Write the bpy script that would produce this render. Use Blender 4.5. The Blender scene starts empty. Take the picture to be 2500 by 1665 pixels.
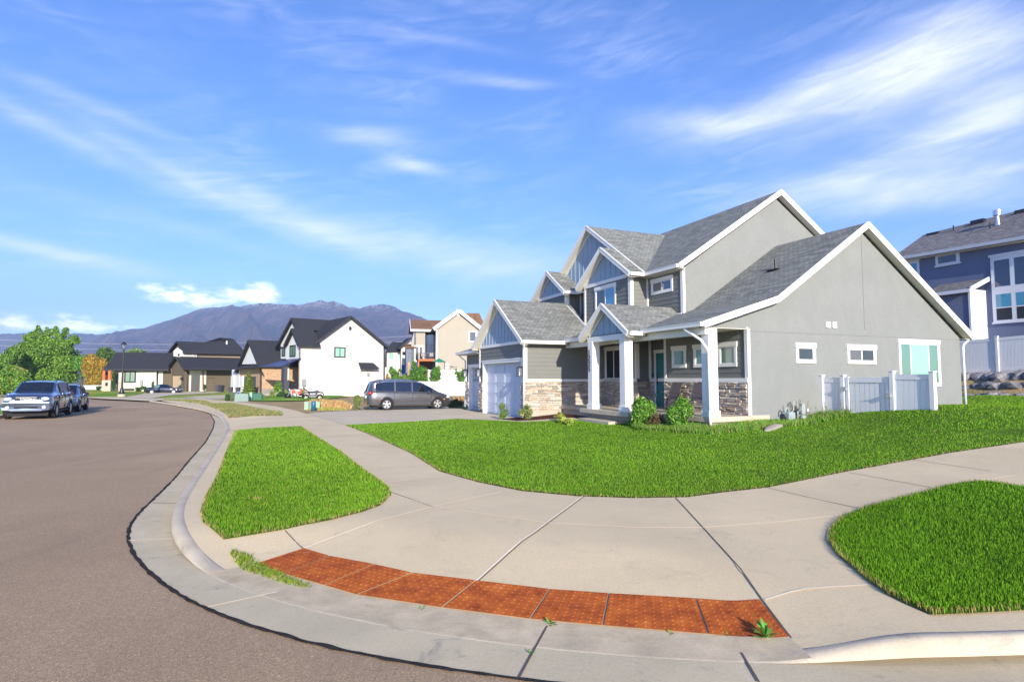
import bpy, bmesh, math, random
import numpy as np
from mathutils import Vector, Matrix
from mathutils.geometry import delaunay_2d_cdt
R=math.radians
scene=bpy.context.scene
COL=scene.collection
# ---------------- camera ----------------
FPX,PITCH,EYE=1416.0,0.06446,1.9
cam_d=bpy.data.cameras.new('camera'); cam=bpy.data.objects.new('camera',cam_d); COL.objects.link(cam)
cam.location=(0,0,EYE); cam.rotation_euler=(math.pi/2+PITCH,0,0)
cam_d.sensor_width=36; cam_d.lens=36*FPX/2500; cam_d.clip_start=.05; cam_d.clip_end=20000
scene.camera=cam
# ---------------- light ----------------
SUN_AZ=R(180-14.5)     # compass direction the light comes from, measured from +Y clockwise
SUN_EL=R(19)
sx,sy,sz=math.sin(SUN_AZ)*math.cos(SUN_EL),math.cos(SUN_AZ)*math.cos(SUN_EL),math.sin(SUN_EL)
sd=bpy.data.lights.new('sun','SUN'); sun=bpy.data.objects.new('sun',sd); COL.objects.link(sun)
sd.energy=4.4; sd.angle=R(.55); sd.color=(1.0,.90,.74)
sun.rotation_euler=Vector((sx,sy,sz)).to_track_quat('Z','Y').to_euler()
scene.view_settings.view_transform='Standard'; scene.view_settings.look='None'
scene.view_settings.exposure=0.72; scene.view_settings.gamma=1.0
scene.cycles.max_bounces=6; scene.cycles.transparent_max_bounces=12; scene.cycles.volume_bounces=0
scene.cycles.use_adaptive_sampling=True
w=bpy.data.worlds.new('World'); scene.world=w; w.use_nodes=True
nt=w.node_tree; nt.nodes.clear()
def N(t,**k):
    n=nt.nodes.new(t)
    for a,b in k.items():
        if a=='inp':
            for i,v in b.items(): n.inputs[i].default_value=v
        else: setattr(n,a,b)
    return n
def L(a,b): nt.links.new(a,b)
def M_(op,a,b=None,c=None):
    n=N('ShaderNodeMath',operation=op)
    for i,v in enumerate((a,b,c)):
        if v is None: continue
        if isinstance(v,(int,float)): n.inputs[i].default_value=v
        else: L(v,n.inputs[i])
    return n.outputs[0]
sky=N('ShaderNodeTexSky',sky_type='NISHITA',sun_disc=False,sun_elevation=SUN_EL,sun_rotation=SUN_AZ,altitude=1400,air_density=1.0,dust_density=.9,ozone_density=3.0)
hs=N('ShaderNodeHueSaturation'); hs.inputs['Hue'].default_value=.5; hs.inputs['Saturation'].default_value=1.17; hs.inputs['Value'].default_value=1.0
L(sky.outputs[0],hs.inputs['Color'])
tc=N('ShaderNodeTexCoord'); sep=N('ShaderNodeSeparateXYZ'); L(tc.outputs['Generated'],sep.inputs[0])
az=M_('MULTIPLY',M_('ARCTAN2',sep.outputs[0],sep.outputs[1]),57.2958)
el=M_('MULTIPLY',M_('ARCSINE',sep.outputs[2]),57.2958)
# soft cirrus and low cumulus placed by compass direction (deg) : az, el, half-width, half-height, tilt, strength, kind
def pxdir(x,y):
    c,s=math.cos(PITCH),math.sin(PITCH); d=((x-1250),c*FPX-s*(832.5-y),s*FPX+c*(832.5-y)); n=math.sqrt(sum(q*q for q in d))
    return math.degrees(math.atan2(d[0],d[1])),math.degrees(math.asin(d[2]/n))
CL=[ # x,y,wpx,hpx,tilt(px slope angle, + = down to right),strength, puffy
 (1215,196,95,14,4,.75,0),(905,330,85,22,-6,.8,0),(1010,408,60,17,8,.55,0),
 (1700,298,150,36,6,.55,0),(1880,262,210,38,-14,.6,0),(2110,215,240,85,-20,.62,0),(2280,140,170,80,-22,.7,0),(2440,240,150,70,0,.5,0),
 (2330,345,290,90,-8,.8,0),(2080,425,240,36,-9,.7,0),(2300,450,280,36,2,.7,0),(2260,500,210,22,3,.4,0),(2420,300,140,40,-12,.4,0),
 (150,330,280,26,18,.36,0),(420,420,240,22,22,.32,0),(700,520,260,34,20,.36,0),(1040,610,290,44,9,.50,0),(1250,640,180,30,2,.35,0),
 (130,610,280,20,7,.42,0),(60,590,160,14,6,.35,0),(230,260,200,18,10,.25,0),(1100,105,140,12,6,.22,0),(430,560,260,22,10,.22,0),(2470,90,120,60,-20,.28,0),(1560,640,200,26,-4,.2,0),
 (425,716,95,30,3,.85,1),(622,718,60,30,4,1.15,1),(520,738,70,18,0,.45,1),(30,782,60,20,0,.7,1),(190,790,62,24,12,.85,1),(300,800,45,9,0,.6,1),(100,800,100,12,0,.4,1)]
mp=N('ShaderNodeCombineXYZ'); L(M_('MULTIPLY',az,.045),mp.inputs[0]); L(M_('MULTIPLY',el,.13),mp.inputs[1])
nz=N('ShaderNodeTexNoise',inp={'Scale':1.5,'Detail':7.0,'Roughness':.52,'Distortion':.45}); L(mp.outputs[0],nz.inputs['Vector'])
mp2=N('ShaderNodeCombineXYZ'); L(M_('MULTIPLY',az,.14),mp2.inputs[0]); L(M_('MULTIPLY',el,.32),mp2.inputs[1])
nzp=N('ShaderNodeTexNoise',inp={'Scale':3.6,'Detail':9.0,'Roughness':.62}); L(mp2.outputs[0],nzp.inputs['Vector'])
nw=N('ShaderNodeTexNoise',inp={'Scale':1.3,'Detail':3.0}); L(mp.outputs[0],nw.inputs['Vector'])
wob=M_('MULTIPLY',M_('SUBTRACT',nw.outputs[0],.5),9.0)
tot={0:None,1:None}
for x,y,wp,hp,t,st,k in CL:
    a0,e0=pxdir(x,y); a1,e1=pxdir(x+wp,y); a2,e2=pxdir(x,y-hp)
    wa=abs(a1-a0); he=abs(e2-e0); ct,stn=math.cos(R(t)),math.sin(R(t))
    da=M_('SUBTRACT',az,a0); de=M_('SUBTRACT',M_('ADD',el,M_('MULTIPLY',wob,.16 if k==0 else .1)),e0)
    p=M_('DIVIDE',M_('SUBTRACT',M_('MULTIPLY',da,ct),M_('MULTIPLY',de,stn)),wa)
    q=M_('DIVIDE',M_('ADD',M_('MULTIPLY',da,stn),M_('MULTIPLY',de,ct)),he)
    g=M_('MULTIPLY',M_('EXPONENT',M_('MULTIPLY',M_('ADD',M_('MULTIPLY',p,p),M_('MULTIPLY',q,q)),-.9)),st)
    tot[k]=g if tot[k] is None else M_('ADD',tot[k],g)
def smooth(v,a,b):
    n=N('ShaderNodeMapRange',interpolation_type='SMOOTHSTEP'); n.inputs[1].default_value=a; n.inputs[2].default_value=b; L(v,n.inputs[0]); return n.outputs[0]
mp3=N('ShaderNodeCombineXYZ'); L(M_('ADD',M_('MULTIPLY',az,.05),M_('MULTIPLY',el,.03)),mp3.inputs[0]); L(M_('ADD',M_('MULTIPLY',el,.30),M_('MULTIPLY',az,-.05)),mp3.inputs[1])
fb=N('ShaderNodeTexNoise',inp={'Scale':2.6,'Detail':11.0,'Roughness':.62,'Distortion':.9}); L(mp3.outputs[0],fb.inputs['Vector'])
cir=M_('MULTIPLY',tot[0],M_('ADD',M_('MULTIPLY',smooth(nz.outputs[0],.05,.75),.74),M_('MULTIPLY',smooth(fb.outputs[0],.28,.78),.22)))
cir=M_('MINIMUM',M_('MULTIPLY',cir,.84),.62)
pf=smooth(M_('MULTIPLY',tot[1],M_('ADD',smooth(nzp.outputs[0],.25,.72),.25)),.20,.95)
veil=M_('MULTIPLY',M_('MULTIPLY',smooth(nz.outputs[0],.35,.80),smooth(fb.outputs[0],.3,.75)),.24)
dens=M_('MINIMUM',M_('ADD',cir,veil),.9)
dens=M_('MULTIPLY',dens,smooth(sep.outputs[2],.0,.03))
tn=N('ShaderNodeMix',data_type='RGBA',blend_type='MULTIPLY'); tn.inputs[0].default_value=1.0; L(hs.outputs[0],tn.inputs[6]); tn.inputs[7].default_value=(.93,.945,1.24,1)
mx=N('ShaderNodeMix',data_type='RGBA'); L(dens,mx.inputs[0]); L(tn.outputs[2],mx.inputs[6]); mx.inputs[7].default_value=(6.8,6.8,7.3,1)
mx0=mx; mx=N('ShaderNodeMix',data_type='RGBA'); L(M_('MULTIPLY',pf,.9),mx.inputs[0]); L(mx0.outputs[2],mx.inputs[6]); mx.inputs[7].default_value=(12.0,12.2,12.8,1)
bg=N('ShaderNodeBackground'); bg.inputs[1].default_value=.145; L(mx.outputs[2],bg.inputs[0])
out=N('ShaderNodeOutputWorld'); L(bg.outputs[0],out.inputs[0])

# ---------------- geometry helpers ----------------
cP,sP=math.cos(PITCH),math.sin(PITCH)
def ray(x,y):
    a,b,c=x-1250.0,FPX,832.5-y; return np.array([a,cP*b-sP*c,sP*b+cP*c])
TILT=-.004
def zt(X,Y): return TILT*max(Y-4,0)
def at(x,y,h=0.0):
    """photo measurement -> point on the gently falling street plane at height h"""
    r=ray(x,y); t=(h-TILT*4-EYE)/(r[2]-TILT*r[1])
    p=r*t; 
    return np.array([p[0],p[1],p[2]+EYE])
class Fr:
    """a building's own frame: local x = along its right-receding side, local y = along its left-receding side"""
    def __init__(s,X,Y,yaw,z=0.0):
        s.o=np.array([X,Y,z]); s.yaw=yaw; s.V=np.array([math.cos(yaw),math.sin(yaw),0]); s.U=np.array([-math.sin(yaw),math.cos(yaw),0])
    def loc(s,p): d=p-s.o; return (float(d@s.V),float(d@s.U),float(d[2]))
    def _h(s,n,k,x,y):
        r=ray(x,y); t=(s.o@n+k-EYE*n[2])/(r@n); return s.loc(r*t+np.array([0,0,EYE]))
    def y(s,k,x,y_): return s._h(s.U,k,x,y_)
    def x(s,k,x_,y): return s._h(s.V,k,x_,y)
    def z(s,k,x,y):
        r=ray(x,y); t=(k+s.o[2]-EYE)/r[2]; return s.loc(r*t+np.array([0,0,EYE]))
    def w(s,x,y,z): return s.o+s.V*x+s.U*y+np.array([0,0,z])
class B:
    """collects faces; build() links them as one mesh object"""
    def __init__(s): s.v=[]; s.f=[]; s.c=[]; s.cur=None; s.gr=[]
    def add(s,vs,fs,c=None):
        n=len(s.v); f0=len(s.f); s.v+= [tuple(map(float,p)) for p in vs]; s.f+=[tuple(i+n for i in f) for f in fs]; s.c+=[c if c is not None else s.cur]*len(fs); s.gr.append((n,len(s.v),f0,len(s.f))); return s
    def box(s,x0,x1,y0,y1,z0,z1,c=None):
        x0,x1=min(x0,x1),max(x0,x1); y0,y1=min(y0,y1),max(y0,y1); z0,z1=min(z0,z1),max(z0,z1)
        v=[(x0,y0,z0),(x1,y0,z0),(x1,y1,z0),(x0,y1,z0),(x0,y0,z1),(x1,y0,z1),(x1,y1,z1),(x0,y1,z1)]
        return s.add(v,[(0,3,2,1),(4,5,6,7),(0,1,5,4),(1,2,6,5),(2,3,7,6),(3,0,4,7)],c)
    def split(s,name,mat,parent=None,**kw):
        for a0,a1,f0,f1 in s.gr:
            q=B(); q.v=s.v[a0:a1]; q.f=[tuple(i-a0 for i in f) for f in s.f[f0:f1]]; q.c=s.c[f0:f1]; q.build(name,mat,parent,**kw)
    def poly(s,p,c=None): return s.add(p,[tuple(range(len(p)))],c)
    def prism(s,p,d,c=None):
        d=np.array(d,float); n=len(p); p=[np.array(q,float) for q in p]
        return s.add(p+[q+d for q in p],[tuple(range(n))[::-1],tuple(range(n,2*n))]+[(i,(i+1)%n,n+(i+1)%n,n+i) for i in range(n)],c)
    def beam(s,a,b,w,h,up=(0,0,1),c=None):
        """rectangular bar from a to b; w sideways, h along up"""
        a=Vector(a);b=Vector(b);d=(b-a).normalized();up=Vector(up);sd_=d.cross(up)
        if sd_.length<1e-4: sd_=d.cross(Vector((1,0,0)))
        sd_.normalize(); up=sd_.cross(d).normalized(); v=[]
        for q in (a,b):
            for i,j in ((-1,-1),(1,-1),(1,1),(-1,1)): v.append(q+sd_*(i*w/2)+up*(j*h/2))
        return s.add(v,[(0,1,2,3),(7,6,5,4),(0,4,5,1),(1,5,6,2),(2,6,7,3),(3,7,4,0)],c)
    def tube(s,pts,r,n=8,c=None,cap=True):
        pts=[Vector(p) for p in pts]; rs=r if isinstance(r,(list,tuple)) else [r]*len(pts); v=[];f=[]
        up=None
        for i,p in enumerate(pts):
            d=(pts[min(i+1,len(pts)-1)]-pts[max(i-1,0)]).normalized()
            a=d.orthogonal() if up is None else (up-d*up.dot(d))
            if a.length<1e-5: a=d.orthogonal()
            a.normalize(); up=a; b=d.cross(a)
            for k in range(n):
                t=2*math.pi*k/n; v.append(p+(a*math.cos(t)+b*math.sin(t))*rs[i])
        for i in range(len(pts)-1):
            for k in range(n): f.append((i*n+k,i*n+(k+1)%n,(i+1)*n+(k+1)%n,(i+1)*n+k))
        if cap: f+=[tuple(range(n))[::-1],tuple(range((len(pts)-1)*n,len(pts)*n))]
        return s.add(v,f,c)
    def lathe(s,prof,n=16,o=(0,0,0),ax='z',c=None,cap=True):
        v=[];f=[]
        for r_,h in prof:
            for k in range(n):
                t=2*math.pi*k/n; x,y=r_*math.cos(t),r_*math.sin(t)
                q={'z':(x,y,h),'x':(h,x,y),'y':(x,h,y)}[ax]; v.append((q[0]+o[0],q[1]+o[1],q[2]+o[2]))
        m=len(prof)
        for i in range(m-1):
            for k in range(n): f.append((i*n+k,i*n+(k+1)%n,(i+1)*n+(k+1)%n,(i+1)*n+k))
        if cap: f+=[tuple(range(n))[::-1],tuple(range((m-1)*n,m*n))]
        return s.add(v,f,c)
    def blob(s,o,r,seed=0,amp=.25,n=2,c=None,flat=None):
        bm=bmesh.new(); bmesh.ops.create_icosphere(bm,subdivisions=n,radius=1); rnd=random.Random(seed)
        k=[(Vector((rnd.gauss(0,1),rnd.gauss(0,1),rnd.gauss(0,1))).normalized(),rnd.uniform(-amp,amp)) for _ in range(9)]
        v=[]
        for q in bm.verts:
            d=q.co.normalized(); m=1+sum(a*max(0,d.dot(e))**3 for e,a in k)
            v.append((o[0]+d.x*m*r[0],o[1]+d.y*m*r[1],o[2]+d.z*m*r[2]))
        s.add(v,[tuple(q.index for q in f.verts) for f in bm.faces],c); bm.free(); return s
    def build(s,name,mat,parent=None,smooth=False,fix=True,bevel=0,auto=None,uv=True,**kw):
        me=bpy.data.meshes.new(name); me.from_pydata(s.v,[],s.f); me.update()
        if fix:
            bm=bmesh.new(); bm.from_mesh(me); bmesh.ops.recalc_face_normals(bm,faces=bm.faces); bm.to_mesh(me); bm.free()
        if any(c is not None for c in s.c):
            at_=me.color_attributes.new('Col','FLOAT_COLOR','CORNER'); arr=np.ones((len(me.loops),4),np.float32)
            ls=np.zeros(len(me.polygons),np.int32); lt=np.zeros(len(me.polygons),np.int32)
            me.polygons.foreach_get('loop_start',ls); me.polygons.foreach_get('loop_total',lt)
            cc=np.array([c if c is not None else (1,1,1) for c in s.c],np.float32)
            arr[:,:3]=np.repeat(cc,lt,axis=0); at_.data.foreach_set('color',arr.ravel())
        if uv: uvbox(me)
        me.materials.append(mat)
        o=bpy.data.objects.new(name,me); COL.objects.link(o)
        if parent is not None: o.parent=parent
        if bevel:
            m=o.modifiers.new('b','BEVEL'); m.width=bevel; m.segments=2; m.limit_method='ANGLE'; m.angle_limit=R(40)
        if smooth: me.polygons.foreach_set('use_smooth',[True]*len(me.polygons))
        if auto is not None: me.set_sharp_from_angle(angle=R(auto))
        for k,v in kw.items(): o[k]=v
        return o
def uvbox(me):
    nf=len(me.polygons); nl=len(me.loops)
    if not nf: return
    nrm=np.zeros(nf*3,np.float32); me.polygons.foreach_get('normal',nrm); nrm=nrm.reshape(-1,3)
    lt=np.zeros(nf,np.int32); me.polygons.foreach_get('loop_total',lt)
    vi=np.zeros(nl,np.int32); me.loops.foreach_get('vertex_index',vi)
    co=np.zeros(len(me.vertices)*3,np.float32); me.vertices.foreach_get('co',co); co=co.reshape(-1,3)
    t=np.stack([-nrm[:,1],nrm[:,0],np.zeros(nf,np.float32)],1); l=np.linalg.norm(t,axis=1); flat=l<.02
    t[flat]=(1,0,0); l[flat]=1; t/=l[:,None]; b=np.cross(nrm,t)
    T=np.repeat(t,lt,0); Bb=np.repeat(b,lt,0); P=co[vi]
    uv=np.stack([(P*T).sum(1),(P*Bb).sum(1)],1).astype(np.float32)
    me.uv_layers.new(name='UV').data.foreach_set('uv',uv.ravel())
def empty(name,loc,yaw=0,label=None,cat=None,group=None):
    o=bpy.data.objects.new(name,None); COL.objects.link(o); o.location=loc; o.rotation_euler=(0,0,yaw); o.empty_display_size=.3
    return tag(o,label,cat,group)
def tag(o,label=None,cat=None,group=None,kind=None):
    if label: o['label']=label
    if cat: o['category']=cat
    if group: o['group']=group
    if kind: o['kind']=kind
    return o
KIDS={}
def copy_tree(o,parent=None,label=None,loc=None,yaw=None):
    c=o.copy(); COL.objects.link(c); c.parent=parent
    if label: c['label']=label
    if loc is not None: c.location=loc
    if yaw is not None: c.rotation_euler=(0,0,yaw)
    for ch in [q for q in bpy.data.objects if q.parent==o]: 
        if ch is not c: copy_tree(ch,c)
    return c
# ---------------- materials ----------------
MATS={}
def mat(name,col=(.5,.5,.5),rough=.8,spec=.3,metal=0,bump=None,var=None,attr=False,fn=None,coat=0,trans=0,alpha=None,emit=None):
    if name in MATS: return MATS[name]
    global nt
    m=bpy.data.materials.new(name); m.use_nodes=True; old=nt; nt=m.node_tree; b=nt.nodes['Principled BSDF']
    b.inputs['Base Color'].default_value=(*col,1); b.inputs['Roughness'].default_value=rough; b.inputs['Specular IOR Level'].default_value=spec; b.inputs['Metallic'].default_value=metal
    b.inputs['Coat Weight'].default_value=coat; b.inputs['Coat Roughness'].default_value=.04
    if trans: b.inputs['Transmission Weight'].default_value=trans
    if alpha is not None: b.inputs['Alpha'].default_value=alpha
    tcn=N('ShaderNodeTexCoord'); src=tcn.outputs['Object']
    colout=None
    if attr:
        a=N('ShaderNodeAttribute',attribute_name='Col'); colout=a.outputs['Color']
    if var: # (scale, amount) soft tone variation
        n=N('ShaderNodeTexNoise',inp={'Scale':var[0],'Detail':5.0,'Roughness':.6}); L(src,n.inputs['Vector'])
        mr=N('ShaderNodeMapRange'); mr.inputs[1].default_value=.25; mr.inputs[2].default_value=.75; mr.inputs[3].default_value=1-var[1]; mr.inputs[4].default_value=1+var[1]; L(n.outputs[0],mr.inputs[0])
        vm=N('ShaderNodeVectorMath',operation='SCALE')
        if colout is None: vm.inputs[0].default_value=col
        else: L(colout,vm.inputs[0])
        L(mr.outputs[0],vm.inputs['Scale']); colout=vm.outputs[0]
    if colout is not None: L(colout,b.inputs['Base Color'])
    if bump: # (scale, strength, distance)
        n=N('ShaderNodeTexNoise',inp={'Scale':bump[0],'Detail':4.0}); L(src,n.inputs['Vector'])
        bp=N('ShaderNodeBump',inp={'Strength':bump[1],'Distance':bump[2]}); L(n.outputs[0],bp.inputs['Height']); L(bp.outputs[0],b.inputs['Normal'])
    if fn: fn(b,tcn)
    nt=old; MATS[name]=m; return m
def ramp(fac,stops):
    r=N('ShaderNodeValToRGB'); e=r.color_ramp.elements
    while len(e)<len(stops): e.new(.5)
    for q,(p,c) in zip(e,stops): q.position=p; q.color=(*c,1)
    L(fac,r.inputs[0]); return r.outputs[0]
def mixc(fac,a,b,mode='MIX'):
    n=N('ShaderNodeMix',data_type='RGBA',blend_type=mode)
    for i,v in ((0,fac),(6,a),(7,b)):
        if isinstance(v,(int,float)): n.inputs[i].default_value=v
        elif isinstance(v,tuple): n.inputs[i].default_value=(*v,1)
        else: L(v,n.inputs[i])
    return n.outputs[2]
def noise(src,scale,detail=4.0,rough=.55,dist=0.0):
    n=N('ShaderNodeTexNoise',inp={'Scale':scale,'Detail':detail,'Roughness':rough,'Distortion':dist}); L(src,n.inputs['Vector']); return n.outputs[0]
def bumpn(b,h,strength,dist,prev=None):
    n=N('ShaderNodeBump',inp={'Strength':strength,'Distance':dist}); L(h,n.inputs['Height'])
    if prev is not None: L(prev,n.inputs['Normal'])
    L(n.outputs[0],b.inputs['Normal']); return n.outputs[0]
def shingles(name,c1,c2,gap):
    def fn(b,tcn):
        uv=tcn.outputs['UV']
        br=N('ShaderNodeTexBrick',offset=.37,offset_frequency=2,squash=1.0,inp={'Scale':1.0,'Mortar Size':.010,'Mortar Smooth':.3,'Bias':-.1,'Brick Width':.21,'Row Height':.145}); L(uv,br.inputs['Vector'])
        br.inputs['Color1'].default_value=(*c1,1); br.inputs['Color2'].default_value=(*c2,1); br.inputs['Mortar'].default_value=(*gap,1)
        br2=N('ShaderNodeTexBrick',offset=.61,offset_frequency=3,inp={'Scale':1.0,'Mortar Size':.0,'Brick Width':.34,'Row Height':.145}); L(uv,br2.inputs['Vector'])
        br2.inputs['Color1'].default_value=(.82,.82,.83,1); br2.inputs['Color2'].default_value=(1.16,1.16,1.15,1); br2.inputs['Mortar'].default_value=(1,1,1,1)
        c=mixc(1.0,br.outputs[0],br2.outputs[0],'MULTIPLY')
        g=ramp(noise(tcn.outputs['Object'],60,3),[(.3,(.8,.8,.8)),(.7,(1.2,1.2,1.2))])
        L(mixc(.7,c,g,'MULTIPLY'),b.inputs['Base Color'])
        sp=N('ShaderNodeSeparateXYZ'); L(uv,sp.inputs[0])
        saw=M_('FRACT',M_('DIVIDE',sp.outputs[1],.145))
        h=M_('ADD',M_('MULTIPLY',M_('SUBTRACT',1.0,saw),1.0),M_('MULTIPLY',br2.outputs[1],.0))
        h=M_('ADD',h,M_('MULTIPLY',noise(tcn.outputs['Object'],35,2),.5))
        bumpn(b,h,.8,.014)
    return mat(name,c1,.92,.15,fn=fn)
MS=shingles('gray_shingles',(.185,.194,.180),(.270,.280,.257),(.07,.073,.066))
MSB=shingles('blue_gray_shingles',(.15,.145,.15),(.25,.24,.245),(.07,.07,.07))
MSR=shingles('brown_shingles',(.16,.095,.06),(.25,.15,.095),(.1,.05,.03))
MSD=mat('charcoal_shingles',(.032,.034,.042),.9,.2,var=(9,.3),bump=(40,.5,.02))
def stucco(name,c,amt=.07):
    def fn(b,tcn):
        o=tcn.outputs['Object']
        mpn=N('ShaderNodeMapping'); mpn.inputs['Scale'].default_value=(1,1,.7); L(o,mpn.inputs[0])
        n1=ramp(noise(mpn.outputs[0],1.1,6,.65,.4),[(.28,tuple(q*(1-amt) for q in c)),(.72,tuple(q*(1+amt) for q in c))])
        n2=ramp(noise(o,9,3),[(.3,(.96,.96,.96)),(.7,(1.03,1.03,1.03))])
        L(mixc(1.0,n1,n2,'MULTIPLY'),b.inputs['Base Color'])
        bumpn(b,noise(o,140,3),.35,.004)
    return mat(name,c,.9,.15,fn=fn)
MST=stucco('gray_stucco',(.222,.234,.228),.07); MSTB=stucco('blue_stucco',(.13,.16,.26)); MSTW=stucco('white_stucco',(.60,.575,.52),.03); MSTT=stucco('beige_stucco',(.37,.34,.28),.03)
MBR=stucco('brown_stucco',(.13,.105,.075),.04)
MW=mat('white_trim',(.78,.77,.74),.5,.35,var=(3,.02)); MWH=mat('white_vinyl',(.74,.75,.77),.4,.4,var=(2,.02))
MSD1=mat('gray_siding',(.175,.182,.170),.7,.25,var=(5,.06),bump=(60,.15,.003))
MBT=mat('batten_board',(.30,.39,.49),.7,.25,var=(5,.05))
MGD=mat('garage_door_paint',(.50,.56,.66),.45,.35,var=(3,.02),bump=(90,.1,.003))
MST2=mat('ledger_stone',(.4,.35,.3),.9,.2,attr=True,var=(14,.25),bump=(35,.8,.012))
MMOR=mat('stone_mortar',(.22,.2,.18),.95,.1,var=(20,.2))
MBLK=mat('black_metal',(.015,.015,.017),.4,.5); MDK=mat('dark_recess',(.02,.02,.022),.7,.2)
MRUB=mat('tyre_rubber',(.022,.022,.023),.85,.2,bump=(60,.3,.004))
def glassm(name,c,rough=.06): return mat(name,c,rough,.9,coat=.6)
MGL=glassm('dark_glass',(.015,.02,.025)); MGG=glassm('green_glass',(.10,.22,.17),.1); MGB=glassm('blue_glass',(.02,.055,.12),.05); MGBL=glassm('bright_blue_glass',(.035,.22,.42),.08); MGW=glassm('pale_green_glass',(.26,.52,.38),.3); MGM=glassm('mesh_screen',(.10,.10,.11),.5)
def concrete(name,c,amt=.1,sc=.6,stain=None):
    def fn(b,tcn):
        o=tcn.outputs['Object']
        a=ramp(noise(o,sc,6,.6,.3),[(.3,tuple(q*(1-amt) for q in c)),(.7,tuple(q*(1+amt) for q in c))])
        g=ramp(noise(o,45,4,.7),[(.3,(.9,.9,.9)),(.7,(1.08,1.08,1.08))])
        a=mixc(1.0,a,g,'MULTIPLY')
        if stain: a=mixc(M_('MULTIPLY',smooth(noise(o,2.3,6,.7,1.2),.55,.72),.55),a,stain)
        vo=N('ShaderNodeTexVoronoi',feature='DISTANCE_TO_EDGE'); vo.inputs['Scale'].default_value=.45; 
        wv=N('ShaderNodeVectorMath',operation='ADD'); nn=N('ShaderNodeTexNoise',inp={'Scale':1.5,'Detail':5.0}); L(o,nn.inputs['Vector']); L(o,wv.inputs[0]); L(nn.outputs[1],wv.inputs[1]); L(wv.outputs[0],vo.inputs['Vector'])
        sp=smooth(noise(o,160,2,.5),.70,.76)
        a=mixc(M_('MULTIPLY',sp,.35),a,(.12,.11,.10))
        L(a,b.inputs['Base Color']); bm_=N('ShaderNodeMapping'); bm_.inputs['Scale'].default_value=(12,190,12); bm_.inputs['Rotation'].default_value=(0,0,.5); L(o,bm_.inputs[0]); bumpn(b,M_('ADD',M_('ADD',noise(o,220,3),noise(bm_.outputs[0],1,2)),M_('MULTIPLY',noise(o,22,3),.8)),.45,.004)
    return mat(name,c,.9,.2,fn=fn)
MCO=concrete('sidewalk_concrete',(.66,.53,.33),.10,.45,(.47,.39,.27)); MCG=concrete('gutter_concrete',(.55,.465,.31),.12,.9,(.21,.19,.17)); MCK=concrete('kerb_concrete',(.50,.435,.33),.14,1.6,(.24,.22,.20))
MCD=concrete('driveway_concrete',(.58,.49,.34),.08,.5,(.33,.31,.29)); MCJ=mat('joint_light',(.85,.74,.55),.9); MCJD=mat('joint_dark',(.10,.09,.08),.95)
MFO=mat('foundation_concrete',(.42,.38,.31),.9,var=(3,.1),bump=(40,.3,.005))
def asphalt():
    def fn(b,tcn):
        o=tcn.outputs['Object']
        base=ramp(noise(o,.22,5,.6,.5),[(.28,(.345,.245,.15)),(.72,(.465,.335,.205))])
        vo=N('ShaderNodeTexVoronoi'); vo.inputs['Scale'].default_value=130; L(o,vo.inputs['Vector'])
        sp=ramp(vo.outputs['Color'],[(.0,(.45,.44,.45)),(.5,(.95,.93,.9)),(.86,(1.25,1.2,1.12)),(1.0,(2.5,2.35,2.1))])
        a=mixc(.85,base,sp,'MULTIPLY')
        wp_=N('ShaderNodeMapping'); wp_.inputs['Rotation'].default_value=(0,0,.35); wp_.inputs['Scale'].default_value=(.9,.12,1); L(o,wp_.inputs[0])
        a=mixc(M_('MULTIPLY',smooth(noise(wp_.outputs[0],1.0,4,.6),.5,.7),.22),a,(.17,.12,.09))
        a=mixc(M_('MULTIPLY',smooth(noise(o,1.1,7,.75,1.5),.68,.74),.35),a,(.10,.08,.07))
        L(a,b.inputs['Base Color'])
        bumpn(b,M_('ADD',vo.outputs[0],M_('MULTIPLY',noise(o,30,3),.6)),.5,.007)
    return mat('asphalt',(.13,.1,.09),.88,.3,fn=fn)
MAS=asphalt(); MTAR=mat('tar',(.035,.032,.03),.95,.1,var=(12,.4),bump=(25,.8,.02))
def rust():
    def fn(b,tcn):
        o=tcn.outputs['Object']
        a=ramp(noise(o,6,6,.7),[(.3,(.22,.044,.012)),(.5,(.40,.092,.017)),(.62,(.50,.13,.022)),(.78,(.56,.20,.06))])
        a=mixc(smooth(noise(o,13,5,.7),.68,.72),a,(.5,.42,.34))
        L(a,b.inputs['Base Color']); bumpn(b,noise(o,150,3),.5,.004)
    return mat('rusted_iron',(.3,.08,.02),.9,.2,fn=fn)
MRU=rust()
MGR=mat('grass_blades',(.06,.14,.02),.8,.06,attr=True)
def _tr(b,tcn): b.inputs['Subsurface Weight'].default_value=0
MTURF=mat('turf_soil',(.07,.145,.012),.95,.1,var=(2.0,.35),bump=(60,.8,.02))
MLF=mat('leaves',(.06,.13,.02),.55,.25,attr=True,var=(1.2,.12)); MBK=mat('bark',(.09,.065,.045),.95,.1,bump=(12,.8,.02),var=(6,.3))
MMU=mat('mulch',(.10,.035,.02),.95,.1,var=(25,.6),bump=(40,1,.04)); 
def dirt(name,a_,b_,c_,sc=.8):
    def fn(b,tcn):
        o=tcn.outputs['Object']
        L(ramp(noise(o,sc,8,.72),[(.32,a_),(.5,b_),(.68,c_)]),b.inputs['Base Color']); bumpn(b,noise(o,9,5),.8,.06)
    return mat(name,b_,.95,.1,fn=fn)
MDI=dirt('weedy_dirt',(.14,.19,.05),(.40,.28,.14),(.52,.36,.20)); MLG=dirt('far_lawn',(.20,.27,.035),(.28,.34,.045),(.36,.36,.06),.3); MLG2=dirt('far_green_lawn',(.11,.24,.02),(.16,.31,.03),(.22,.35,.045),.3)
MGND=dirt('valley_ground',(.10,.13,.05),(.17,.17,.08),(.22,.19,.11),.05)
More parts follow.
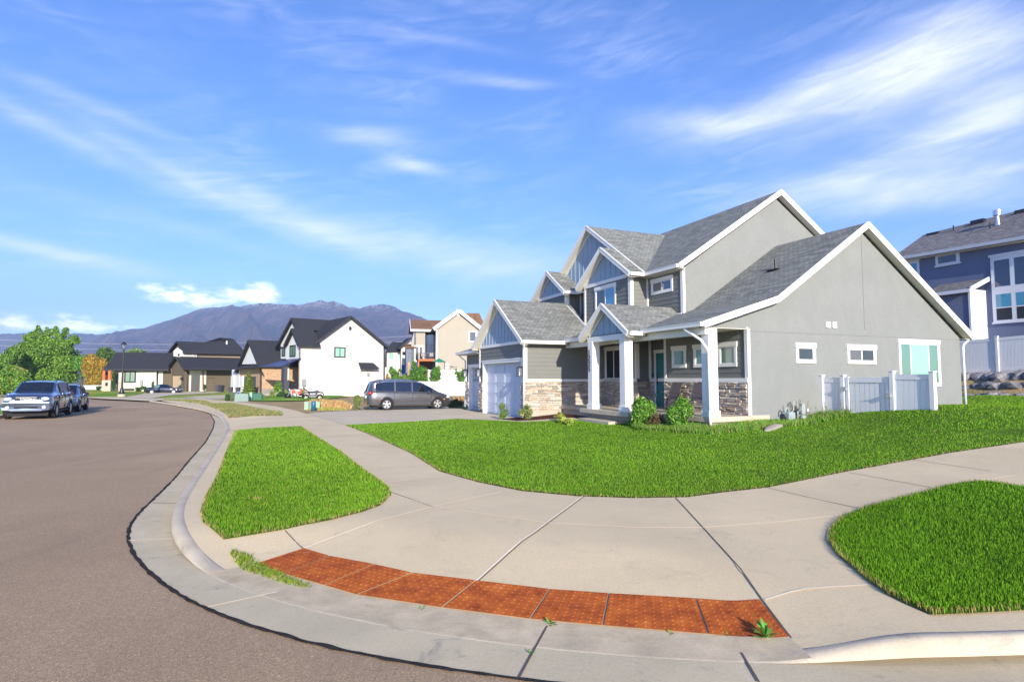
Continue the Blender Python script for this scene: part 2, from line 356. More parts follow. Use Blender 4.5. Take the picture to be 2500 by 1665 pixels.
# ================= GROUND =================
H=Fr(7.34049,18.06346,.40096)      # frame of the gray house (origin: corner of porch wall and gable wall, street level)
def sst(x,a,b): t=np.clip((x-a)/(b-a),0,1); return t*t*(3-2*t)
def poly_len(P): return np.concatenate([[0],np.cumsum(np.linalg.norm(np.diff(P,axis=0),axis=1))])
def resample(P,step):
    P=np.array(P,float); l=poly_len(P); n=max(2,int(l[-1]/step)+1); t=np.linspace(0,l[-1],n)
    return np.stack([np.interp(t,l,P[:,k]) for k in range(P.shape[1])],1)
def smoothl(P,it=3):
    P=np.array(P,float)
    for _ in range(it):
        Q=P.copy(); Q[1:-1]=.25*P[:-2]+.5*P[1:-1]+.25*P[2:]; P=Q
    return P
FLOW_PX=[(458,996),(500,1004),(530,1013),(551,1024),(562,1040),(563,1058),(548,1093),(522,1140),(488,1200),(467,1238),(450,1272),(451,1306),(467,1340),(501,1374),(548,1401),(637,1437),(764,1471),(867,1494),(1058,1528),(1326,1564),(1606,1586),(1810,1595),(2064,1597),(2500,1586),(2750,1572)]
FAR_PX=[(194,972.5),(250,974),(300,975.5),(357,980),(408,987)]
flow=[at(x,y,.0)[:2] for x,y in FAR_PX+FLOW_PX]
flow=resample(smoothl(resample(flow,.5),6),.12)
flow=np.concatenate([flow,[flow[-1]+(flow[-1]-flow[-2])/np.linalg.norm(flow[-1]-flow[-2])*k for k in (2,5,10,20)]])
flen=poly_len(flow)
def nearest(P,Q=None):
    Q=flow if Q is None else Q
    P=np.atleast_2d(P)[:,:2]; d=np.full(len(P),1e9); s=np.zeros(len(P)); L_=poly_len(Q)
    for i in range(len(Q)-1):
        a=Q[i]; b=Q[i+1]; ab=b-a; t=np.clip(((P-a)@ab)/(ab@ab),0,1); e=np.linalg.norm(P-(a+t[:,None]*ab),axis=1)
        m=e<d; d[m]=e[m]; s[m]=L_[i]+t[m]*math.sqrt(ab@ab)
    return s,d
def s_of(x,y): return nearest(at(x,y,.0)[:2])[0][0]
sA0,sA1,sB0,sB1=s_of(451,1306),s_of(560,1406),s_of(1840,1596),s_of(2250,1594)
sD0,sD1,sD2,sD3=s_of(545,1020),s_of(556,1028),s_of(563,1050),s_of(560,1066)   # driveway dip
def wr(s): return np.maximum(sst(s,sA0,sA1)*(1-sst(s,sB0,sB1)),.85*sst(s,sD0-.6,sD1)*(1-sst(s,sD2,sD3+.6)))
def kerb_h(s): return .15*(1-wr(s))+.005*wr(s)
def rise(P): return .062*np.maximum(P[:,0]-4.5,0)*(1-sst(P[:,1],26,40))
def ztv(P): return TILT*np.maximum(P[:,1]-4,0)+rise(P)
def HS(P):
    P=np.atleast_2d(np.array(P,float))[:,:2]; s,d=nearest(P); return ztv(P)+np.minimum(.15,kerb_h(s)+.085*np.maximum(d-.17,0))
def unproj(px,hf,it=8):
    out_=[]
    for x,y in px:
        r=ray(x,y); z=.1
        for _ in range(it):
            t=(z-EYE)/r[2]; p=r*t; z=float(hf(np.array([[p[0],p[1]]]))[0])
        out_.append((p[0],p[1]))
    return np.array(out_)
def hw(x,y,z): p=H.w(x,y,z); return (p[0],p[1],z)
ML_PX=[(843,1037.4),(900,1059.4),(1000,1104),(1072.6,1150),(1168,1176.7),(1274.4,1198),(1412.5,1210.7),(1550.6,1215),(1678,1212.8),(1758.6,1202),(1875.8,1189),(2064,1151),(2191.7,1128),(2319,1105),(2500,1078)]
ml_near=unproj(ML_PX,HS)
SE=ml_near[-1]+(ml_near[-1]-ml_near[-2])/np.linalg.norm(ml_near[-1]-ml_near[-2])*16
ML_EDGE=np.vstack([ml_near,[SE]])
# height field of the gray house's lot (thin plate through known heights)
cpts=[(p[0],p[1],float(HS(p[None])[0])+.005) for p in ml_near[::2]]
cpts+=[hw(-3.9,9,.20),hw(-3.9,11.5,.20),hw(-3.8,14,.19),hw(-3.5,18,.17),hw(-4.3,8.6,.21),hw(-2.6,8.6,.33),hw(-3.3,5,.30),hw(-2.6,2,.34),hw(-2.0,-.4,.40),hw(-.2,-.5,.50),hw(1.8,-.3,.52),
 hw(3.2,-.3,.74),hw(3.2,-2.0,.93),hw(3.2,-3.6,1.05),hw(6.2,-.8,.88),hw(6.5,-3.2,1.06),hw(10.7,-.2,.88),hw(10,-3.2,1.0),hw(14,-1,1.0),hw(18,-1,1.05),hw(18.5,3,1.1),hw(19,-5,1.1),hw(1.5,-3,.62),hw(-2,-4,.25),hw(-5,1,.2),hw(-6,5,.17)]
for x,y in ((885,1003),(1000,1000),(1090,997),(880,1001.6)): p=at(x,y,.14); cpts.append((p[0],p[1],TILT*(p[1]-4)+.15))
for X,Y,Z in ((-12,45,-.03),(-4,45,.1),(5,50,.3),(-14,38,.0),(-10,27,.06),(30,18,.8),(26,12,.35)): cpts.append((X,Y,Z))
cp=np.array(cpts)
def tps(r): return np.where(r>0,r*r*np.log(np.maximum(r,1e-9)),0)
nC=len(cp); A=np.zeros((nC+3,nC+3)); D=np.linalg.norm(cp[:,None,:2]-cp[None,:,:2],axis=2)
A[:nC,:nC]=tps(D)+np.eye(nC)*.08; A[:nC,nC]=1; A[:nC,nC+1:]=cp[:,:2]; A[nC,:nC]=1; A[nC+1:,:nC]=cp[:,:2].T
tw=np.linalg.solve(A,np.concatenate([cp[:,2],[0,0,0]]))
def HL(P):
    P=np.atleast_2d(np.array(P,float))[:,:2]; D=np.linalg.norm(P[:,None]-cp[None,:,:2],axis=2)
    return tps(D)@tw[:nC]+tw[nC]+P@tw[nC+1:]
HL0=HL
def HL(P):
    P=np.atleast_2d(np.array(P,float))[:,:2]; s,d=nearest(P,ML_EDGE); e=ztv(P)+.15; t=sst(d,0,1.5); return e*(1-t)+HL0(P)*t
def inside(P,poly):
    P=np.atleast_2d(P); x,y=P[:,0],P[:,1]; r=np.zeros(len(P),bool); n=len(poly)
    for i in range(n):
        x1,y1=poly[i][:2]; x2,y2=poly[(i+1)%n][:2]
        if y1==y2: continue
        c=((y1>y)!=(y2>y))&(x<(x2-x1)*(y-y1)/(y2-y1)+x1); r^=c
    return r
def sheet(name,poly,hf,mat_,step=.5,dz=0.0,kind='structure',thick=0,**kw):
    poly=np.array(poly,float); n=len(poly)
    x0,y0=poly.min(0); x1,y1=poly.max(0)
    gx,gy=np.meshgrid(np.arange(x0+step/2,x1,step),np.arange(y0+step/2,y1,step)); G=np.stack([gx.ravel(),gy.ravel()],1)
    G=G[inside(G,poly)]
    if len(G): G=G[nearest(G,np.vstack([poly,poly[:1]]))[1]>step*.35]
    V=[Vector(p) for p in poly]+[Vector(p) for p in G]
    r=delaunay_2d_cdt(V,[],[list(range(n))],1,1e-5)
    P=np.array([(p.x,p.y) for p in r[0]]); z=hf(P)+dz
    b=B(); b.add(np.column_stack([P,z]),[tuple(f) for f in r[2]])
    o=b.build(name,mat_,fix=False,smooth=True); 
    me=o.data
    if len(me.polygons) and me.polygons[0].normal.z<0: me.flip_normals()
    if kind: o['kind']=kind
    for k,v in kw.items(): o[k]=v
    return o
def strip(name,P,wid,hf,mat_,dz,parent=None,jit=0,seed=1,step=.12,build=True,b=None):
    P=resample(P,step); rnd=random.Random(seed); T=np.gradient(P,axis=0); T/=np.linalg.norm(T,axis=1)[:,None]; Nn=np.stack([-T[:,1],T[:,0]],1)
    wl=[wid/2*(1+rnd.uniform(-jit,jit)) for _ in P]; wr_=[wid/2*(1+rnd.uniform(-jit,jit)) for _ in P]
    if jit: 
        wl=list(smoothl(np.array(wl)[:,None],1)[:,0]); wr_=list(smoothl(np.array(wr_)[:,None],1)[:,0])
    A_=P+Nn*np.array(wl)[:,None]; C_=P-Nn*np.array(wr_)[:,None]
    V=np.vstack([np.column_stack([A_,hf(A_)+dz]),np.column_stack([C_,hf(C_)+dz])]); n=len(P)
    b=b or B(); b.add(V,[(i,n+i,n+i+1,i+1) for i in range(n-1)])
    if build:
        o=b.build(name,mat_,fix=False,parent=parent); tag(o,kind='structure'); return o
    return b
ZR=lambda P: ztv(np.atleast_2d(P))
# base ground out to the mountains
b=B(); ys=[-60,-20,4,30,60,100,160,300,700,1500,4200]; xs=[-4500,-1500,-500,-200,-80,-30,0,30,80,200,500,1500,4500]
for y in ys:
    for x in xs: b.v.append((x,y,TILT*min(max(y-4,0),150)-.10))
nx=len(xs)
for j in range(len(ys)-1):
    for i in range(nx-1): b.f.append((j*nx+i,j*nx+i+1,(j+1)*nx+i+1,(j+1)*nx+i)); b.c.append(None)
tag(b.build('ground',MGND,fix=False),kind='structure')
# road
AE_PX=[(194,970.3),(250,972.5),(293,974),(357,978),(408,984),(458,992),(492,1000),(514.6,1013),(523.6,1028.7),(520,1047),(501,1081),(463,1123),(425,1170),(369,1225),(327,1263),(312,1289),(310,1323),(323,1352),(361,1399),(425,1450),(510,1495),(600,1525),(679,1553),(800,1583),(944,1613),(1135,1643),(1268.7,1658.5),(1450,1682),(1700,1706),(2050,1735),(2600,1765)]
ae=resample(smoothl(resample([at(x,y,0)[:2] for x,y in AE_PX],.4),2),.25)
LB=[(-20.2,18),(-26.0,29.6),(-28.5,34.5),(-31.0,39),(-36,48),(-44,58),(-52,64),(-75,69),(-120,72)]  # kerb of the block on the left
far_l=[(-49.5,67.5),(-60,78),(-80,90),(-130,104)]
road=[tuple(p) for p in ae[::-1]]+[(-49,66.8)]+far_l+[tuple(p) for p in LB[::-1]]+[(-14,8),(-9,-6),(6,-6),(9,-6)]
tag(sheet('street',road,ZR,MAS,2.0),kind='structure')
# gutter pan between asphalt and flow line
gp=[tuple(p) for p in ae]+[(9,1.9)]
fl=resample(flow,.25); 
gut=list(map(tuple,ae))+[(flow[-2][0],flow[-2][1]-.55)]+[tuple(p) for p in fl[::-1] if p[0]<flow[-2][0]+.01]
tag(sheet('gutter',gut,ZR,MCG,.5,dz=.004),kind='structure')
strip('tar_seam',ae[8:],.042,ZR,MTAR,.008,jit=.7,seed=3,step=.05)
# kerb swept along the flow line
T=np.gradient(flow,axis=0); T/=np.linalg.norm(T,axis=1)[:,None]; NO=np.stack([-T[:,1],T[:,0]],1)
inn=unproj([(1500,1300)],HS)[0]
if ((inn-flow[len(flow)//2])@NO[len(flow)//2])<0: NO=-NO
NO=smoothl(NO,12); NO/=np.linalg.norm(NO,axis=1)[:,None]
kh=kerb_h(flen); z0=ztv(flow); b=B(); rows=[]
for d,zf in ((-.01,.0),(.012,.35),(.028,.86),(.055,.985),(.09,1.0),(.175,1.0),(.19,.3)):
    rows.append(np.column_stack([flow+NO*d,z0+.004+kh*zf+(.0 if zf else 0)]))
V=np.vstack(rows); n=len(flow); b.add(V,[(r*n+i,r*n+i+1,(r+1)*n+i+1,(r+1)*n+i) for r in range(len(rows)-1) for i in range(n-1)])
ko=b.build('kerb',MCK,fix=False,smooth=True); tag(ko,kind='structure')
kb=flow+NO*.172
# concrete apron / sidewalks : one sheet between the kerb and the lots
i0=int(np.searchsorted(flen,s_of(458,996)))
back=[tuple(p) for p in resample(kb[i0:-1],.2)]
SWF=unproj([(749,1010),(718.7,1001),(673,991.7),(605.6,983),(572,980),(520,975.5),(440,973.5),(395,974)],HS)   # far edge of the sidewalk going away
sw_poly=back+[(kb[-1][0],kb[-1][1]+3)]+[tuple(SE)]+[tuple(p) for p in ml_near[::-1]]+[tuple(p) for p in SWF]
far0=unproj([(395,978.5)],HS); sw_poly+= [tuple(far0[0])]
swo=sheet('sidewalk',sw_poly,HS,MCO,.33,dz=-.002)
def joint(name,px,w_,m,bb): strip(name,unproj(px,HS),w_,HS,m,.004,build=False,b=bb)
bl,bd=B(),B()
for px in ([(1226,1200),(1058.5,1236),(741,1338)],[(955,1206),(1058,1236),(1211,1259),(1300,1270.7),(1330.6,1275.8),(1554.8,1287.5),(1715.3,1287.5),(1911.5,1273),(2054,1257)],[(1868,1464),(2013,1433.8),(2117.8,1427.6)],[(830,1087),(925.7,1082.8)],[(857.7,1116.8),(972.4,1112.5)],[(890,1146),(1020,1135)],[(935,1178),(1105,1160)],[(2339,1181),(2480,1160)],[(1160,1420),(1300,1301),(1422,1211)]): joint('j',px,.022,None,bl)
for px in ([(1649,1214.6),(1715,1286),(1860.5,1464),(1931.8,1557.6)],[(1166,1420),(1305,1302),(1427,1211)],[(1875.8,1190.7),(2095,1240)],[(2074.5,1153.5),(2278,1190.7)],[(2222,1121),(2421,1150)],[(696,1295),(741,1339.7)],[(735,1040),(843,1037.4)],[(688,1013),(800,1034)],[(940,1182),(951,1200),(1058,1237)]): joint('j',px,.013,None,bd)
def jg(px,w_,bb): strip('j',np.array([at(x,y,0)[:2] for x,y in px]),w_,ZR,None,.012,build=False,b=bb)
for px in ([(314,1321.4),(441.6,1315)],[(507.4,1484),(677,1446.7)],[(433,1159),(509.6,1160.5)],[(467,1116.8),(531,1114.6)]): jg(px,.018,bl)
for px in ([(373.7,1229.3),(467,1229.3)],[(1335.6,1530.5),(1266.8,1656.6)],[(1809.6,1596),(1852.9,1668)],[(501,1087),(548,1087)]): jg(px,.016,bd)
tag(bl.build('pavement_joints',MCJ,fix=False),kind='structure'); tag(bd.build('pavement_cracks',MCJD,fix=False),kind='structure')
# driveway
MLF_PX=[(1120,1022),(1200,1025),(1279,1029.5),(1360,1026),(1444,1023.8),(1500,1026),(1560,1030),(1625,1040),(1700,1050),(1740,1052)]
HD=lambda P: HL(P)
dvp=[(843,1037.4),(735,1040)]
dv_near=unproj([(843,1037.4),(980,1031),(1120,1022.5),(1200,1026),(1279,1030),(1360,1026.5),(1444,1024.5),(1500,1027),(1525,1029)],HL)
dv_poly=list(map(tuple,dv_near))+[hw(-2.9,2.6,0)[:2],hw(-2.7,5.6,0)[:2],hw(-2.2,8.5,0)[:2],hw(-3.8,8.7,0)[:2],hw(-3.8,14.4,0)[:2],hw(-3.4,18.5,0)[:2],hw(-3.2,21.5,0)[:2]]+list(map(tuple,unproj([(1095,992.5),(1000,997),(880,1001.6),(795,1005.5),(749,1010)],HL)))
tag(sheet('driveway',dv_poly,lambda P: np.maximum(HL(P),HS(P)-.001)+.004,MCD,.6,dz=.0),kind='structure')
bj=B()
for px in ([(800,1034),(1000,1012),(1185,1012)],[(1000,1012),(1010,999)],): strip('j',unproj(px,HL),.014,HL,None,.02,build=False,b=bj)
# apron from kerb to sidewalk across the parkway at the driveway is part of the sidewalk sheet
# main lawn base + planting bed
ml_far=unproj([(1740,1052),(1700,1050),(1625,1040),(1560,1031),(1500,1026),(1444,1024.5),(1360,1027),(1279,1030.5),(1200,1026.5),(1120,1022.5),(980,1031)],HL)
ml_poly=list(map(tuple,ml_near))+[tuple(SE),(32,20),(34,30)]+[hw(19.0,3,0)[:2],hw(10.8,5,0)[:2],hw(10.7,.05,0)[:2],hw(0,.05,0)[:2],hw(-1.7,.05,0)[:2],hw(-1.9,2.6,0)[:2],hw(-2.4,2.8,0)[:2]]+list(map(tuple,ml_far[3:]))
sheet('lawn',ml_poly,HL,MTURF,.7,dz=.008)
bed=[tuple(q) for q in unproj([(1225,1024),(1262,1027.5),(1300,1026),(1360,1021.5),(1440,1018)],HL)]+[hw(-2.0,5.5,0)[:2],hw(-2.0,8.6,0)[:2],hw(-3.65,8.6,0)[:2],hw(-3.9,9.3,0)[:2]]
tag(sheet('mulch_bed',bed,HL,MMU,.4,dz=.03),kind='structure')
# raised ground behind: rear yard and bank beside the retaining wall
ry=[hw(10.7,.2,0)[:2],hw(10.7,22,0)[:2],hw(-3,22,0)[:2],hw(-3,18,0)[:2],hw(3,15,0)[:2],hw(3,1,0)[:2]]
tag(sheet('yard',ry,HL,MLG2,2,dz=-.02),kind='structure')
# parkway strips
pk_px=[(573.2,1052.8),(734.6,1040.6),(777,1068),(832.3,1101.9),(874.7,1135.9),(917.2,1165.6),(951.2,1191),(955.4,1208),(930,1233.5),(883,1250.5),(806.8,1269.6),(696.4,1293),(545.6,1318.5),(522.3,1297),(494.7,1276),(488.3,1250.5),(501,1212),(526.5,1165.6),(552,1102)]
pk=smoothl(unproj(pk_px,HS),0)
sheet('parkway_lawn',pk,HS,MTURF,.4,dz=.012)
rc_px=[(2500,1189),(2421,1176.4),(2380,1175.4),(2309,1186.6),(2217,1212),(2115,1237.6),(2054,1263),(2023.6,1293.6),(2018.5,1319),(2044,1354.8),(2115,1416),(2166,1451.6),(2217,1477),(2278,1503.6),(2380,1499),(2500,1492.3),(2750,1482)]
rcp=unproj(rc_px,HS); rcp=np.vstack([rcp,[(12,7.5)]])
sheet('corner_lawn',rcp,HS,MTURF,.4,dz=.012)
# weedy island between kerb and sidewalk, lots beyond the driveway
isl=unproj([(520,987),(563,985.6),(612,994.8),(657.6,1004),(688,1007),(688,1014.6),(556.7,1020.8),(555,1013),(535,1001),(520,994.8),(490,986),(440,979),(395,976.5),(470,977),(500,980)],HS)
sheet('verge',isl,HS,MDI,.8,dz=.02)
lot=unproj([(795,1005.5),(749,1010),(718.7,1001),(673,991.7),(605.6,983),(572,980)],HS)
lotp=[tuple(p) for p in lot]+[tuple(at(560,975,.15)[:2]),tuple(at(720,972,.15)[:2]),tuple(at(760,967,.15)[:2]),(-17,80),(-4,80),(3,62)]+[hw(1,22,0)[:2]]+[tuple(p) for p in unproj([(1095,992.3),(1000,996.8),(880,1001.4)],HL)]
HLT=lambda P: ztv(np.atleast_2d(P))+.13
sheet('vacant_lot',lotp,HLT,MDI,1.2,dz=0)
fl2=[tuple(at(x,y,.12)[:2]) for x,y in ((194,969.5),(250,971.5),(357,977),(395,976.3),(440,974.2),(520,975.3),(572,979.5),(605,982.5),(640,984),(720,977),(760,967))]+[(-17,85),(-40,120),(-110,120),(-75,84)]
sheet('far_lawn',fl2,lambda P: ztv(np.atleast_2d(P))+.10,MLG,4)
# drive and walks of the far houses
def farsheet(name,px,m,dz,h=.12): return sheet(name,[tuple(at(x,y,h)[:2]) for x,y in px],lambda P: ztv(np.atleast_2d(P))+h,m,3,dz=dz)
farsheet('far_sidewalk',[(194,969.8),(260,969.5),(330,971.8),(400,972.8),(480,971.5),(560,971.5),(560,974.5),(440,976.3),(357,979),(300,976),(250,974)],MCD,.02)
farsheet('far_driveway',[(300,971.3),(352,961),(440,957),(545,957),(520,960.5),(420,965),(372,972.3)],MCD,.03)
farsheet('far_green_lawn',[(194,966.5),(230,961.5),(300,958),(350,959.5),(330,962.5),(260,965.5)],MLG2,.01)
farsheet('near_far_driveway',[(440,969.8),(545,964.8),(640,962.5),(650,966),(560,970.8),(500,972.5)],MCD,.03)
farsheet('green_lawn',[(560,975.5),(605,972),(700,968.5),(760,966),(830,966),(850,969),(800,974),(740,979),(640,980.5)],MLG2,.05,.15)
# block on the left: kerb, sidewalk and lawns
LBp=LB+[(-120,20)]
sheet('left_lawn',LBp,lambda P: ztv(np.atleast_2d(P))+.13,MLG2,6)
strip('left_kerb',LB,.3,lambda P: ztv(np.atleast_2d(P))+.14,MCO,.01)
strip('left_sidewalk',np.array([(x-4.2,y-2.0) for x,y in LB[:7]]),1.6,lambda P: ztv(np.atleast_2d(P))+.14,MCO,.012)
bkl=B(); L2=np.array(LB); 
bkl.add(np.vstack([np.column_stack([L2+(.14,.07),ztv(L2)-.02]),np.column_stack([L2+(.14,.07),ztv(L2)+.15])]),[(i,i+1,len(L2)+i+1,len(L2)+i) for i in range(len(L2)-1)])
tag(bkl.build('left_kerb_face',MCO,fix=False),kind='structure')

# ---------------- tactile plates ----------------
top=unproj([(741.4,1339.5),(804.4,1358.6),(913.3,1378.8),(1007,1399.9),(1161.7,1418.6),(1343,1440),(1486.5,1450.3),(1700,1462.8),(1855.4,1464.8)],HS)
bot=unproj([(624.8,1376.8),(690,1402),(790,1431),(869,1454),(1077.6,1485.7),(1293.5,1513.8),(1471,1530),(1731,1551.5),(1930,1558)],HS)
ordn=['first','second','third','fourth','fifth','sixth','seventh']
for i in range(8):
    a,c,d,e=top[i],top[i+1],bot[i+1],bot[i]; g=.012
    f=lambda s_,t_: (a*(1-s_)+c*s_)*(1-t_)+(e*(1-s_)+d*s_)*t_
    b=B(); P=np.array([f(s_,t_) for t_ in np.linspace(.0,.985,7) for s_ in np.linspace(.012,.988,7)]); z=HS(P)+.011
    b.add(np.column_stack([P,z]),[(r*7+q,r*7+q+1,(r+1)*7+q+1,(r+1)*7+q) for r in range(6) for q in range(6)])
    wd=np.linalg.norm(c-a); hd=np.linalg.norm(e-a); nu=max(5,int(wd/.062)); nv=max(5,int(hd/.062))
    dm=np.array([f((q+.5)/nu,(r+.5)/nv*.97) for r in range(nv) for q in range(nu)]); dz_=HS(dm)+.010
    for (x,y),zz in zip(dm,dz_):
        k=8; ring=[(x+math.cos(2*math.pi*t/k)*.0135,y+math.sin(2*math.pi*t/k)*.0135,zz) for t in range(k)]+[(x+math.cos(2*math.pi*t/k)*.008,y+math.sin(2*math.pi*t/k)*.008,zz+.005) for t in range(k)]
        b.add(ring,[(t,(t+1)%k,k+(t+1)%k,k+t) for t in range(k)]+[tuple(range(k,2*k))])
    nm=['first rusty domed plate at the left end of the kerb ramp, beside the weeds','second rusty domed plate from the left end of the kerb ramp','third rusty domed plate from the left end of the kerb ramp','fourth rusty domed plate from the left, flaked white near its top edge','fourth rusty domed plate from the right end of the kerb ramp','third rusty domed plate from the right end of the kerb ramp','second rusty domed plate from the right end of the kerb ramp','rusty domed plate at the right end of the kerb ramp, beside the leafy weed'][i]
    tag(b.build('tactile_plate',MRU,fix=False),nm,'tactile paving','rusty domed plates across the kerb ramp')

# weathered lip between the kerb line and the plates
m_=(flen>=sA1-.25)&(flen<=sB0+.35); lipk=[tuple(p) for p in kb[m_]]; lipb=[tuple(p) for p in bot[::-1]]
sheet('ramp_lip',lipk+lipb,HS,concrete('lip_concrete',(.55,.45,.30),.18,3.5,(.42,.28,.14)),.2,dz=.004)
# ================= GRAY HOUSE =================
gh=empty('gray_house',tuple(H.o),H.yaw,'two-storey gray house with light gray gable end, white trim, stone base and columned porch','house')
def clip2(poly,a,b,c_):   # keep a*x+b*y<=c
    o_=[]
    for i in range(len(poly)):
        p,q=poly[i],poly[(i+1)%len(poly)]; fp=a*p[0]+b*p[1]-c_; fq=a*q[0]+b*q[1]-c_
        if fp<=0: o_.append(p)
        if fp*fq<0: t=fp/(fp-fq); o_.append((p[0]+(q[0]-p[0])*t,p[1]+(q[1]-p[1])*t))
    return o_
def clipconv(poly,wall):  # wall: convex polygon ccw
    for i in range(len(wall)):
        (x1,y1),(x2,y2)=wall[i],wall[(i+1)%len(wall)]; a,b=(y2-y1),-(x2-x1); poly=clip2(poly,a,b,a*x1+b*y1)
        if len(poly)<3: return []
    return poly
def ccw(p): 
    s_=sum(p[i][0]*p[(i+1)%len(p)][1]-p[(i+1)%len(p)][0]*p[i][1] for i in range(len(p))); return p if s_>0 else p[::-1]
class Pl:
    """wall plane in house coordinates: axis 'x' (plane x=k facing -x) or 'y' (plane y=k facing -y). 2-D coords (t,z)"""
    def __init__(s,ax,k,sgn=-1): s.ax=ax; s.k=k; s.g=sgn
    def p(s,t,z,out=0.0): return (s.k+s.g*out,t,z) if s.ax=='x' else (t,s.k+s.g*out,z)
def laps(pl,wall,b,exp=.178,z0=0,out=.014):
    wall=ccw(wall); t0=min(q[0] for q in wall); t1=max(q[0] for q in wall); zz=min(q[1] for q in wall); z1=max(q[1] for q in wall)
    z=z0+math.floor((zz-z0)/exp)*exp
    while z<z1:
        c_=clipconv([(t0-1,z),(t1+1,z),(t1+1,z+exp),(t0-1,z+exp)],wall)
        if len(c_)>=3:
            b.poly([pl.p(t,q,.004+out*(1-(q-z)/exp)) for t,q in c_])
            lo=[q for q in c_ if abs(q[1]-z)<1e-4]
            if len(lo)>=2: ta,tb=min(q[0] for q in lo),max(q[0] for q in lo); b.poly([pl.p(ta,z,.0),pl.p(tb,z,.0),pl.p(tb,z,.004+out),pl.p(ta,z,.004+out)])
        z+=exp
def battens(pl,wall,b,gap=.4,w_=.045,out=.022,off=0):
    wall=ccw(wall); t0=min(q[0] for q in wall); t1=max(q[0] for q in wall)
    b.poly([pl.p(t,z,.003) for t,z in wall])
    t=t0+gap/2+off
    while t<t1:
        c_=clipconv([(t-w_/2,-9),(t+w_/2,-9),(t+w_/2,99),(t-w_/2,99)],wall)
        if len(c_)>=3:
            q=[pl.p(a,z,.003) for a,z in c_]; q2=[pl.p(a,z,out) for a,z in c_]; n=len(q)
            b.add(q+q2,[tuple(range(n,2*n))]+[(i,(i+1)%n,n+(i+1)%n,n+i) for i in range(n)])
        t+=gap
STC=[(.50,.43,.35),(.56,.49,.41),(.42,.37,.33),(.36,.33,.31),(.55,.44,.34),(.46,.42,.38),(.50,.40,.31),(.62,.56,.48),(.44,.34,.27),(.58,.50,.40)]
def stones(pl,t0,t1,z0,z1,b,seed=0,rough=1.0,step=None):
    rnd=random.Random(seed); z=z0
    while z<z1-.02:
        h=rnd.choice((.04,.055,.07,.09)); h=min(h,z1-z); t=t0-rnd.uniform(0,.2)
        while t<t1:
            w_=rnd.uniform(.12,.42); a,c_=max(t,t0),min(t+w_,t1)
            if c_-a>.03:
                o_=rnd.uniform(.015,.055)*rough+.02; g=.004; j=lambda: rnd.uniform(-.008,.008)*rough
                q=[(a+g,z+g),(c_-g,z+g),(c_-g,z+h-g),(a+g,z+h-g)]; e=.012
                fr=[pl.p(u+e*(1 if i in(0,3) else -1),v+e*(1 if i<2 else -1),o_+j()) for i,(u,v) in enumerate(q)]
                bk=[pl.p(u,v,.0) for u,v in q]; md=[pl.p(u,v,max(.008,o_-.014)) for u,v in q]
                cc=rnd.choice(STC); k=rnd.uniform(.75,1.15); cc=tuple(x*k for x in cc)
                b.add(bk+md+fr,[(8,9,10,11)]+[(i,(i+1)%4,4+(i+1)%4,4+i) for i in range(4)]+[(4+i,4+(i+1)%4,8+(i+1)%4,8+i) for i in range(4)],cc)
            t+=w_
        z+=h
def wall(name,pts,d,m,parent=gh): return B().prism(pts,d).build(name,m,parent)
def plate(b,pl,t0,t1,z0,z1,o0,o1):
    p=[pl.p(t0,z0,o0),pl.p(t1,z1,o1)]; b.box(p[0][0],p[1][0],p[0][1],p[1][1],z0,z1)
# --- gable end walls (stucco) ---
pS=Pl('y',0.0)
wall('gable_wall',[(0,0,.25),(10.7,0,.25),(10.7,0,3.45),(5.42,0,7.02),(1.1,0,4.30),(-1.55,0,3.47),(-1.55,0,3.44),(0,0,3.44)],(0,.16,0),MST)
wall('upper_gable_wall',[(.65,3.75,3.9),(10.2,3.75,3.9),(10.2,3.75,6.35),(5.5,3.75,9.35),(.65,3.75,6.05)],(0,.16,0),MST)
# expansion joints in the stucco
b=B(); b.box(5.38,5.395,-.003,.002,3.6,6.98); b.box(-.0,10.7,-.0025,.001,3.37,3.38); b.build('stucco_joint',mat('stucco_groove',(.12,.125,.12),.9),gh)
# --- hidden core walls ---
b=B(); b.box(1.1,10.5,4.2,14.2,.3,3.3); b.box(1.0,10.1,4.1,14.2,3.3,6.0); b.box(-3.1,.9,9.2,17.2,.2,3.1); b.build('core_wall',MST,gh)
b=B(); b.box(10.68,10.7,.16,14.3,.3,3.4); b.box(.9,10.6,14.2,14.35,.3,6.1); b.build('rear_wall',MST,gh)
# --- porch front walls: backing + laps + stone ---
def front(k,y0,y1,z0,z1,stone=True,ret=None): pass
bb=B(); bb.box(0.0,.14,0.16,4.06,.5,3.55); bb.box(.85,.99,4.0,6.15,.5,3.6); bb.box(.2,.34,6.15,8.7,.5,3.6); bb.box(.2,.9,6.15,6.29,.5,3.6); bb.box(0,.9,4.0,4.06,.5,3.6)
bb.box(-3.7,.25,8.7,8.84,.3,3.55); bb.box(-3.7,-3.6,13.75,14.3,.2,3.5); bb.box(-3.7,-3.6,8.72,8.98,.2,3.5); bb.box(-3.7,-3.6,8.98,13.75,2.62,3.5)
bb.box(-3.3,-3.2,14.3,14.9,.2,3.3); bb.box(-3.3,-3.2,17.2,17.6,.2,3.3); bb.box(-3.3,-3.2,14.9,17.2,2.55,3.3); bb.box(-3.3,.5,17.5,17.6,.2,3.3)
bb.build('front_wall',MSD1,gh)
ls=B(); ZB=1.90
laps(Pl('x',0.0),[(.05,ZB),(4.02,ZB),(4.02,3.5),(.05,3.5)],ls,z0=.12)
laps(Pl('x',.85),[(4.06,ZB),(6.15,ZB),(6.15,3.55),(4.06,3.55)],ls,z0=.12)
laps(Pl('x',.2),[(6.17,ZB),(8.7,ZB),(8.7,3.55),(6.17,3.55)],ls,z0=.12)
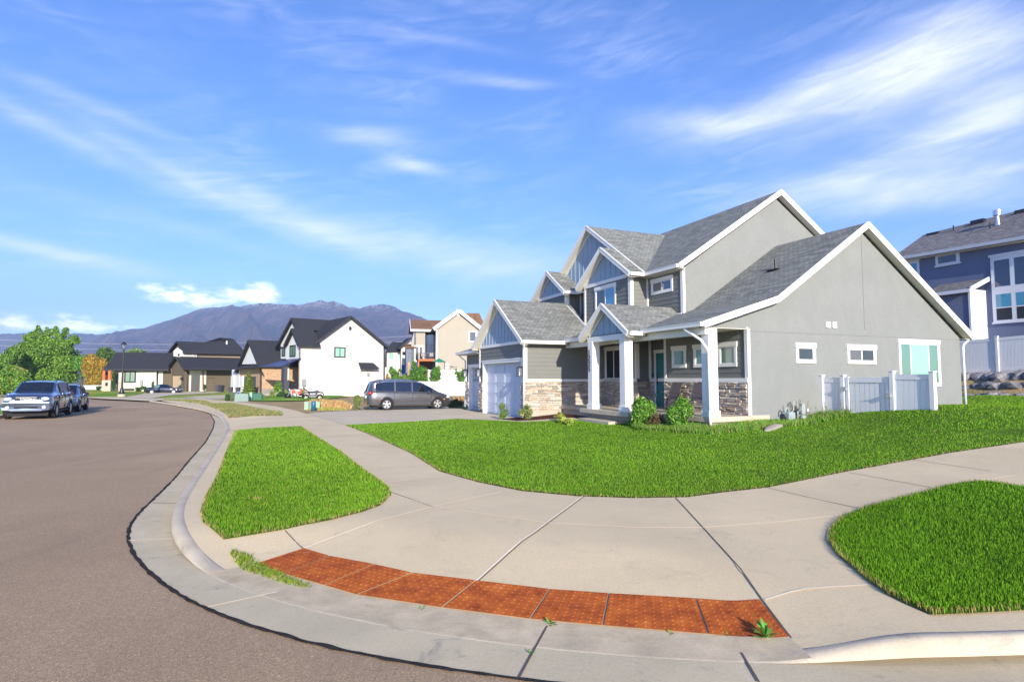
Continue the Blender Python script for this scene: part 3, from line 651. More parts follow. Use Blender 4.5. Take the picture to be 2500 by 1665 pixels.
laps(Pl('y',6.15),[(.2,ZB),(.85,ZB),(.85,3.55),(.2,3.55)],ls,z0=.12)
laps(Pl('y',8.7),[(-3.7,ZB-.02),(.2,ZB-.02),(.2,3.5),(-3.7,3.5)],ls,z0=.12)
laps(Pl('x',-3.7),[(8.74,2.72),(14.3,2.72),(14.3,3.45),(8.74,3.45)],ls,z0=.12); laps(Pl('x',-3.7),[(8.74,1.9),(9.02,1.9),(9.02,2.75),(8.74,2.75)],ls,z0=.12); laps(Pl('x',-3.7),[(13.8,1.9),(14.3,1.9),(14.3,2.75),(13.8,2.75)],ls,z0=.12)
laps(Pl('x',-3.3),[(14.3,2.6),(17.55,2.6),(17.55,3.3),(14.3,3.3)],ls,z0=.12); laps(Pl('x',-3.3),[(17.2,1.9),(17.55,1.9),(17.55,2.7),(17.2,2.7)],ls,z0=.12); laps(Pl('x',-3.3),[(14.3,1.9),(14.9,1.9),(14.9,2.7),(14.3,2.7)],ls,z0=.12)
# upper floor
laps(Pl('x',.65),[(3.78,4.1),(6.0,4.1),(6.0,6.05),(3.78,6.05)],ls,z0=.0)
laps(Pl('y',6.0),[(-.17,4.0),(.65,4.0),(.65,6.05),(-.17,6.05)],ls,z0=.0)
laps(Pl('x',-.17),[(6.04,3.9),(9.66,3.9),(9.66,6.1),(6.04,6.1)],ls,z0=0)
laps(Pl('x',.6),[(9.67,4.0),(11.5,4.0),(11.5,6.2),(9.67,6.2)],ls,z0=0)
laps(Pl('y',11.45),[(-.2,4.0),(.6,4.0),(.6,6.1),(-.2,6.1)],ls,z0=0)
laps(Pl('x',-.2),[(11.47,4.6),(14.6,4.6),(14.6,6.1),(11.47,6.1)],ls,z0=0)
ls.build('lap_siding',MSD1,gh,fix=False)
b=B(); b.box(.67,.8,3.9,6.1,4.0,6.1); b.box(-.15,.75,6.02,6.2,3.9,6.1); b.box(-.15,.0,6.02,9.65,3.9,6.1); b.box(.62,.8,9.6,11.5,3.9,6.3); b.box(-.18,.7,11.47,11.6,4.0,6.1); b.box(-.18,0,11.5,14.58,4.0,6.1)
b.build('upper_front_wall',MSD1,gh)
# batten gables
bt=B(); 
battens(Pl('x',-.17),[(6.02,6.14),(9.66,6.14),(7.82,7.36)],bt,.42)
battens(Pl('x',-.2),[(11.45,6.14),(14.6,6.14),(13.03,7.18)],bt,.42)
battens(Pl('x',.6),[(6.3,6.2),(14.5,6.2),(14.5,6.3),(10.3,9.0),(6.3,6.35)],bt,.42)
battens(Pl('x',-3.7),[(8.74,3.5),(14.28,3.5),(11.5,5.32)],bt,.40)
battens(Pl('x',-2.30),[(3.2,3.52),(5.62,3.52),(4.41,4.36)],bt,.42)
bt.build('batten_siding',MBT,gh,fix=False)
b=B(); 
for x,y0,y1,z,yp,zp in ((-.17,6.02,9.66,6.1,7.82,7.36),(-.2,11.45,14.6,6.1,13.03,7.18),(.6,6.0,14.6,6.1,10.3,9.0),(-3.7,8.72,14.3,3.45,11.5,5.32),(-2.28,3.15,5.65,3.46,4.41,4.36)):
    b.prism([(x+.01,y0,z),(x+.01,y1,z),(x+.01,yp,zp)],(.1,0,0))
b.build('gable_backing',MSD1,gh)
# stone wainscot
st=B()
stones(Pl('x',0.0),.02,4.08,.76,1.78,st,1,1.2); stones(Pl('x',.85),4.1,4.72,.76,1.78,st,2,.5); stones(Pl('x',.85),5.78,6.15,.76,1.78,st,2,.5); stones(Pl('x',.2),6.15,8.7,.76,1.78,st,3,.5)
stones(Pl('y',6.15),.18,.85,.76,1.78,st,9,.8)
stones(Pl('y',8.7),-3.76,.2,.55,1.76,st,4,.45); stones(Pl('x',-3.7),8.66,8.98,.42,1.74,st,5,1.4); stones(Pl('x',-3.7),13.78,14.34,.35,1.74,st,6,1.4); stones(Pl('x',-3.3),17.18,17.62,.35,1.74,st,7,1.4); stones(Pl('x',-3.3),14.32,14.9,.35,1.74,st,8,1)
st.build('stone_veneer',MST2,gh,fix=False)
b=B(); b.box(-3.70,-3.6,8.68,8.98,.1,.45); b.box(-3.7,.1,8.69,8.8,.1,.56); b.box(-3.7,-3.55,13.78,14.3,.1,.4); b.box(-3.3,-3.2,17.2,17.6,.1,.4); b.box(-1.5,0,-.09,.0,.2,.58); b.box(0,10.7,-.006,.1,.1,.42); b.split('foundation',MFO,gh)
# --- trims ---
tr=B()
plate(tr,Pl('x',0.0),-.02,4.08,1.78,1.91,0,.06); plate(tr,Pl('x',.85),4.1,6.15,1.78,1.91,0,.045); plate(tr,Pl('x',.2),6.15,8.7,1.78,1.91,0,.045); plate(tr,Pl('y',8.7),-3.74,.2,1.76,1.87,0,.055)
plate(tr,Pl('x',0.0),-.03,.09,1.91,3.5,0,.04); tr.box(-.04,.09,-.03,.0,.74,3.46)   # right corner
plate(tr,Pl('x',0.0),3.98,4.1,1.9,3.5,0,.035); tr.box(-.035,.06,4.06,4.1,.76,3.5)
plate(tr,Pl('x',.2),6.12,6.27,1.9,3.55,0,.035); tr.box(.165,.3,6.115,6.15,1.9,3.55); tr.box(.77,.85,6.11,6.15,1.9,3.55); plate(tr,Pl('x',.85),6.04,6.12,1.9,3.55,0,.03)
tr.box(-3.74,-3.6,8.665,8.7,1.86,3.5); tr.box(-3.74,-3.7,8.665,8.84,.5,3.5); tr.box(-3.74,-3.70,14.2,14.34,.3,3.46); tr.box(-3.74,-3.6,14.30,14.34,1.7,3.46)
plate(tr,Pl('x',-3.7),8.7,14.34,3.40,3.53,.0,.05)
# upper corner boards
tr.box(.61,.65,3.72,3.86,4.2,6.1); tr.box(.61,.72,3.715,3.75,4.0,6.1); tr.box(-.21,-.17,5.96,6.12,4.05,6.1); tr.box(-.21,-.05,5.955,6.0,4.05,6.1); tr.box(-.21,-.17,9.56,9.7,3.95,6.12)
tr.box(.60,.65,5.9,6.0,4.2,6.1); tr.box(-.24,-.2,11.41,11.55,4.3,6.12); tr.box(-.24,-.06,11.405,11.45,4.3,6.12); tr.box(-.24,-.2,14.5,14.64,4.6,6.1); tr.box(.56,.6,9.68,9.8,4.2,6.1); tr.box(.56,.6,11.34,11.45,4.2,6.1)
plate(tr,Pl('x',-.17),5.96,9.7,6.05,6.2,0,.05); plate(tr,Pl('x',-.2),11.4,14.64,6.05,6.2,0,.05); plate(tr,Pl('x',.65),3.75,6.0,6.0,6.08,0,.02)
for x,y0,y1,yp,zp,zz in ((-.17,6.0,9.68,7.82,7.50,6.2),(-.2,11.43,14.62,13.03,7.30,6.2),(.6,6.0,14.6,10.3,9.08,6.2),(-3.7,8.72,14.3,11.5,5.42,3.5),(-2.3,3.14,5.66,4.41,4.5,3.55)):
    s_=(zp-zz)/(yp-y0)
    for yy in (y0,y1): tr.beam((x-.02,yy,zz-.03),(x-.02,yp,zp-.02),.045,.10,(0,0,1))
tr.split('trim_board',MW,gh)
# --- roofs ---
def roofslab(b,pts,th=.16): 
    b.prism(pts,(0,0,-th))
def Z(x): return 4.5+(x-1.1)*.6605
r1=B()
roofslab(r1,[(1.1,-.25,4.50),(5.42,-.25,7.34),(5.42,3.8,7.34),(1.1,3.8,4.50)]); roofslab(r1,[(5.42,-.25,7.34),(11.05,-.25,3.58),(11.05,3.8,3.58),(5.42,3.8,7.34)])
roofslab(r1,[(-1.92,-.25,3.58),(1.1,-.25,4.50),(1.1,3.76,4.50),(-1.92,3.76,3.58)])
roofslab(r1,[(-1.92,3.76,3.58),(.66,3.76,4.366),(.66,6.0,4.366),(-.15,6.0,4.12),(-.15,9.9,4.12),(-1.92,8.2,3.58)])
r1.build('lower_roof',MS,gh)
def gableroof(b,x0,x1,yp,zp,ya,yb,ze):
    roofslab(b,[(x0,yp,zp),(x0,ya,ze),(x1,ya,ze),(x1,yp,zp)]); roofslab(b,[(x0,yb,ze),(x0,yp,zp),(x1,yp,zp),(x1,yb,ze)])
r2=B(); gableroof(r2,-2.55,.60,4.41,4.64,2.75,6.07,3.50); r2.build('porch_gable_roof',MS,gh)
r3=B(); gableroof(r3,-4.0,.0,11.5,5.60,8.33,14.67,3.50); r3.build('garage_roof',MS,gh)
r4=B(); roofslab(r4,[(-3.7,14.5,3.38),(-3.7,18.1,3.38),(-1.2,16.6,4.2),(-1.2,14.5,4.2)]); roofslab(r4,[(-3.7,18.1,3.38),(3,18.1,3.38),(1.0,16.6,4.2),(-1.2,16.6,4.2)]); r4.build('side_garage_roof',MS,gh)
r5=B(); roofslab(r5,[(.28,3.5,6.17),(5.55,3.5,9.64),(5.55,15,9.64),(.28,15,6.17)]); roofslab(r5,[(5.55,3.5,9.64),(10.8,3.5,6.17),(10.8,15,6.17),(5.55,15,9.64)])
gableroof(r5,.3,5.2,10.3,9.26,5.62,14.95,6.17); r5.build('main_roof',MS,gh)
r6=B(); gableroof(r6,-.46,3.0,7.82,7.62,5.64,10.0,6.17); gableroof(r6,-.5,2.6,13.03,7.46,11.1,14.96,6.17); r6.build('dormer_roof',MS,gh)
# fascia, soffit and gutters
fa=B(); so=B(); gu=B()
def rake(x,yp,zp,ya,ze,t=.03,h=.20,ov=.25,ax='x'):
    if ax=='x': a,c_=(x-t/2,ya,ze-.085),(x-t/2,yp,zp-.085)
    else: a,c_=(ya,x-t/2,ze-.085),(yp,x-t/2,zp-.085)
    fa.beam(a,c_,t,h); fa.beam((a[0],a[1],a[2]+.075) if ax=='x' else (a[0],a[1]-.012,a[2]+.07),(c_[0],c_[1],c_[2]+.075) if ax=='x' else (c_[0],c_[1]-.012,c_[2]+.07),t*1.8,.05)
    e=ov
    if ax=='x': so.prism([(x,ya,ze-.18),(x,yp,zp-.18),(x+e,yp,zp-.18),(x+e,ya,ze-.18)],(0,0,-.012))
    else: so.prism([(ya,x,ze-.18),(yp,x,zp-.18),(yp,x+e,zp-.18),(ya,x+e,ze-.18)],(0,0,-.012))
rake(-.25,5.42,7.34,1.1,4.50,ax='y'); rake(-.25,5.42,7.34,11.05,3.58,ax='y'); rake(-.25,1.1,4.50,-1.92,3.58,ax='y')
rake(3.5,5.55,9.64,.28,6.17,ax='y'); rake(3.5,5.55,9.64,10.8,6.17,ax='y')
for x,yp,zp,ya,yb,ze,ov in ((-2.55,4.41,4.64,2.75,6.07,3.50,.25),(-4.0,11.5,5.60,8.33,14.67,3.50,.3),(.3,10.3,9.26,5.62,14.95,6.17,.3),(-.46,7.82,7.62,5.64,10.0,6.17,.29),(-.5,13.03,7.46,11.1,14.96,6.17,.3)):
    rake(x,yp,zp,ya,ze,ov=ov); rake(x,yp,zp,yb,ze,ov=ov)
def eave(b,a,c_,s_=1,h=.13,w_=.11):  # gutter along a level eave from a to c
    b.beam((a[0],a[1],a[2]-.065),(c_[0],c_[1],c_[2]-.065),w_,h)
    b.beam((a[0],a[1],a[2]-.004),(c_[0],c_[1],c_[2]-.004),w_+.025,.02)
eave(gu,(-1.98,-.24,3.57),(-1.98,2.75,3.57)); eave(gu,(-1.98,6.05,3.57),(-1.98,8.4,3.57)); eave(gu,(-2.5,2.70,3.49),(-1.9,2.70,3.49)); eave(gu,(-2.5,6.1,3.49),(-1.9,6.1,3.49))
eave(gu,(-4.0,8.28,3.49),(-1.9,8.28,3.49)); eave(gu,(11.1,-.2,3.57),(11.1,3.7,3.57)); eave(gu,(-3.76,14.6,3.37),(-3.76,18.1,3.37))
eave(gu,(.22,3.52,6.16),(.22,5.62,6.16)); eave(gu,(-.46,5.58,6.16),(.22,5.58,6.16)); eave(gu,(.2,10.05,6.16),(.2,11.05,6.16)); eave(gu,(-.46,10.05,6.16),(.2,10.05,6.16)); eave(gu,(-.5,11.05,6.16),(.2,11.05,6.16))
gu.split('gutter_channel',MW,gh); fa.split('fascia',MW,gh)
so.box(-1.95,-.02,-.02,8.6,3.425,3.44); so.box(10.7,11.1,-.2,4,3.40,3.415); so.box(.2,.67,3.6,6,6.02,6.03); so.box(-.45,.1,5.6,6.0,6.02,6.03); so.box(-4.0,.0,8.3,8.7,3.345,3.355); so.box(-4,-3.3,14.3,14.6,3.34,3.35); so.box(-3.8,-3.2,14.4,18,3.2,3.215)
so.split('soffit',mat('soffit_vinyl',(.66,.63,.55),.6,.3,var=(2,.02)),gh)
b=B(); b.box(-1.75,-1.50,-.10,5.0,3.22,3.43); b.box(-2.4,-2.15,3.1,5.7,3.27,3.47); b.box(-2.3,-1.6,3.16,3.3,3.27,3.45); b.box(-2.3,-1.6,5.5,5.64,3.27,3.45); b.box(-1.75,-1.5,5.3,8.65,3.22,3.43); b.split('porch_beam',MW,gh)
# wall flashings
b=B(); b.beam((-.26,11.4,5.60-.067*0),(-.26,11.4,5.61),.02,.02); b.beam((.56,3.76,4.33),(.56,5.3,4.33),.02,.09); b.beam((.50,4.55,4.60),(.50,5.45,4.0),.03,.11); b.beam((-.24,11.42,5.50),(-.24,8.9,3.92),.03,.10)
b.split('flashing',MW,gh)
# --- columns ---
def column(x0,y0,s_=.33,z1=3.30,num=False):
    c_=B(); c_.box(x0,x0+s_,y0,y0+s_,.76,z1); o=c_.build('porch_column',MW,gh,bevel=.006)
    c2=B(); c2.box(x0-.035,x0+s_+.035,y0-.035,y0+s_+.035,.752,.95); c2.build('column_base',MW,o,bevel=.005); return o
c1=column(-2.42,5.30); c2_=column(-2.42,3.13); c3=column(-1.66,-.15,z1=3.42)
# house numbers, vertical on the outer column
digits=['1','2','2','5']
bd_=B()
SEG={'1':[((.5,1),(.5,0)),((.5,1),(.32,.82)),((.3,0),(.7,0))],'2':[((.15,.85),(.3,1)),((.3,1),(.7,1)),((.7,1),(.85,.82)),((.85,.82),(.8,.6)),((.8,.6),(.15,.0)),((.15,0),(.9,0))],'5':[((.85,1),(.25,1)),((.25,1),(.2,.58)),((.2,.58),(.7,.6)),((.7,.6),(.88,.35)),((.88,.35),(.7,.05)),((.7,.05),(.15,.02))]}
for i,dg in enumerate(digits):
    z1_=2.98-i*.215
    for (a,c_),(d,e) in [((p[0],p[1]),(q[0],q[1])) for p,q in SEG[dg]]:
        ya=5.575-.13*a; yb=5.575-.13*d; bd_.beam((-2.432,ya,z1_-.17+.17*c_),(-2.432,yb,z1_-.17+.17*e),.022,.024,(1,0,0))
bd_.build('house_number',MBLK,c1)
# --- porch slab ---
b=B(); b.prism([(-1.76,-.2,.60),(-1.76,2.7,.60),(-2.62,2.7,.60),(-2.62,5.95,.60),(-2.0,5.95,.60),(-2.0,8.68,.60),(.84,8.68,.60),(.84,-.02,.60),(-.0,-.02,.60),(0,-.2,.60)],(0,0,.155)); b.build('porch_slab',MCK,gh,bevel=.012)
b=B(); b.prism([(-1.68,-.1,.1),(-1.68,2.8,.1),(-2.3,2.8,.1),(-2.3,5.8,.1),(-1.9,5.8,.1),(-1.9,8.68,.1),(0,8.68,.1),(0,-.1,.1)],(0,0,.5)); b.build('porch_foundation',MFO,gh)
b=B(); b.box(-3.0,-2.3,3.3,5.4,.2,.42); b.build('porch_step',MCK,gh,bevel=.01)
# --- windows ---
def window(pl,t0,t1,z0,z1,glass,mull=(),head=True,screen=None,name='window',parent=gh,frm=.09,rails=(),trimc=None):
    """t0..t1, z0..z1 outer casing; mull: fractions where vertical bars stand"""
    tm=trimc or MW; fb=B(); e=frm
    plate(fb,pl,t0+.0,t0+e,z0+.0,z1-.02,.0,.045); plate(fb,pl,t1-e,t1,z0,z1-.02,0,.045); plate(fb,pl,t0+e,t1-e,z0,z0+e,0,.045); plate(fb,pl,t0+e,t1-e,z1-e-.06,z1-.02,0,.045)
    if head: plate(fb,pl,t0-.03,t1+.03,z1-.15,z1,0,.062)
    fr=fb.build(name,tm,parent)
    a0,a1,b0,b1=t0+e,t1-e,z0+e,z1-.15 if head else z1-e-.06
    s_=B(); f=.035
    for q0,q1,r0,r1 in ((a0,a0+f,b0,b1),(a1-f,a1,b0,b1),(a0+f,a1-f,b0,b0+f),(a0+f,a1-f,b1-f,b1)): plate(s_,pl,q0,q1,r0,r1,-.03,.034)
    for m in mull: q=a0+(a1-a0)*m; plate(s_,pl,q-.025,q+.025,b0+f,b1-f,-.03,.032)
    for m in rails: q=b0+(b1-b0)*m; plate(s_,pl,a0+f,a1-f,q-.02,q+.02,-.03,.030)
    s_.build('sash',MWH if trimc is None else tm,fr)
    gl=glass if isinstance(glass,(list,tuple)) else [glass]; n=len(gl); cuts=[0]+list(mull)+[1] if len(gl)>1 else [0,1]
    for i,g in enumerate(gl):
        q0=a0+(a1-a0)*cuts[i]; q1=a0+(a1-a0)*cuts[i+1]; gb=B(); gb.poly([pl.p(q0,b0,.021),pl.p(q1,b0,.021),pl.p(q1,b1,.021),pl.p(q0,b1,.021)]); gb.build('window_pane',g,fr,fix=False)
    return fr
window(pS,2.04,2.92,2.40,3.06,MGL); window(pS,4.44,5.88,2.40,3.06,[MGM,MGL],(.5,)); window(pS,7.1,9.42,1.62,3.32,[MGG,MGW,MGG],(.26,.74))
PX0=Pl('x',0.0); window(PX0,2.85,3.62,2.28,3.08,MGG); window(PX0,1.66,2.45,2.28,3.08,MGG); window(PX0,.43,1.24,2.28,3.08,MGG)
window(Pl('x',.2),6.75,8.5,1.82,3.28,[MGM,MGL],(.5,)) if False else window(Pl('x',.2),6.55,8.55,1.80,3.30,[MGL,MGL],(.66,))
window(Pl('x',.65),4.33,5.68,5.28,5.92,[MGB,MGM],(.5,)); window(Pl('x',-.17),7.05,8.72,4.3,5.98,[MGBL,MGL],(.5,)) 
# front door
b=B(); pd=Pl('x',.85); plate(b,pd,4.68,4.78,.76,2.95,0,.04); plate(b,pd,5.72,5.82,.76,2.95,0,.04); plate(b,pd,4.66,5.84,2.92,3.06,0,.05); dfr=b.build('door_frame',MW,gh)
MTEAL=mat('teal_paint',(.02,.17,.19),.45,.4,var=(3,.05)); b=B(); plate(b,pd,4.78,5.72,.77,2.92,0,.022)
for z0_,z1_ in ((.95,1.5),(1.62,2.2),(2.32,2.8)): 
    for t0_ in (4.86,5.3): plate(b,pd,t0_,t0_+.34,z0_,z1_,0,.032)
dr=b.build('front_door',MTEAL,gh); b=B(); plate(b,pd,5.60,5.64,1.65,1.95,.02,.06); plate(b,pd,5.59,5.65,2.02,2.09,.012,.045); b.build('door_handle',MBLK,dr)
b=B(); plate(b,pd,5.92,5.97,1.98,2.12,0,.04); b.build('doorbell',MBLK,gh)
# vents on the gable wall
for t in (3.47,3.77): b=B(); plate(b,pS,t,t+.19,3.60,3.80,.0,.045); b.build('wall_vent',MW,gh)
# plumbing vent on the wing roof
b=B(); b.tube([(3.2,1.75,5.7),(3.2,1.75,6.25)],.045); b.box(3.0,3.4,1.5,2.0,5.82,5.86); b.build('roof_vent',MBLK,gh)
# garage doors
def gdoor(x,y0,y1,z0,z1,cols,rows=4,parent=gh):
    b=B(); pl=Pl('x',x); plate(b,pl,y0,y1,z0,z1,.0,.02); W_=(y1-y0)/cols; Hh=(z1-z0)/rows
    for r in range(rows):
        for c_ in range(cols):
            a=y0+c_*W_+.06; d=a+W_-.12; p0=z0+r*Hh+.05; p1=p0+Hh-.10
            for q in ((a,d,p0,p0+.03),(a,d,p1-.03,p1),(a,a+.03,p0+.03,p1-.03),(d-.03,d,p0+.03,p1-.03)): plate(b,pl,*q[:2],*q[2:],.018,.032)
        if r: plate(b,pl,y0,y1,z0+r*Hh-.006,z0+r*Hh+.006,.018,.024)
    o=b.build('garage_door',MGD,parent); 
    return o
gd=gdoor(-3.50,9.02,13.72,.17,2.62,4,5); gd2=gdoor(-3.08,14.95,17.15,.14,2.5,2,5)
b=B(); 
for (x,y0,y1,z1) in ((-3.7,8.98,13.78,2.62),(-3.3,14.9,17.2,2.5)):
    b.box(x-.03,x+.2,y1-.05,y1+.08,.14,z1+.02); b.box(x-.03,x+.2,y0-.08,y0+.05,.14,z1+.02); b.box(x-.035,x+.2,y0-.11,y1+.11,z1,z1+.13); b.box(x-.06,x+.1,y0-.14,y1+.14,z1+.12,z1+.17)
b.build('garage_door_frame',MW,gh)
# lanterns
MLGL=mat('lantern_glass',(.5,.55,.6),.1,.8,alpha=.22)
def lantern(x,y,z):
    b=B(); b.box(x-.03,x,y-.06,y+.06,z-.12,z+.2); b.box(x-.15,x-.03,y-.015,y+.015,z+.15,z+.18)
    for i in (-1,1):
        for j in (-1,1): b.box(x-.15+i*.085-.013,x-.15+i*.085+.013,y+j*.085-.013,y+j*.085+.013,z-.22,z+.14)
    b.box(x-.245,x-.055,y-.095,y+.095,z-.235,z-.215); b.box(x-.245,x-.055,y-.095,y+.095,z+.13,z+.155); b.lathe([(.1,0),(.02,.05)],8,(x-.15,y,z+.155))
    o=b.build('wall_lantern',MBLK,gh); g=B(); g.box(x-.23,x-.07,y-.08,y+.08,z-.21,z+.13); g.build('lantern_glass',MLGL,o); g=B(); g.tube([(x-.15,y,z-.2),(x-.15,y,z-.05)],.02,8); g.build('candle',MW,o)
lantern(-3.74,8.83,2.22); lantern(-3.74,14.05,2.22); lantern(-3.34,17.42,2.22)
# downspouts
b=B(); b.tube([(-1.98,.55,3.45),(-1.98,.50,3.38),(-1.84,-.02,3.05),(-1.80,-.16,2.85),(-1.72,-.20,2.7),(-1.70,-.21,1.0),(-1.76,-.25,.85),(-1.74,-.25,.45)],.045,8); b.build('downspout',MWH,gh,smooth=True)
b=B(); b.tube([(-3.9,8.3,3.4),(-3.88,8.34,3.3),(-3.80,8.58,3.18),(-3.78,8.62,3.08),(-3.78,8.62,.6)],.045,8); b.build('downspout',MWH,gh,smooth=True); b=B(); b.tube([(-3.78,8.62,.6),(-3.78,8.6,.35),(-3.85,8.5,.25)],.055,8); b.build('downspout_shoe',MBLK,gh,smooth=True)
b=B(); b.tube([(11.1,-.1,3.45),(11.08,-.1,3.38),(10.82,-.08,3.2),(10.77,-.07,3.1),(10.77,-.07,.75)],.045,8); b.build('downspout',MWH,gh,smooth=True)
b=B(); b.tube([(-3.76,17.9,3.3),(-3.5,17.75,3.0),(-3.36,17.7,2.9),(-3.36,17.7,.3)],.04,8); b.build('downspout',MWH,gh,smooth=True)
# ================= GRASS AND PLANTS =================
def blades(name,poly,hf,dens,hgt,seed,cols,wid=.006,kind='stuff',label=None,cat=None,maxn=400000,lean=.35,within=None,dz=0.0,edge=True):
    """short grass as single tapered blades; dens(dist)->blades per m2"""
    rng=np.random.default_rng(seed); poly=np.array(poly,float)[:,:2]; x0,y0=poly.min(0); x1,y1=poly.max(0)
    P=[]
    cs=1.0
    for gx in np.arange(x0,x1,cs):
        for gy in np.arange(y0,y1,cs):
            c_=np.array([gx+.5,gy+.5]); d=max(1.5,math.hypot(*c_)); 
            if gy+1<1 or abs((gx+.5)/max(gy+.5,.1))>2.2: continue
            n=int(dens(d)); 
            if n: P.append(rng.random((n,2))*cs+(gx,gy))
    P=np.vstack(P); P=P[inside(P,poly)]
    # thin out into clumps
    if len(P)>maxn: P=P[rng.permutation(len(P))[:maxn]]
    n=len(P); z=hf(P)+dz; d=np.hypot(P[:,0],P[:,1])
    cl=np.sin(P[:,0]*3.1+1.3*np.sin(P[:,1]*2.3))*np.cos(P[:,1]*2.7+1.1*np.sin(P[:,0]*1.9)); cl2=np.sin(P[:,0]*.8+2)*np.cos(P[:,1]*.7)
    h=hgt*(.7+.6*rng.random(n))*(1+.08*cl); wd=wid*(.7+.6*rng.random(n))*np.maximum(1,d/7.5)
    an=rng.random(n)*2*np.pi; bx,by=np.cos(an),np.sin(an); la=rng.random(n)*2*np.pi; lk=lean*h*rng.random(n)*1.6; lx,ly=np.cos(la)*lk,np.sin(la)*lk
    V=np.zeros((n,5,3)); 
    V[:,0]=np.stack([P[:,0]-bx*wd/2,P[:,1]-by*wd/2,z-.005],1); V[:,1]=np.stack([P[:,0]+bx*wd/2,P[:,1]+by*wd/2,z-.005],1)
    V[:,2]=np.stack([P[:,0]+bx*wd*.38+lx*.4,P[:,1]+by*wd*.38+ly*.4,z+h*.6],1); V[:,3]=np.stack([P[:,0]-bx*wd*.38+lx*.4,P[:,1]-by*wd*.38+ly*.4,z+h*.6],1)
    V[:,4]=np.stack([P[:,0]+lx,P[:,1]+ly,z+h],1)
    me=bpy.data.meshes.new(name); me.vertices.add(n*5); me.vertices.foreach_set('co',V.astype(np.float32).ravel())
    base=np.arange(n)[:,None]*5; loops=np.concatenate([base+[0,1,2,3],base+[3,2,4]],1).ravel().astype(np.int32)
    me.loops.add(n*7); me.loops.foreach_set('vertex_index',loops); me.polygons.add(n*2)
    ls=(np.arange(n)[:,None]*7+[0,4]).ravel(); lt=np.tile([4,3],n); me.polygons.foreach_set('loop_start',ls.astype(np.int32)); me.polygons.foreach_set('loop_total',lt.astype(np.int32)); me.update(calc_edges=True)
    c=np.array(cols,float)[rng.integers(0,len(cols),n)]*(.8+.4*rng.random((n,1)))*(1+.11*cl2[:,None]+.05*cl[:,None])
    if edge:
        ed=nearest(P,np.vstack([poly,poly[:1]]))[1]; mk=(ed<.045*rng.random(n)**2*2); c[mk]=np.array([.30,.24,.09])*(.7+.6*rng.random((mk.sum(),1)))
    for (qx,qy),qr in SPOTS:
        dd=np.hypot(P[:,0]-qx,(P[:,1]-qy)*.6)+rng.normal(0,qr*.35,n); mk=dd<qr; c[mk]=np.array([.36,.30,.10])*(.7+.6*rng.random((mk.sum(),1)))
    ca=np.ones((n,5,4),np.float32); ca[:,:,:3]=c[:,None,:]; ca[:,:2,:3]*=1.0
    at_=me.color_attributes.new('Col','FLOAT_COLOR','POINT'); at_.data.foreach_set('color',ca.ravel())
    me.materials.append(MGR); o=bpy.data.objects.new(name,me); COL.objects.link(o); tag(o,label,cat,kind=kind); return o
SPOTS=[(tuple(unproj([(628,1220)],HS)[0]),.06)]
GC=[(.09,.215,.008),(.115,.27,.012),(.145,.31,.018),(.07,.17,.008),(.18,.33,.025),(.115,.245,.01),(.10,.24,.01),(.24,.30,.06)]
dn=lambda d: 7000*min(1,(5.2/d)**1.75)
blades('main_lawn_grass',ml_poly,HL,dn,.036,1,GC,maxn=560000,wid=.005)
blades('parkway_grass',pk,HS,dn,.036,2,GC,maxn=200000,dz=.01,wid=.005)
blades('corner_grass',rcp,HS,lambda d: 8500*min(1,(5.2/d)**1.6),.042,3,GC[:4]+[(.05,.13,.01)],maxn=330000,dz=.01,wid=.005)
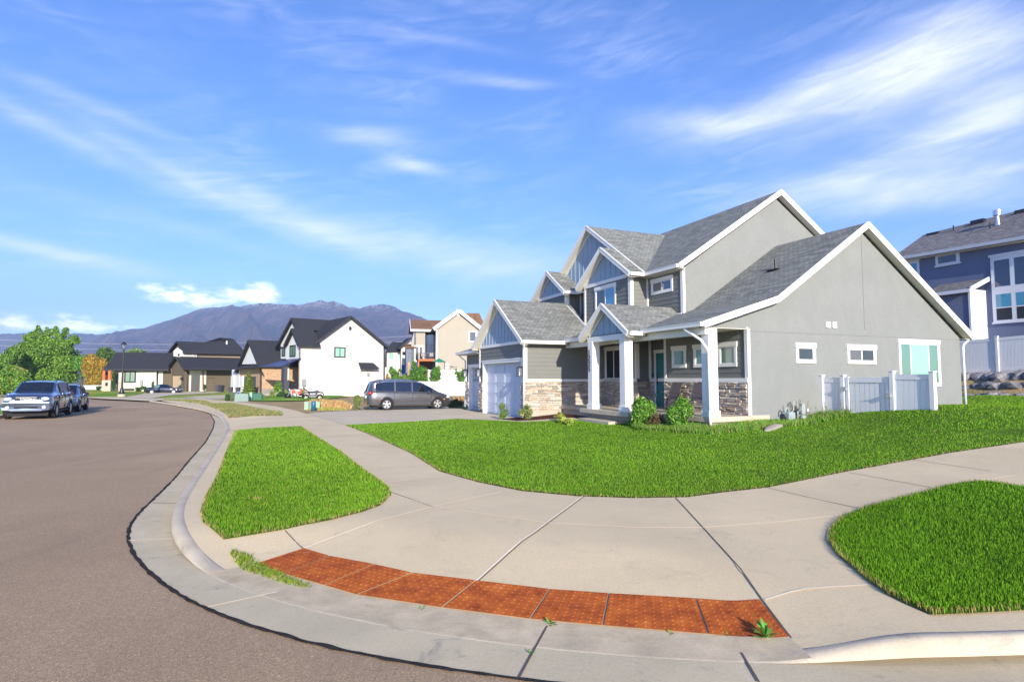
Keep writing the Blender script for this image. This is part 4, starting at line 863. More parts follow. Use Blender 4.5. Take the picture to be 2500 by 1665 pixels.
# taller unmown grass along the porch and gable wall
tall=[hw(-1.75,3.2,0)[:2],hw(-2.6,2.9,0)[:2],hw(-3.3,1.2,0)[:2],hw(-2.6,-1.1,0)[:2],hw(-.3,-1.3,0)[:2],hw(2.2,-1.3,0)[:2],hw(3.6,-1.0,0)[:2],hw(4.2,-.05,0)[:2],hw(0,-.02,0)[:2],hw(-1.5,-.15,0)[:2],hw(-1.75,0,0)[:2]]
blades('unmown_grass',tall,HL,lambda d: 1000,.15,4,[(.10,.25,.02),(.13,.29,.035),(.17,.30,.05),(.08,.19,.02),(.28,.27,.10)],wid=.007,lean=.6,edge=False)
blades('verge_weeds',isl,HS,lambda d: 420,.10,5,[(.07,.18,.03),(.12,.22,.05),(.28,.22,.10),(.35,.25,.12),(.05,.14,.03),(.42,.32,.17)],wid=.0065,lean=.9,edge=False)
def leafcloud(b,blobs,n,size,cols,seed,shell=.55,up=.3,stretch=1.0):
    """leaf sized faces spread through lumps (x,y,z,rx,ry,rz)"""
    rng=np.random.default_rng(seed); vol=np.array([q[3]*q[4]*q[5] for q in blobs])**.8; pr=vol/vol.sum(); idx=rng.choice(len(blobs),n,p=pr); Bq=np.array(blobs,float)[idx]
    d=rng.normal(size=(n,3)); d/=np.linalg.norm(d,axis=1)[:,None]; r=(shell+(1-shell)*rng.random(n))**.7*(1+.10*rng.normal(size=n))
    # lumps of lumps
    k=rng.normal(size=(14,3)); k/=np.linalg.norm(k,axis=1)[:,None]; cl=np.maximum(0,(d@k.T)).max(1)**6; r*=.82+.28*cl
    P=Bq[:,:3]+d*r[:,None]*Bq[:,3:]
    nn=d*1.0+rng.normal(size=(n,3))*.9+np.array([0,0,up]); nn/=np.linalg.norm(nn,axis=1)[:,None]
    t=np.cross(nn,rng.normal(size=(n,3))); t/=np.linalg.norm(t,axis=1)[:,None]; u=np.cross(nn,t); s_=size*(.6+.8*rng.random(n))[:,None]
    V=np.stack([P-t*s_*.5*stretch,P-u*s_*.32+nn*s_*.08,P+t*s_*.55*stretch,P+u*s_*.32+nn*s_*.08],1).reshape(-1,3)
    c=np.array(cols,float)[rng.integers(0,len(cols),n)]*(.75+.5*rng.random((n,1)))
    F=[(4*i,4*i+1,4*i+2,4*i+3) for i in range(n)]; n0=len(b.v); b.v+=list(map(tuple,V)); b.f+=[tuple(q+n0 for q in f) for f in F]; b.c+=[tuple(x) for x in c]; return b
def limbs(b,h,r,blobs,seed):
    rnd=random.Random(seed); top=h*.45; b.tube([(0,0,-.1),(r*.3,0,h*.2),(0,r*.4,top)],[r*1.2,r*.9,r*.7],8)
    for q in blobs[:12]:
        m=((q[0])*.45,(q[1])*.45,top+(q[2]-top)*.5); b.tube([(0,0,top*rnd.uniform(.6,1)),m,(q[0]*.9,q[1]*.9,q[2])],[r*.5,r*.3,r*.1],6)
G1=[(.08,.17,.018),(.11,.23,.025),(.15,.29,.03),(.055,.12,.015),(.19,.33,.04)]
def tree(name,loc,blobs,n,size,cols,label,cat,seed,tr=.25,h=None,group=None,shell=.55,trunk=True,**kw):
    t=empty(name,loc,0,label,cat,group); b=leafcloud(B(),blobs,n,size,cols,seed,shell,**kw); b.build('foliage' if 'tree' not in name else 'crown',MLF,t,fix=False,uv=False)
    if trunk:
        b=B(); limbs(b,h or max(q[2] for q in blobs),tr,blobs,seed); b.build('trunk' if 'tree' in name else 'stem',MBK,t,smooth=True,uv=False)
    return t
def rblobs(cx,cz,rx,rz,n,seed,rr=.42,cy=0,ry=None):
    rnd=random.Random(seed); o_=[]; ry=ry or rx
    for i in range(n):
        a=rnd.uniform(0,6.283); e=rnd.uniform(-1,1); q=math.sqrt(1-e*e)*rnd.uniform(.35,.72)
        s_=rr*rnd.uniform(.7,1.25); o_.append((cx+math.cos(a)*q*rx,cy+math.sin(a)*q*ry,cz+e*.68*rz,rx*s_,ry*s_,rz*s_))
    return o_
def P0(x,y,h=.1): return tuple(at(x,y,h))
def atd(x,y,D): r=ray(x,y); t=D/r[1]; return (r[0]*t,D,EYE+r[2]*t)   # point at forward distance D
def mpp(D): return D/FPX
# big green tree on the left : lower wide mass and upper crown
D=118; c0=atd(105,952,D); bz=c0[2]; m=mpp(D)
bl=[]
def addb(px,py,rx,ry_,k=1.0): p=atd(px,py,D); bl.append((p[0]-c0[0],random.Random(px*7+py).uniform(-1,1)*rx*m*.5,p[2]-bz,rx*m,rx*m*.8,ry_*m))
for q in ((60,880,32,26),(100,870,38,30),(145,880,38,30),(50,905,30,24),(95,915,42,26),(150,915,34,24),(170,890,24,22),(45,870,18,16),(75,850,24,18),(120,845,30,20),(160,850,22,18),
          (72,833,13,14),(90,812,11,12),(78,820,10,12),(66,824,8,9),(116,815,9,12),(136,810,10,11),(150,822,11,10),(162,810,8,9),(180,828,12,11),(166,838,13,11),(133,835,14,11),(103,836,11,9),(190,834,7,7),(94,799,5,6),(115,803,4,5),(138,800,5,5),(161,803,6,5),(100,826,9,9),(122,828,9,8),(148,836,10,9)): addb(*q)
tree('maple_tree',(c0[0],c0[1],bz),bl,52000,.36,G1,'tall broad green tree rising behind the parked silver cars','tree',11,tr=.4,h=9,shell=.5)
# small tree masses at the left edge and behind
def simple(name,px,py,D,rx,rz,n,size,cols,label,seed,nb=9,cat='tree',group=None,by=None,trunk=True,rr=.45,**kw):
    g=atd(px,by if by else py+rz,D); p=atd(px,py,D); m=mpp(D); bl=rblobs(0,p[2]-g[2],rx*m,rz*m,nb,seed,rr,ry=rx*m*.8)
    return tree(name,(g[0],g[1],g[2]),bl,n,size,cols,label,cat,seed,tr=rx*m*.08,h=p[2]-g[2],group=group,trunk=trunk,**kw)
YG=[(.17,.24,.03),(.12,.20,.03),(.22,.27,.04)]; YO=[(.36,.24,.03),(.42,.26,.035),(.26,.22,.035),(.30,.16,.02)]; DG=[(.035,.09,.02),(.05,.12,.025),(.025,.065,.018)]; BG=[(.06,.2,.02),(.09,.24,.03),(.12,.24,.05)]
simple('shade_tree',18,880,110,32,34,5000,.45,[(.09,.19,.02),(.13,.25,.03)],'light green trees at the far left edge behind the yellow roofed shed',21)
simple('yellow_tree',232,905,109,34,36,16000,.26,YO,'yellow orange leaved tree beside the white low house',22,by=945)
simple('shade_tree',200,893,112,24,30,5000,.3,BG,'bright green tree between the tall tree and the yellow tree',23,by=945)
simple('shade_tree',257,880,120,32,28,6000,.45,[(.08,.15,.03),(.10,.18,.04),(.06,.12,.03)],'olive green tree whose top shows above the charcoal roof of the low house',24,by=940)
simple('shade_tree',330,862,150,22,14,2000,.5,[(.11,.19,.05),(.09,.15,.04)],'small green treetop peeking over the middle of the long charcoal roof',25,by=900)
simple('shrub',25,925,62,34,34,6000,.22,BG+YG,'loose light green shrubs at the left edge of the photo beside the SUV',26,cat='shrub',by=958,trunk=False)
simple('shrub',22,950,64,38,16,6000,.2,G1+YG,'low bright green garden bushes at the far left edge behind the road',29,cat='shrub',by=966,trunk=False,nb=12)
simple('shade_tree',-10,915,80,34,30,6000,.28,BG,'leafy green garden tree cut off by the left edge of the photo',30,by=958)
simple('conifer_shrub',16,910,66,9,30,2500,.18,[(.07,.15,.03),(.1,.17,.04)],'slim pale conifer before the yellow roofed shed',27,cat='shrub',by=950)
simple('shrub',60,940,60,30,16,4500,.2,G1,'low green hedge behind the silver SUV roof',28,cat='hedge',by=960,trunk=False)
# shrubs by the far white and brown houses
for i,(px,py,D_,rx,rz,n,cl_,lb,nm) in enumerate([(275,925,80,7,26,1500,DG,'tall narrow dark shrub at the corner of the white low house','columnar_shrub'),(241,947,78,6,5,400,DG,'small round shrub by the tan steps','shrub'),(337,949,80,9,6,600,DG,'low dark shrub left of the navy sedan, under the electric meter','shrub'),(350,948,80,7,6,500,DG,'low dark shrub directly behind the trunk of the navy sedan','shrub'),(372,938,82,3,10,300,DG,'thin upright evergreen against the white wall behind the sedan','columnar_shrub'),(499,948,80,4,10,400,DG,'thin dark shrub beside the copper downspout','columnar_shrub'),(554,971,50,7,7,900,DG,'small dark green bush left of the green utility boxes','shrub'),
   (702,958,62,7,9,700,YG,'yellow green shrub at the porch corner of the white gabled house','shrub'),(662,962,62,9,8,900,YG,'round yellow green shrub below the porch steps of the white house','shrub'),(683,962,61,10,9,1000,DG,'dark green shrub below the porch post of the white house','shrub'),(678,945,64,10,11,900,G1,'leafy shrub on the porch edge of the white house','shrub'),(735,957,66,5,8,400,YG,'pale spiky shrub under the gray meter box','shrub'),(636,966,60,6,6,400,G1,'small green shrub left of the white garden rock','shrub')]):
    simple(nm,px,py,D_,rx,rz,n,.13,cl_,lb,40+i,nb=6,cat='shrub',trunk=False,rr=.6)
# cone shaped evergreen in front of the white house
D_=62; g=atd(606,965,D_); m=mpp(D_); bl=[(0,0,(.5+k*2.0)*m*3.0,(17-1.55*k)*m,(17-1.55*k)*m,4.0*m) for k in range(10)]
tree('cone_evergreen',g,bl,7000,.10,[(.13,.19,.02),(.10,.15,.02),(.17,.23,.03),(.05,.09,.015)],'cone shaped evergreen in front of the garage of the white gabled house','shrub',61,tr=.1,h=1.5,shell=.7)
# four small trees on the bank behind the vinyl wall
TG=[(.06,.17,.02),(.09,.23,.03),(.14,.28,.04),(.04,.11,.015)]
def banktree(px,pts,label,seed,D_=74,cols=TG,nm='young_tree',n=3000,group='young trees on the bank behind the white wall'):
    m=mpp(D_); g=atd(px,936,D_); bl=[]
    for x,y,rx,rz in pts: p=atd(x,y,D_); bl.append((p[0]-g[0],random.Random(x).uniform(-.3,.3),p[2]-g[2],rx*m,rx*m,rz*m))
    tree(nm,g,bl,n,.17,cols,label,'tree',seed,tr=.06,h=1,group=group,shell=.4)
banktree(965,[(964,918,12,14),(958,906,9,8),(972,926,9,10),(962,930,12,8),(955,899,4,4),(976,905,5,6)],'leafy young tree behind the minivan roof, nearest the white house',71)
banktree(1020,[(1018,915,22,20),(1010,892,6,12),(1030,905,14,12),(1008,925,16,10),(1032,925,14,10),(1008,882,3,6)],'widest bushy young tree on the bank, in front of the wooden deck',72,n=5000)
banktree(1063,[(1062,912,13,13),(1068,902,8,9),(1058,925,11,9),(1066,922,9,10),(1072,912,5,6)],'dense young tree in front of the white fence below the green parasol',73)
banktree(1124,[(1124,918,11,12),(1130,908,5,8),(1115,910,5,5),(1128,928,9,8),(1113,902,3,3)],'open thin young tree beside the corner of the gray garage',74,n=1700)
simple('shrub',985,927,76,12,12,1500,.15,YG,'yellow green bush between two young trees on the bank',75,cat='shrub',trunk=False)
simple('dry_brush',946,924,78,7,12,900,.15,[(.38,.25,.08),(.25,.22,.07)],'dry orange brush beside the dark downspout of the white house',76,cat='brush',trunk=False)
# dry brush and bushes at the vacant lot
def brush(px,py,D,rx,ry,h,label,seed,cols,n=900,nm='dry_brush'):
    g=atd(px,py,D); rng=np.random.default_rng(seed); t=empty(nm,g,0,label,'brush'); b=B()
    for k in range(n):
        a=rng.uniform(0,6.28); r_=math.sqrt(rng.random()); x,y=math.cos(a)*r_*rx,math.sin(a)*r_*ry; hh=h*rng.uniform(.5,1.15)*(1-.45*r_*r_); l=rng.uniform(-.45,.45,2)*hh; w_=.012*D/30
        m_=(x+l[0]*.5,y+l[1]*.5,hh*.65); e=(x+l[0],y+l[1],hh); c_=tuple(np.array(cols[rng.integers(len(cols))])*rng.uniform(.7,1.25)); q=rng.uniform(0,6.28); dx,dy=math.cos(q)*w_,math.sin(q)*w_
        b.poly([(x-dx,y-dy,-.05),(x+dx,y+dy,-.05),(m_[0]+dx*1.6,m_[1]+dy*1.6,m_[2]),(e[0],e[1],e[2]),(m_[0]-dx*1.6,m_[1]-dy*1.6,m_[2])],c_)
    b.build('stalks',MLF,t,fix=False,uv=False); return t
TN=[(.46,.27,.12),(.52,.33,.15),(.36,.24,.09),(.55,.38,.2)]
brush(820,1001,36.5,.95,.6,.62,'wide tan dry brush left of the minivan',81,TN,2200)
brush(782,992,41,1.0,.6,.55,'tan dry weeds behind the blue marker post',82,TN+[(.2,.26,.08)],1600)
brush(1122,990,44,.9,.5,.7,'dry brush against the white wall beyond the garage corner',84,TN+[(.12,.10,.05)],900)
brush(636,999,43.5,.6,.4,.32,'dry weeds on the kerbside verge',85,TN+[(.12,.2,.05)],600)
brush(800,1004,35,1.2,.25,.28,'low yellow green weeds beside the driveway left of the minivan',86,[(.20,.26,.06),(.3,.3,.09),(.4,.3,.1)],900,'low_weeds')
brush(690,978,52,2.2,.8,.16,'patchy green weeds in front of the red dirt bike',87,[(.10,.2,.04),(.2,.26,.07)],1400,'low_weeds')
brush(1100,991,40,.8,.3,.5,'dark green weeds in front of the mower',88,[(.07,.11,.03),(.12,.16,.05)],600,'low_weeds')
simple('wispy_bush',870,983,35,13,20,2600,.06,[(.15,.22,.05),(.22,.26,.07),(.10,.14,.05)],'wispy green bush touching the rear of the minivan',83,cat='bush',nb=9,by=1003)
# porch shrubs
def lshrub(nm,x,y,rx,rz,n,size,cols,label,seed,zb=None,nb=8,lean=1.6,trunk=True):
    z=zb if zb is not None else float(HL(np.array([H.w(x,y,0)[:2]]))[0]); p=H.w(x,y,z); bl=rblobs(0,rz*.95,rx,rz,nb,seed,.5)
    t=empty(nm,tuple(p),0,label,'shrub'); leafcloud(B(),bl,n,size,cols,seed,.25,stretch=lean).build('foliage',MLF,t,fix=False,uv=False)
    b=B(); rnd=random.Random(seed)
    for k in range(14): a=rnd.uniform(0,6.28); b.tube([(0,0,0),(math.cos(a)*rx*.4,math.sin(a)*rx*.4,rz*1.0),(math.cos(a)*rx*.75,math.sin(a)*rx*.75,rz*1.7)],[.008,.006,.003],5)
    b.build('stem',MBK,t,uv=False); return t
SG=[(.09,.24,.02),(.13,.30,.03),(.18,.33,.05),(.05,.14,.02)]
lshrub('leafy_shrub',-2.5,1.95,.42,.44,6500,.065,SG,'bright leafy green shrub in front of the middle porch column',91)
lshrub('leafy_shrub',-2.15,.55,.40,.43,6500,.065,SG,'bright leafy green shrub left of the right porch column',92)
lshrub('rose_bush',-4.15,7.6,.34,.36,1100,.05,[(.12,.2,.05),(.2,.25,.07),(.35,.33,.14)],'sparse rose bush with pale tips in front of the tan stone wall',93)
lshrub('small_shrub',-4.6,8.95,.24,.34,1000,.05,[(.10,.19,.04),(.16,.24,.05)],'small shrub in front of the garage door corner',94)
lshrub('red_tinged_plant',-3.5,5.9,.26,.16,350,.07,[(.14,.2,.05),(.26,.12,.05)],'low red tinged plant in the mulch bed',95); 
lshrub('hosta_plant',-3.9,4.95,.17,.16,260,.10,[(.26,.34,.05),(.34,.40,.08)],'small yellow green plant left of the porch step',96); lshrub('hosta_plant',-3.95,4.35,.13,.12,180,.10,[(.26,.34,.05),(.34,.40,.08)],'tiny yellow green plant right in front of the porch step',97)
lshrub('dry_plant',-2.5,1.25,.3,.25,500,.05,[(.20,.09,.04),(.12,.12,.05),(.08,.10,.04)],'dark reddish dry plant between the two leafy porch shrubs',98)
def stalks(nm,x,y,n,h,spread,label,seed,cols):
    z=float(HL(np.array([H.w(x,y,0)[:2]]))[0]); t=empty(nm,tuple(H.w(x,y,z)),0,label,'weeds'); rnd=random.Random(seed); b=B(); s_=B()
    for k in range(n):
        a,c_=rnd.uniform(-spread,spread),rnd.uniform(-.25,.25); hh=h*rnd.uniform(.5,1.1); dx=rnd.uniform(-.12,.12); s_.tube([(a,c_,0),(a+dx*.4,c_,hh*.6),(a+dx,c_,hh)],[.004,.003,.002],4)
        for q in range(10): s=rnd.uniform(.45,1); b.blob((a+dx*s+rnd.uniform(-.03,.03),c_+rnd.uniform(-.03,.03),hh*s),(.008,.008,.016),k,.2,1)
    b.build('seed_heads',mat('seed_heads',cols,.9),t,uv=False); s_.build('stalks',mat('weed_stalk',(.2,.22,.09),.9),t,uv=False)
stalks('seeding_weeds',2.6,-.75,26,.55,1.3,'tall seeding weeds against the gray gable wall right of the gas meter',101,(.22,.2,.12))
stalks('seeding_weeds',4.6,-1.7,14,.55,.9,'tall seeding weeds in front of the white vinyl gate',102,(.17,.15,.13))
# rocks
b=B(); p=unproj([(1888,1046)],HL)[0]; b.blob((0,0,.02),(.60,.13,.08),5,.4,3); o=b.build('garden_rock',mat('pale_rock',(.30,.27,.23),.9,var=(4,.2),bump=(12,.8,.03)),None,smooth=True); o.location=(p[0],p[1],float(HL(p[None])[0])+.02); o.rotation_euler=(0,-.12,.75); tag(o,'long pale rock lying in the lawn below the gas meter','rock')
p=atd(652,966,60); b=B(); b.blob((0,0,.1),(.4,.3,.22),6,.3,2); o=b.build('garden_rock',MATS['pale_rock'],None,smooth=True); o.location=p; tag(o,'small white rock in the front bed of the white gabled house','rock')
# leafy weeds at the kerb
def weed(x,y,r,h,n,label,seed,hf=HS,cols=((.10,.24,.03),(.15,.3,.05))):
    p=unproj([(x,y)],hf)[0]; z=float(hf(p[None])[0]); rnd=random.Random(seed); b=B()
    for k in range(n):
        a=rnd.uniform(0,6.28); l=r*rnd.uniform(.6,1.1); hh=h*rnd.uniform(.3,1.1)*(1 if k%3 else .4); w_=l*.16; c_,s_=math.cos(a),math.sin(a); cc=tuple(q*rnd.uniform(.7,1.2) for q in rnd.choice(cols))
        pts=[]
        for t in (0,.3,.55,.8,1): ww=w_*(.25,1,1.15,.7,.05)[int(round(t*4.01))] if t in(0,1) else w_*{.3:.8,.55:1.25,.8:.8}[t]; rr=l*t; zz=hh*math.sin(min(1,t*1.15)*1.6); pts.append(((rr*c_-ww*s_,rr*s_+ww*c_,zz),(rr*c_+ww*s_,rr*s_-ww*c_,zz)))
        for i in range(4): b.poly([pts[i][0],pts[i][1],pts[i+1][1],pts[i+1][0]],cc)
    o=b.build('leafy_weed',MLF,None,fix=False,uv=False); o.location=(p[0],p[1],z); return tag(o,label,'weed','weeds at the kerb ramp')
weed(1870,1560,.10,.13,18,'largest leafy weed standing on the rusty plate at the right end of the ramp',1)
weed(1343,1524,.055,.04,10,'small weed in the crack between kerb and the fourth rusty plate from the right',2)
weed(1633,1546,.04,.02,8,'flat little weed at the lower edge of the third rusty plate from the right',3); weed(1775,1552,.035,.02,8,'flat little weed at the lower edge of the second rusty plate from the right',4); weed(1799,1550,.035,.025,7,'tiny weed just left of the largest leafy weed',5)
weed(1030,1486,.035,.025,7,'tiny weed on the rust stained kerb edge below the fourth plate from the left',6); weed(1294,1594,.035,.02,8,'tiny dark weed growing in the gutter joint',7)
wp=unproj([(570,1343),(560,1350),(574,1372),(592,1392),(640,1408),(690,1424),(740,1436),(760,1434),(700,1408),(650,1386),(622,1372),(612,1358)],HS)
blades('creeping_weed',wp,HS,lambda d:6500,.035,9,[(.15,.26,.02),(.20,.30,.03),(.10,.18,.015),(.28,.28,.06)],wid=.008,lean=1.3,edge=False)
b=B(); b.blob((0,0,.004),(.028,.012,.01),3,.3,2); p=at(438,1302,0); o=b.build('pebble',mat('tan_pebble',(.5,.36,.2),.8),None); o.location=tuple(p); tag(o,'tan stone chip lying in the gutter beside the kerb','pebble')
# ================= NEIGHBOURING HOUSES =================
class HB:
    """a house whose walls stand on planes of its own frame; outlines are given as measured in the photograph"""
    def __init__(s,name,fr,label,cat='house'):
        s.f=fr; s.e=empty(name,tuple(fr.o),fr.yaw,label,cat)
    def P(s,ax,k,pts): return [(s.f.x if ax=='x' else s.f.y)(k,*p) for p in pts]
    def wall(s,name,ax,k,pts,m,th=.3,parent=None,down=None):
        p=s.P(ax,k,pts)
        if down is not None: p=[(a,b_,down) if i in DOWN(pts) else (a,b_,c_) for i,(a,b_,c_) in enumerate(p)]
        return B().prism(p,(th,0,0) if ax=='x' else (0,th,0)).build(name,m,parent or s.e)
    def roof(s,name,ax,k,pts,ln,m,th=.22,fas=None,parent=None,fh=.3,b=None):
        p=s.P(ax,k,pts); d=np.array((ln,0,0) if ax=='x' else (0,ln,0),float); b=B()
        for a,c_ in zip(p[:-1],p[1:]): a=np.array(a);c_=np.array(c_); b.prism([a,c_,c_+d,a+d],(0,0,-th))
        o=b.build(name,m,parent or s.e)
        if fas:
            fb=B(); u=d/abs(ln)
            for a,c_ in zip(p[:-1],p[1:]): a=np.array(a)-u*.04;c_=np.array(c_)-u*.04; fb.beam(tuple(a-(0,0,fh*.45)),tuple(c_-(0,0,fh*.45)),.08,fh)
            fb.build('fascia',fas,o)
        return o
    def quad(s,name,P,m,th=.2,parent=None): return B().prism(P,(0,0,-th)).build(name,m,parent or s.e)
    def rect(s,name,ax,k,x0,y0,x1,y1,m,out=.08,frame=None,mull=0,fw=.12,parent=None):
        """opening or panel between two measured corners, standing proud of the wall"""
        a=s.P(ax,k,[(x0,y0)])[0]; c_=s.P(ax,k,[(x1,y1)])[0]; t0,t1=(a[1],c_[1]) if ax=='x' else (a[0],c_[0]); t0,t1=min(t0,t1),max(t0,t1); z0,z1=min(a[2],c_[2]),max(a[2],c_[2])
        pl=Pl(ax,k); b=B()
        if frame is None: plate(b,pl,t0,t1,z0,z1,0,out); return b.build(name,m,parent or s.e)
        for q in ((t0-fw,t0,z0-fw,z1+fw),(t1,t1+fw,z0-fw,z1+fw),(t0,t1,z0-fw,z0),(t0,t1,z1,z1+fw)): plate(b,pl,*q,0,out)
        for i in range(mull): t=t0+(t1-t0)*(i+1)/(mull+1); plate(b,pl,t-fw*.3,t+fw*.3,z0,z1,0,out*.9)
        o=b.build(name,frame,parent or s.e); g=B(); g.poly([pl.p(t0,z0,.02),pl.p(t1,z0,.02),pl.p(t1,z1,.02),pl.p(t0,z1,.02)])
        g.build('window_pane',m,o,fix=False); return o
    def boxp(s,name,ax,k,x0,y0,x1,y1,depth,m,parent=None,back=0,**kw):
        a=s.P(ax,k,[(x0,y0)])[0]; c_=s.P(ax,k,[(x1,y1)])[0]; b=B()
        if ax=='x': b.box(k-depth,k+back,a[1],c_[1],a[2],c_[2])
        else: b.box(a[0],c_[0],k-depth,k+back,a[2],c_[2])
        return b.build(name,m,parent or s.e,**kw)
def DOWN(pts): return []
def fr_at(px,D,yaw,z=None):
    X=(px-1250)/FPX*D*(1.0); return Fr(X,D,yaw,(TILT*(D-4)+.1) if z is None else z)
MWB=mat('white_board',(.66,.67,.66),.7,.3,var=(3,.03)); MCH=mat('charcoal_trim',(.03,.03,.038),.6,.3); MSTN=concrete('tan_stone',(.42,.28,.18),.35,5.0); MPST=mat('dark_post',(.06,.06,.075),.6,.3)
MORW=mat('orange_wood',(.42,.13,.04),.6,.3,var=(4,.2)); MCU=mat('copper_gutter',(.22,.07,.035),.5,.4,metal=.3); MDOOR=mat('gray_door',(.10,.10,.10),.6,.3); MGRY=mat('gray_box',(.26,.28,.28),.5,.4); MBRK=MBR
# ---- white gabled house ----
wh=HB('white_gabled_house',fr_at(732,70,.68),'white stucco house with steep charcoal roof and peaked dormers, tallest white gable left of center')
gz=967
wh.wall('gable_wall','y',0,[(732,gz+3),(936,gz+1),(936,843),(857.5,777),(771,836),(771,842),(732,842)],MSTW,.4)
wh.roof('main_roof','y',-.45,[(768,836.5),(857.5,771),(949,847)],13,MSD,.25,MCH)
wh.wall('dormer_wall','x',0,[(699,878),(731.5,877),(731.5,842),(713,810),(699,838)],MWB,.4)
wh.roof('dormer_roof','x',-.4,[(693.5,842),(712.3,801.3),(728.8,841.5)],2.7,MSD,.22,MCH)
wh.wall('side_dormer_wall','x',1.6,[(685.5,876),(701,876),(722,840),(722,802),(711.4,784),(685.5,842)],MWB,.4)
wh.roof('front_gable_roof','x',1.2,[(672.5,848.5),(711.4,775.5),(722.5,800)],9,MSD,.22,MCH)
for q in ((709.5,846,721,868,1,0),(690,850.5,696,867,0,1.6)): wh.rect('window','x',q[5],q[0],q[1],q[2],q[3],MGG,.1,MCH,q[4],.12)
wh.rect('window','y',0,818.5,849.5,840.5,870.5,MGW,.1,MCH,1,.13); wh.rect('attic_vent','y',0,852.3,797.5,857.3,806,MBLK,.12); 
a=wh.P('y',0,[(875,885),(911,886)]); b=B(); b.prism([(a[0][0],0,a[0][2]),(a[1][0],0,a[0][2]),(a[1][0]+.5,-.9,a[0][2]-.75),(a[0][0]+.0,-.9,a[0][2]-.75)],(0,0,-.1)); b.build('awning',MSD,wh.e)
wh.rect('wall_light','y',0,896.5,910,901.5,918,MGRY,.2); wh.rect('electric_meter','y',0,737.5,925,745.5,942,MGRY,.25); wh.rect('conduit','y',0,739,942,743.5,962,MGRY,.1)
b=B(); q=wh.P('y',-.15,[(938.5,850),(937.5,966)]); b.tube([(q[0][0]+.5,-.3,q[0][2]+.35),(q[0][0],-.15,q[0][2]),(q[1][0],-.15,q[1][2])],.07,6); b.build('downspout',MCH,wh.e); b=B(); q=wh.P('y',-.15,[(732.3,841),(732,875)]); b.tube(q,.06,6); b.build('downspout',MCH,wh.e)
# porch
pr=[wh.f.x(-2.6,634,894),wh.f.x(-2.6,696,893.5)]; pr[1]=(-2.6,-.35,pr[1][2]); zt_=wh.f.x(0,699,877)[2]
wh.quad('porch_roof',[pr[0],pr[1],(0,pr[1][1]+.0,zt_),(0,pr[0][1]-3,zt_)],mat('metal_roof',(.04,.045,.11),.35,.5),.12)
wh.quad('porch_roof',[pr[1],(pr[1][0],pr[1][1]-.8,pr[1][2]),(0,-.1,zt_),(0,pr[1][1],zt_)],MATS['metal_roof'],.12)
wh.wall('porch_wall','x',2.2,[(641,960),(701,960),(701,880),(641,885)],MSTW,.3)
wh.rect('porch_window','x',2.2,687,901,697.5,924,MGL,.08,MCH,0,.1)
wh.rect('entry_door','x',2.2,667,898,677,945,MPST,.1); wh.rect('dark_panel','x',2.2,641.5,899,650.5,950,MPST,.1); wh.rect('sliding_window','y',1.0,704,900,717,940,MGG,.06,MCH,1,.12) if False else None
wh.boxp('porch_post','x',-2.3,694.5,896,701,954,.35,MPST); b=B(); q=wh.f.x(-2.6,641,950); b.box(-2.6,2.2,-.1,q[1],-.1,q[2]); b.build('porch_floor',MFO,wh.e)
wh.boxp('porch_side_wall','y',.02,702,898,731,967,.12,MSTW) if False else None
wh.rect('corner_stone','y',0,716,934,730.5,966,MSTN,.1) if False else None
# garage wing
k=-1.2
wh.wall('garage_wall','x',k,[(567,967),(636,963),(636,893),(567,899)],MSTN,9)
wh.rect('board_wall','x',k,567.5,901,584,966,MWB,.06)
wh.wall('garage_gable_wall','x',k-.05,[(587,889.5),(609,842.5),(627.3,888.5)],MWB,.3)
wh.roof('garage_roof','x',k-.5,[(579.4,893),(606.2,829.5),(631,890.5)],10,MSD,.25,MCH)
q=[wh.f.x(k-.9,561.5,899.5),wh.f.x(k-.9,636,894.5)]; t_=[wh.f.x(k,581,893),wh.f.x(k,632,889)]; wh.quad('eave_roof',[q[0],q[1],t_[1],t_[0]],MSD,.2)
for x0,x1,y0,y1 in ((596,624,919.5,962),(574.5,583.5,919.5,964)): wh.rect('garage_door','x',k,x0,y0,x1,y1,mat('dark_brown_door',(.055,.05,.06),.5,.4),.03,None); wh.rect('door_jamb','x',k,x0-6.5,y0-1.5,x0-1.2,y1+1.5,MWB,.25)
b=B(); q=wh.P('x',k-.2,[(635.8,899),(635.5,962)]); b.tube(q,.07,6); b.build('downspout',MCH,wh.e); wh.rect('barn_light','x',k,579.5,903,584,911,MBLK,.4)
# planters
def planter(px,py,D,h,w_,label):
    g=atd(px,py,D); b=B(); b.lathe([(w_*.30,0),(w_*.34,h*.02),(w_*.5,h*.96),(w_*.52,h),(w_*.45,h),(w_*.42,h*.9)],4,(0,0,0)); o=b.build('tall_planter',mat('planter_plastic',(.05,.045,.05),.6,.3),None); o.location=g; o.rotation_euler=(0,0,.9); tag(o,label,'planter','tall square planters at the white house')
planter(563,962,66,.78,.62,'leftmost tall dark planter left of the white house garage'); planter(580.5,961,66.5,.72,.62,'middle tall dark planter before the narrow garage door'); planter(624.5,962,65.5,.78,.62,'right tall dark planter beside the cone shaped evergreen')
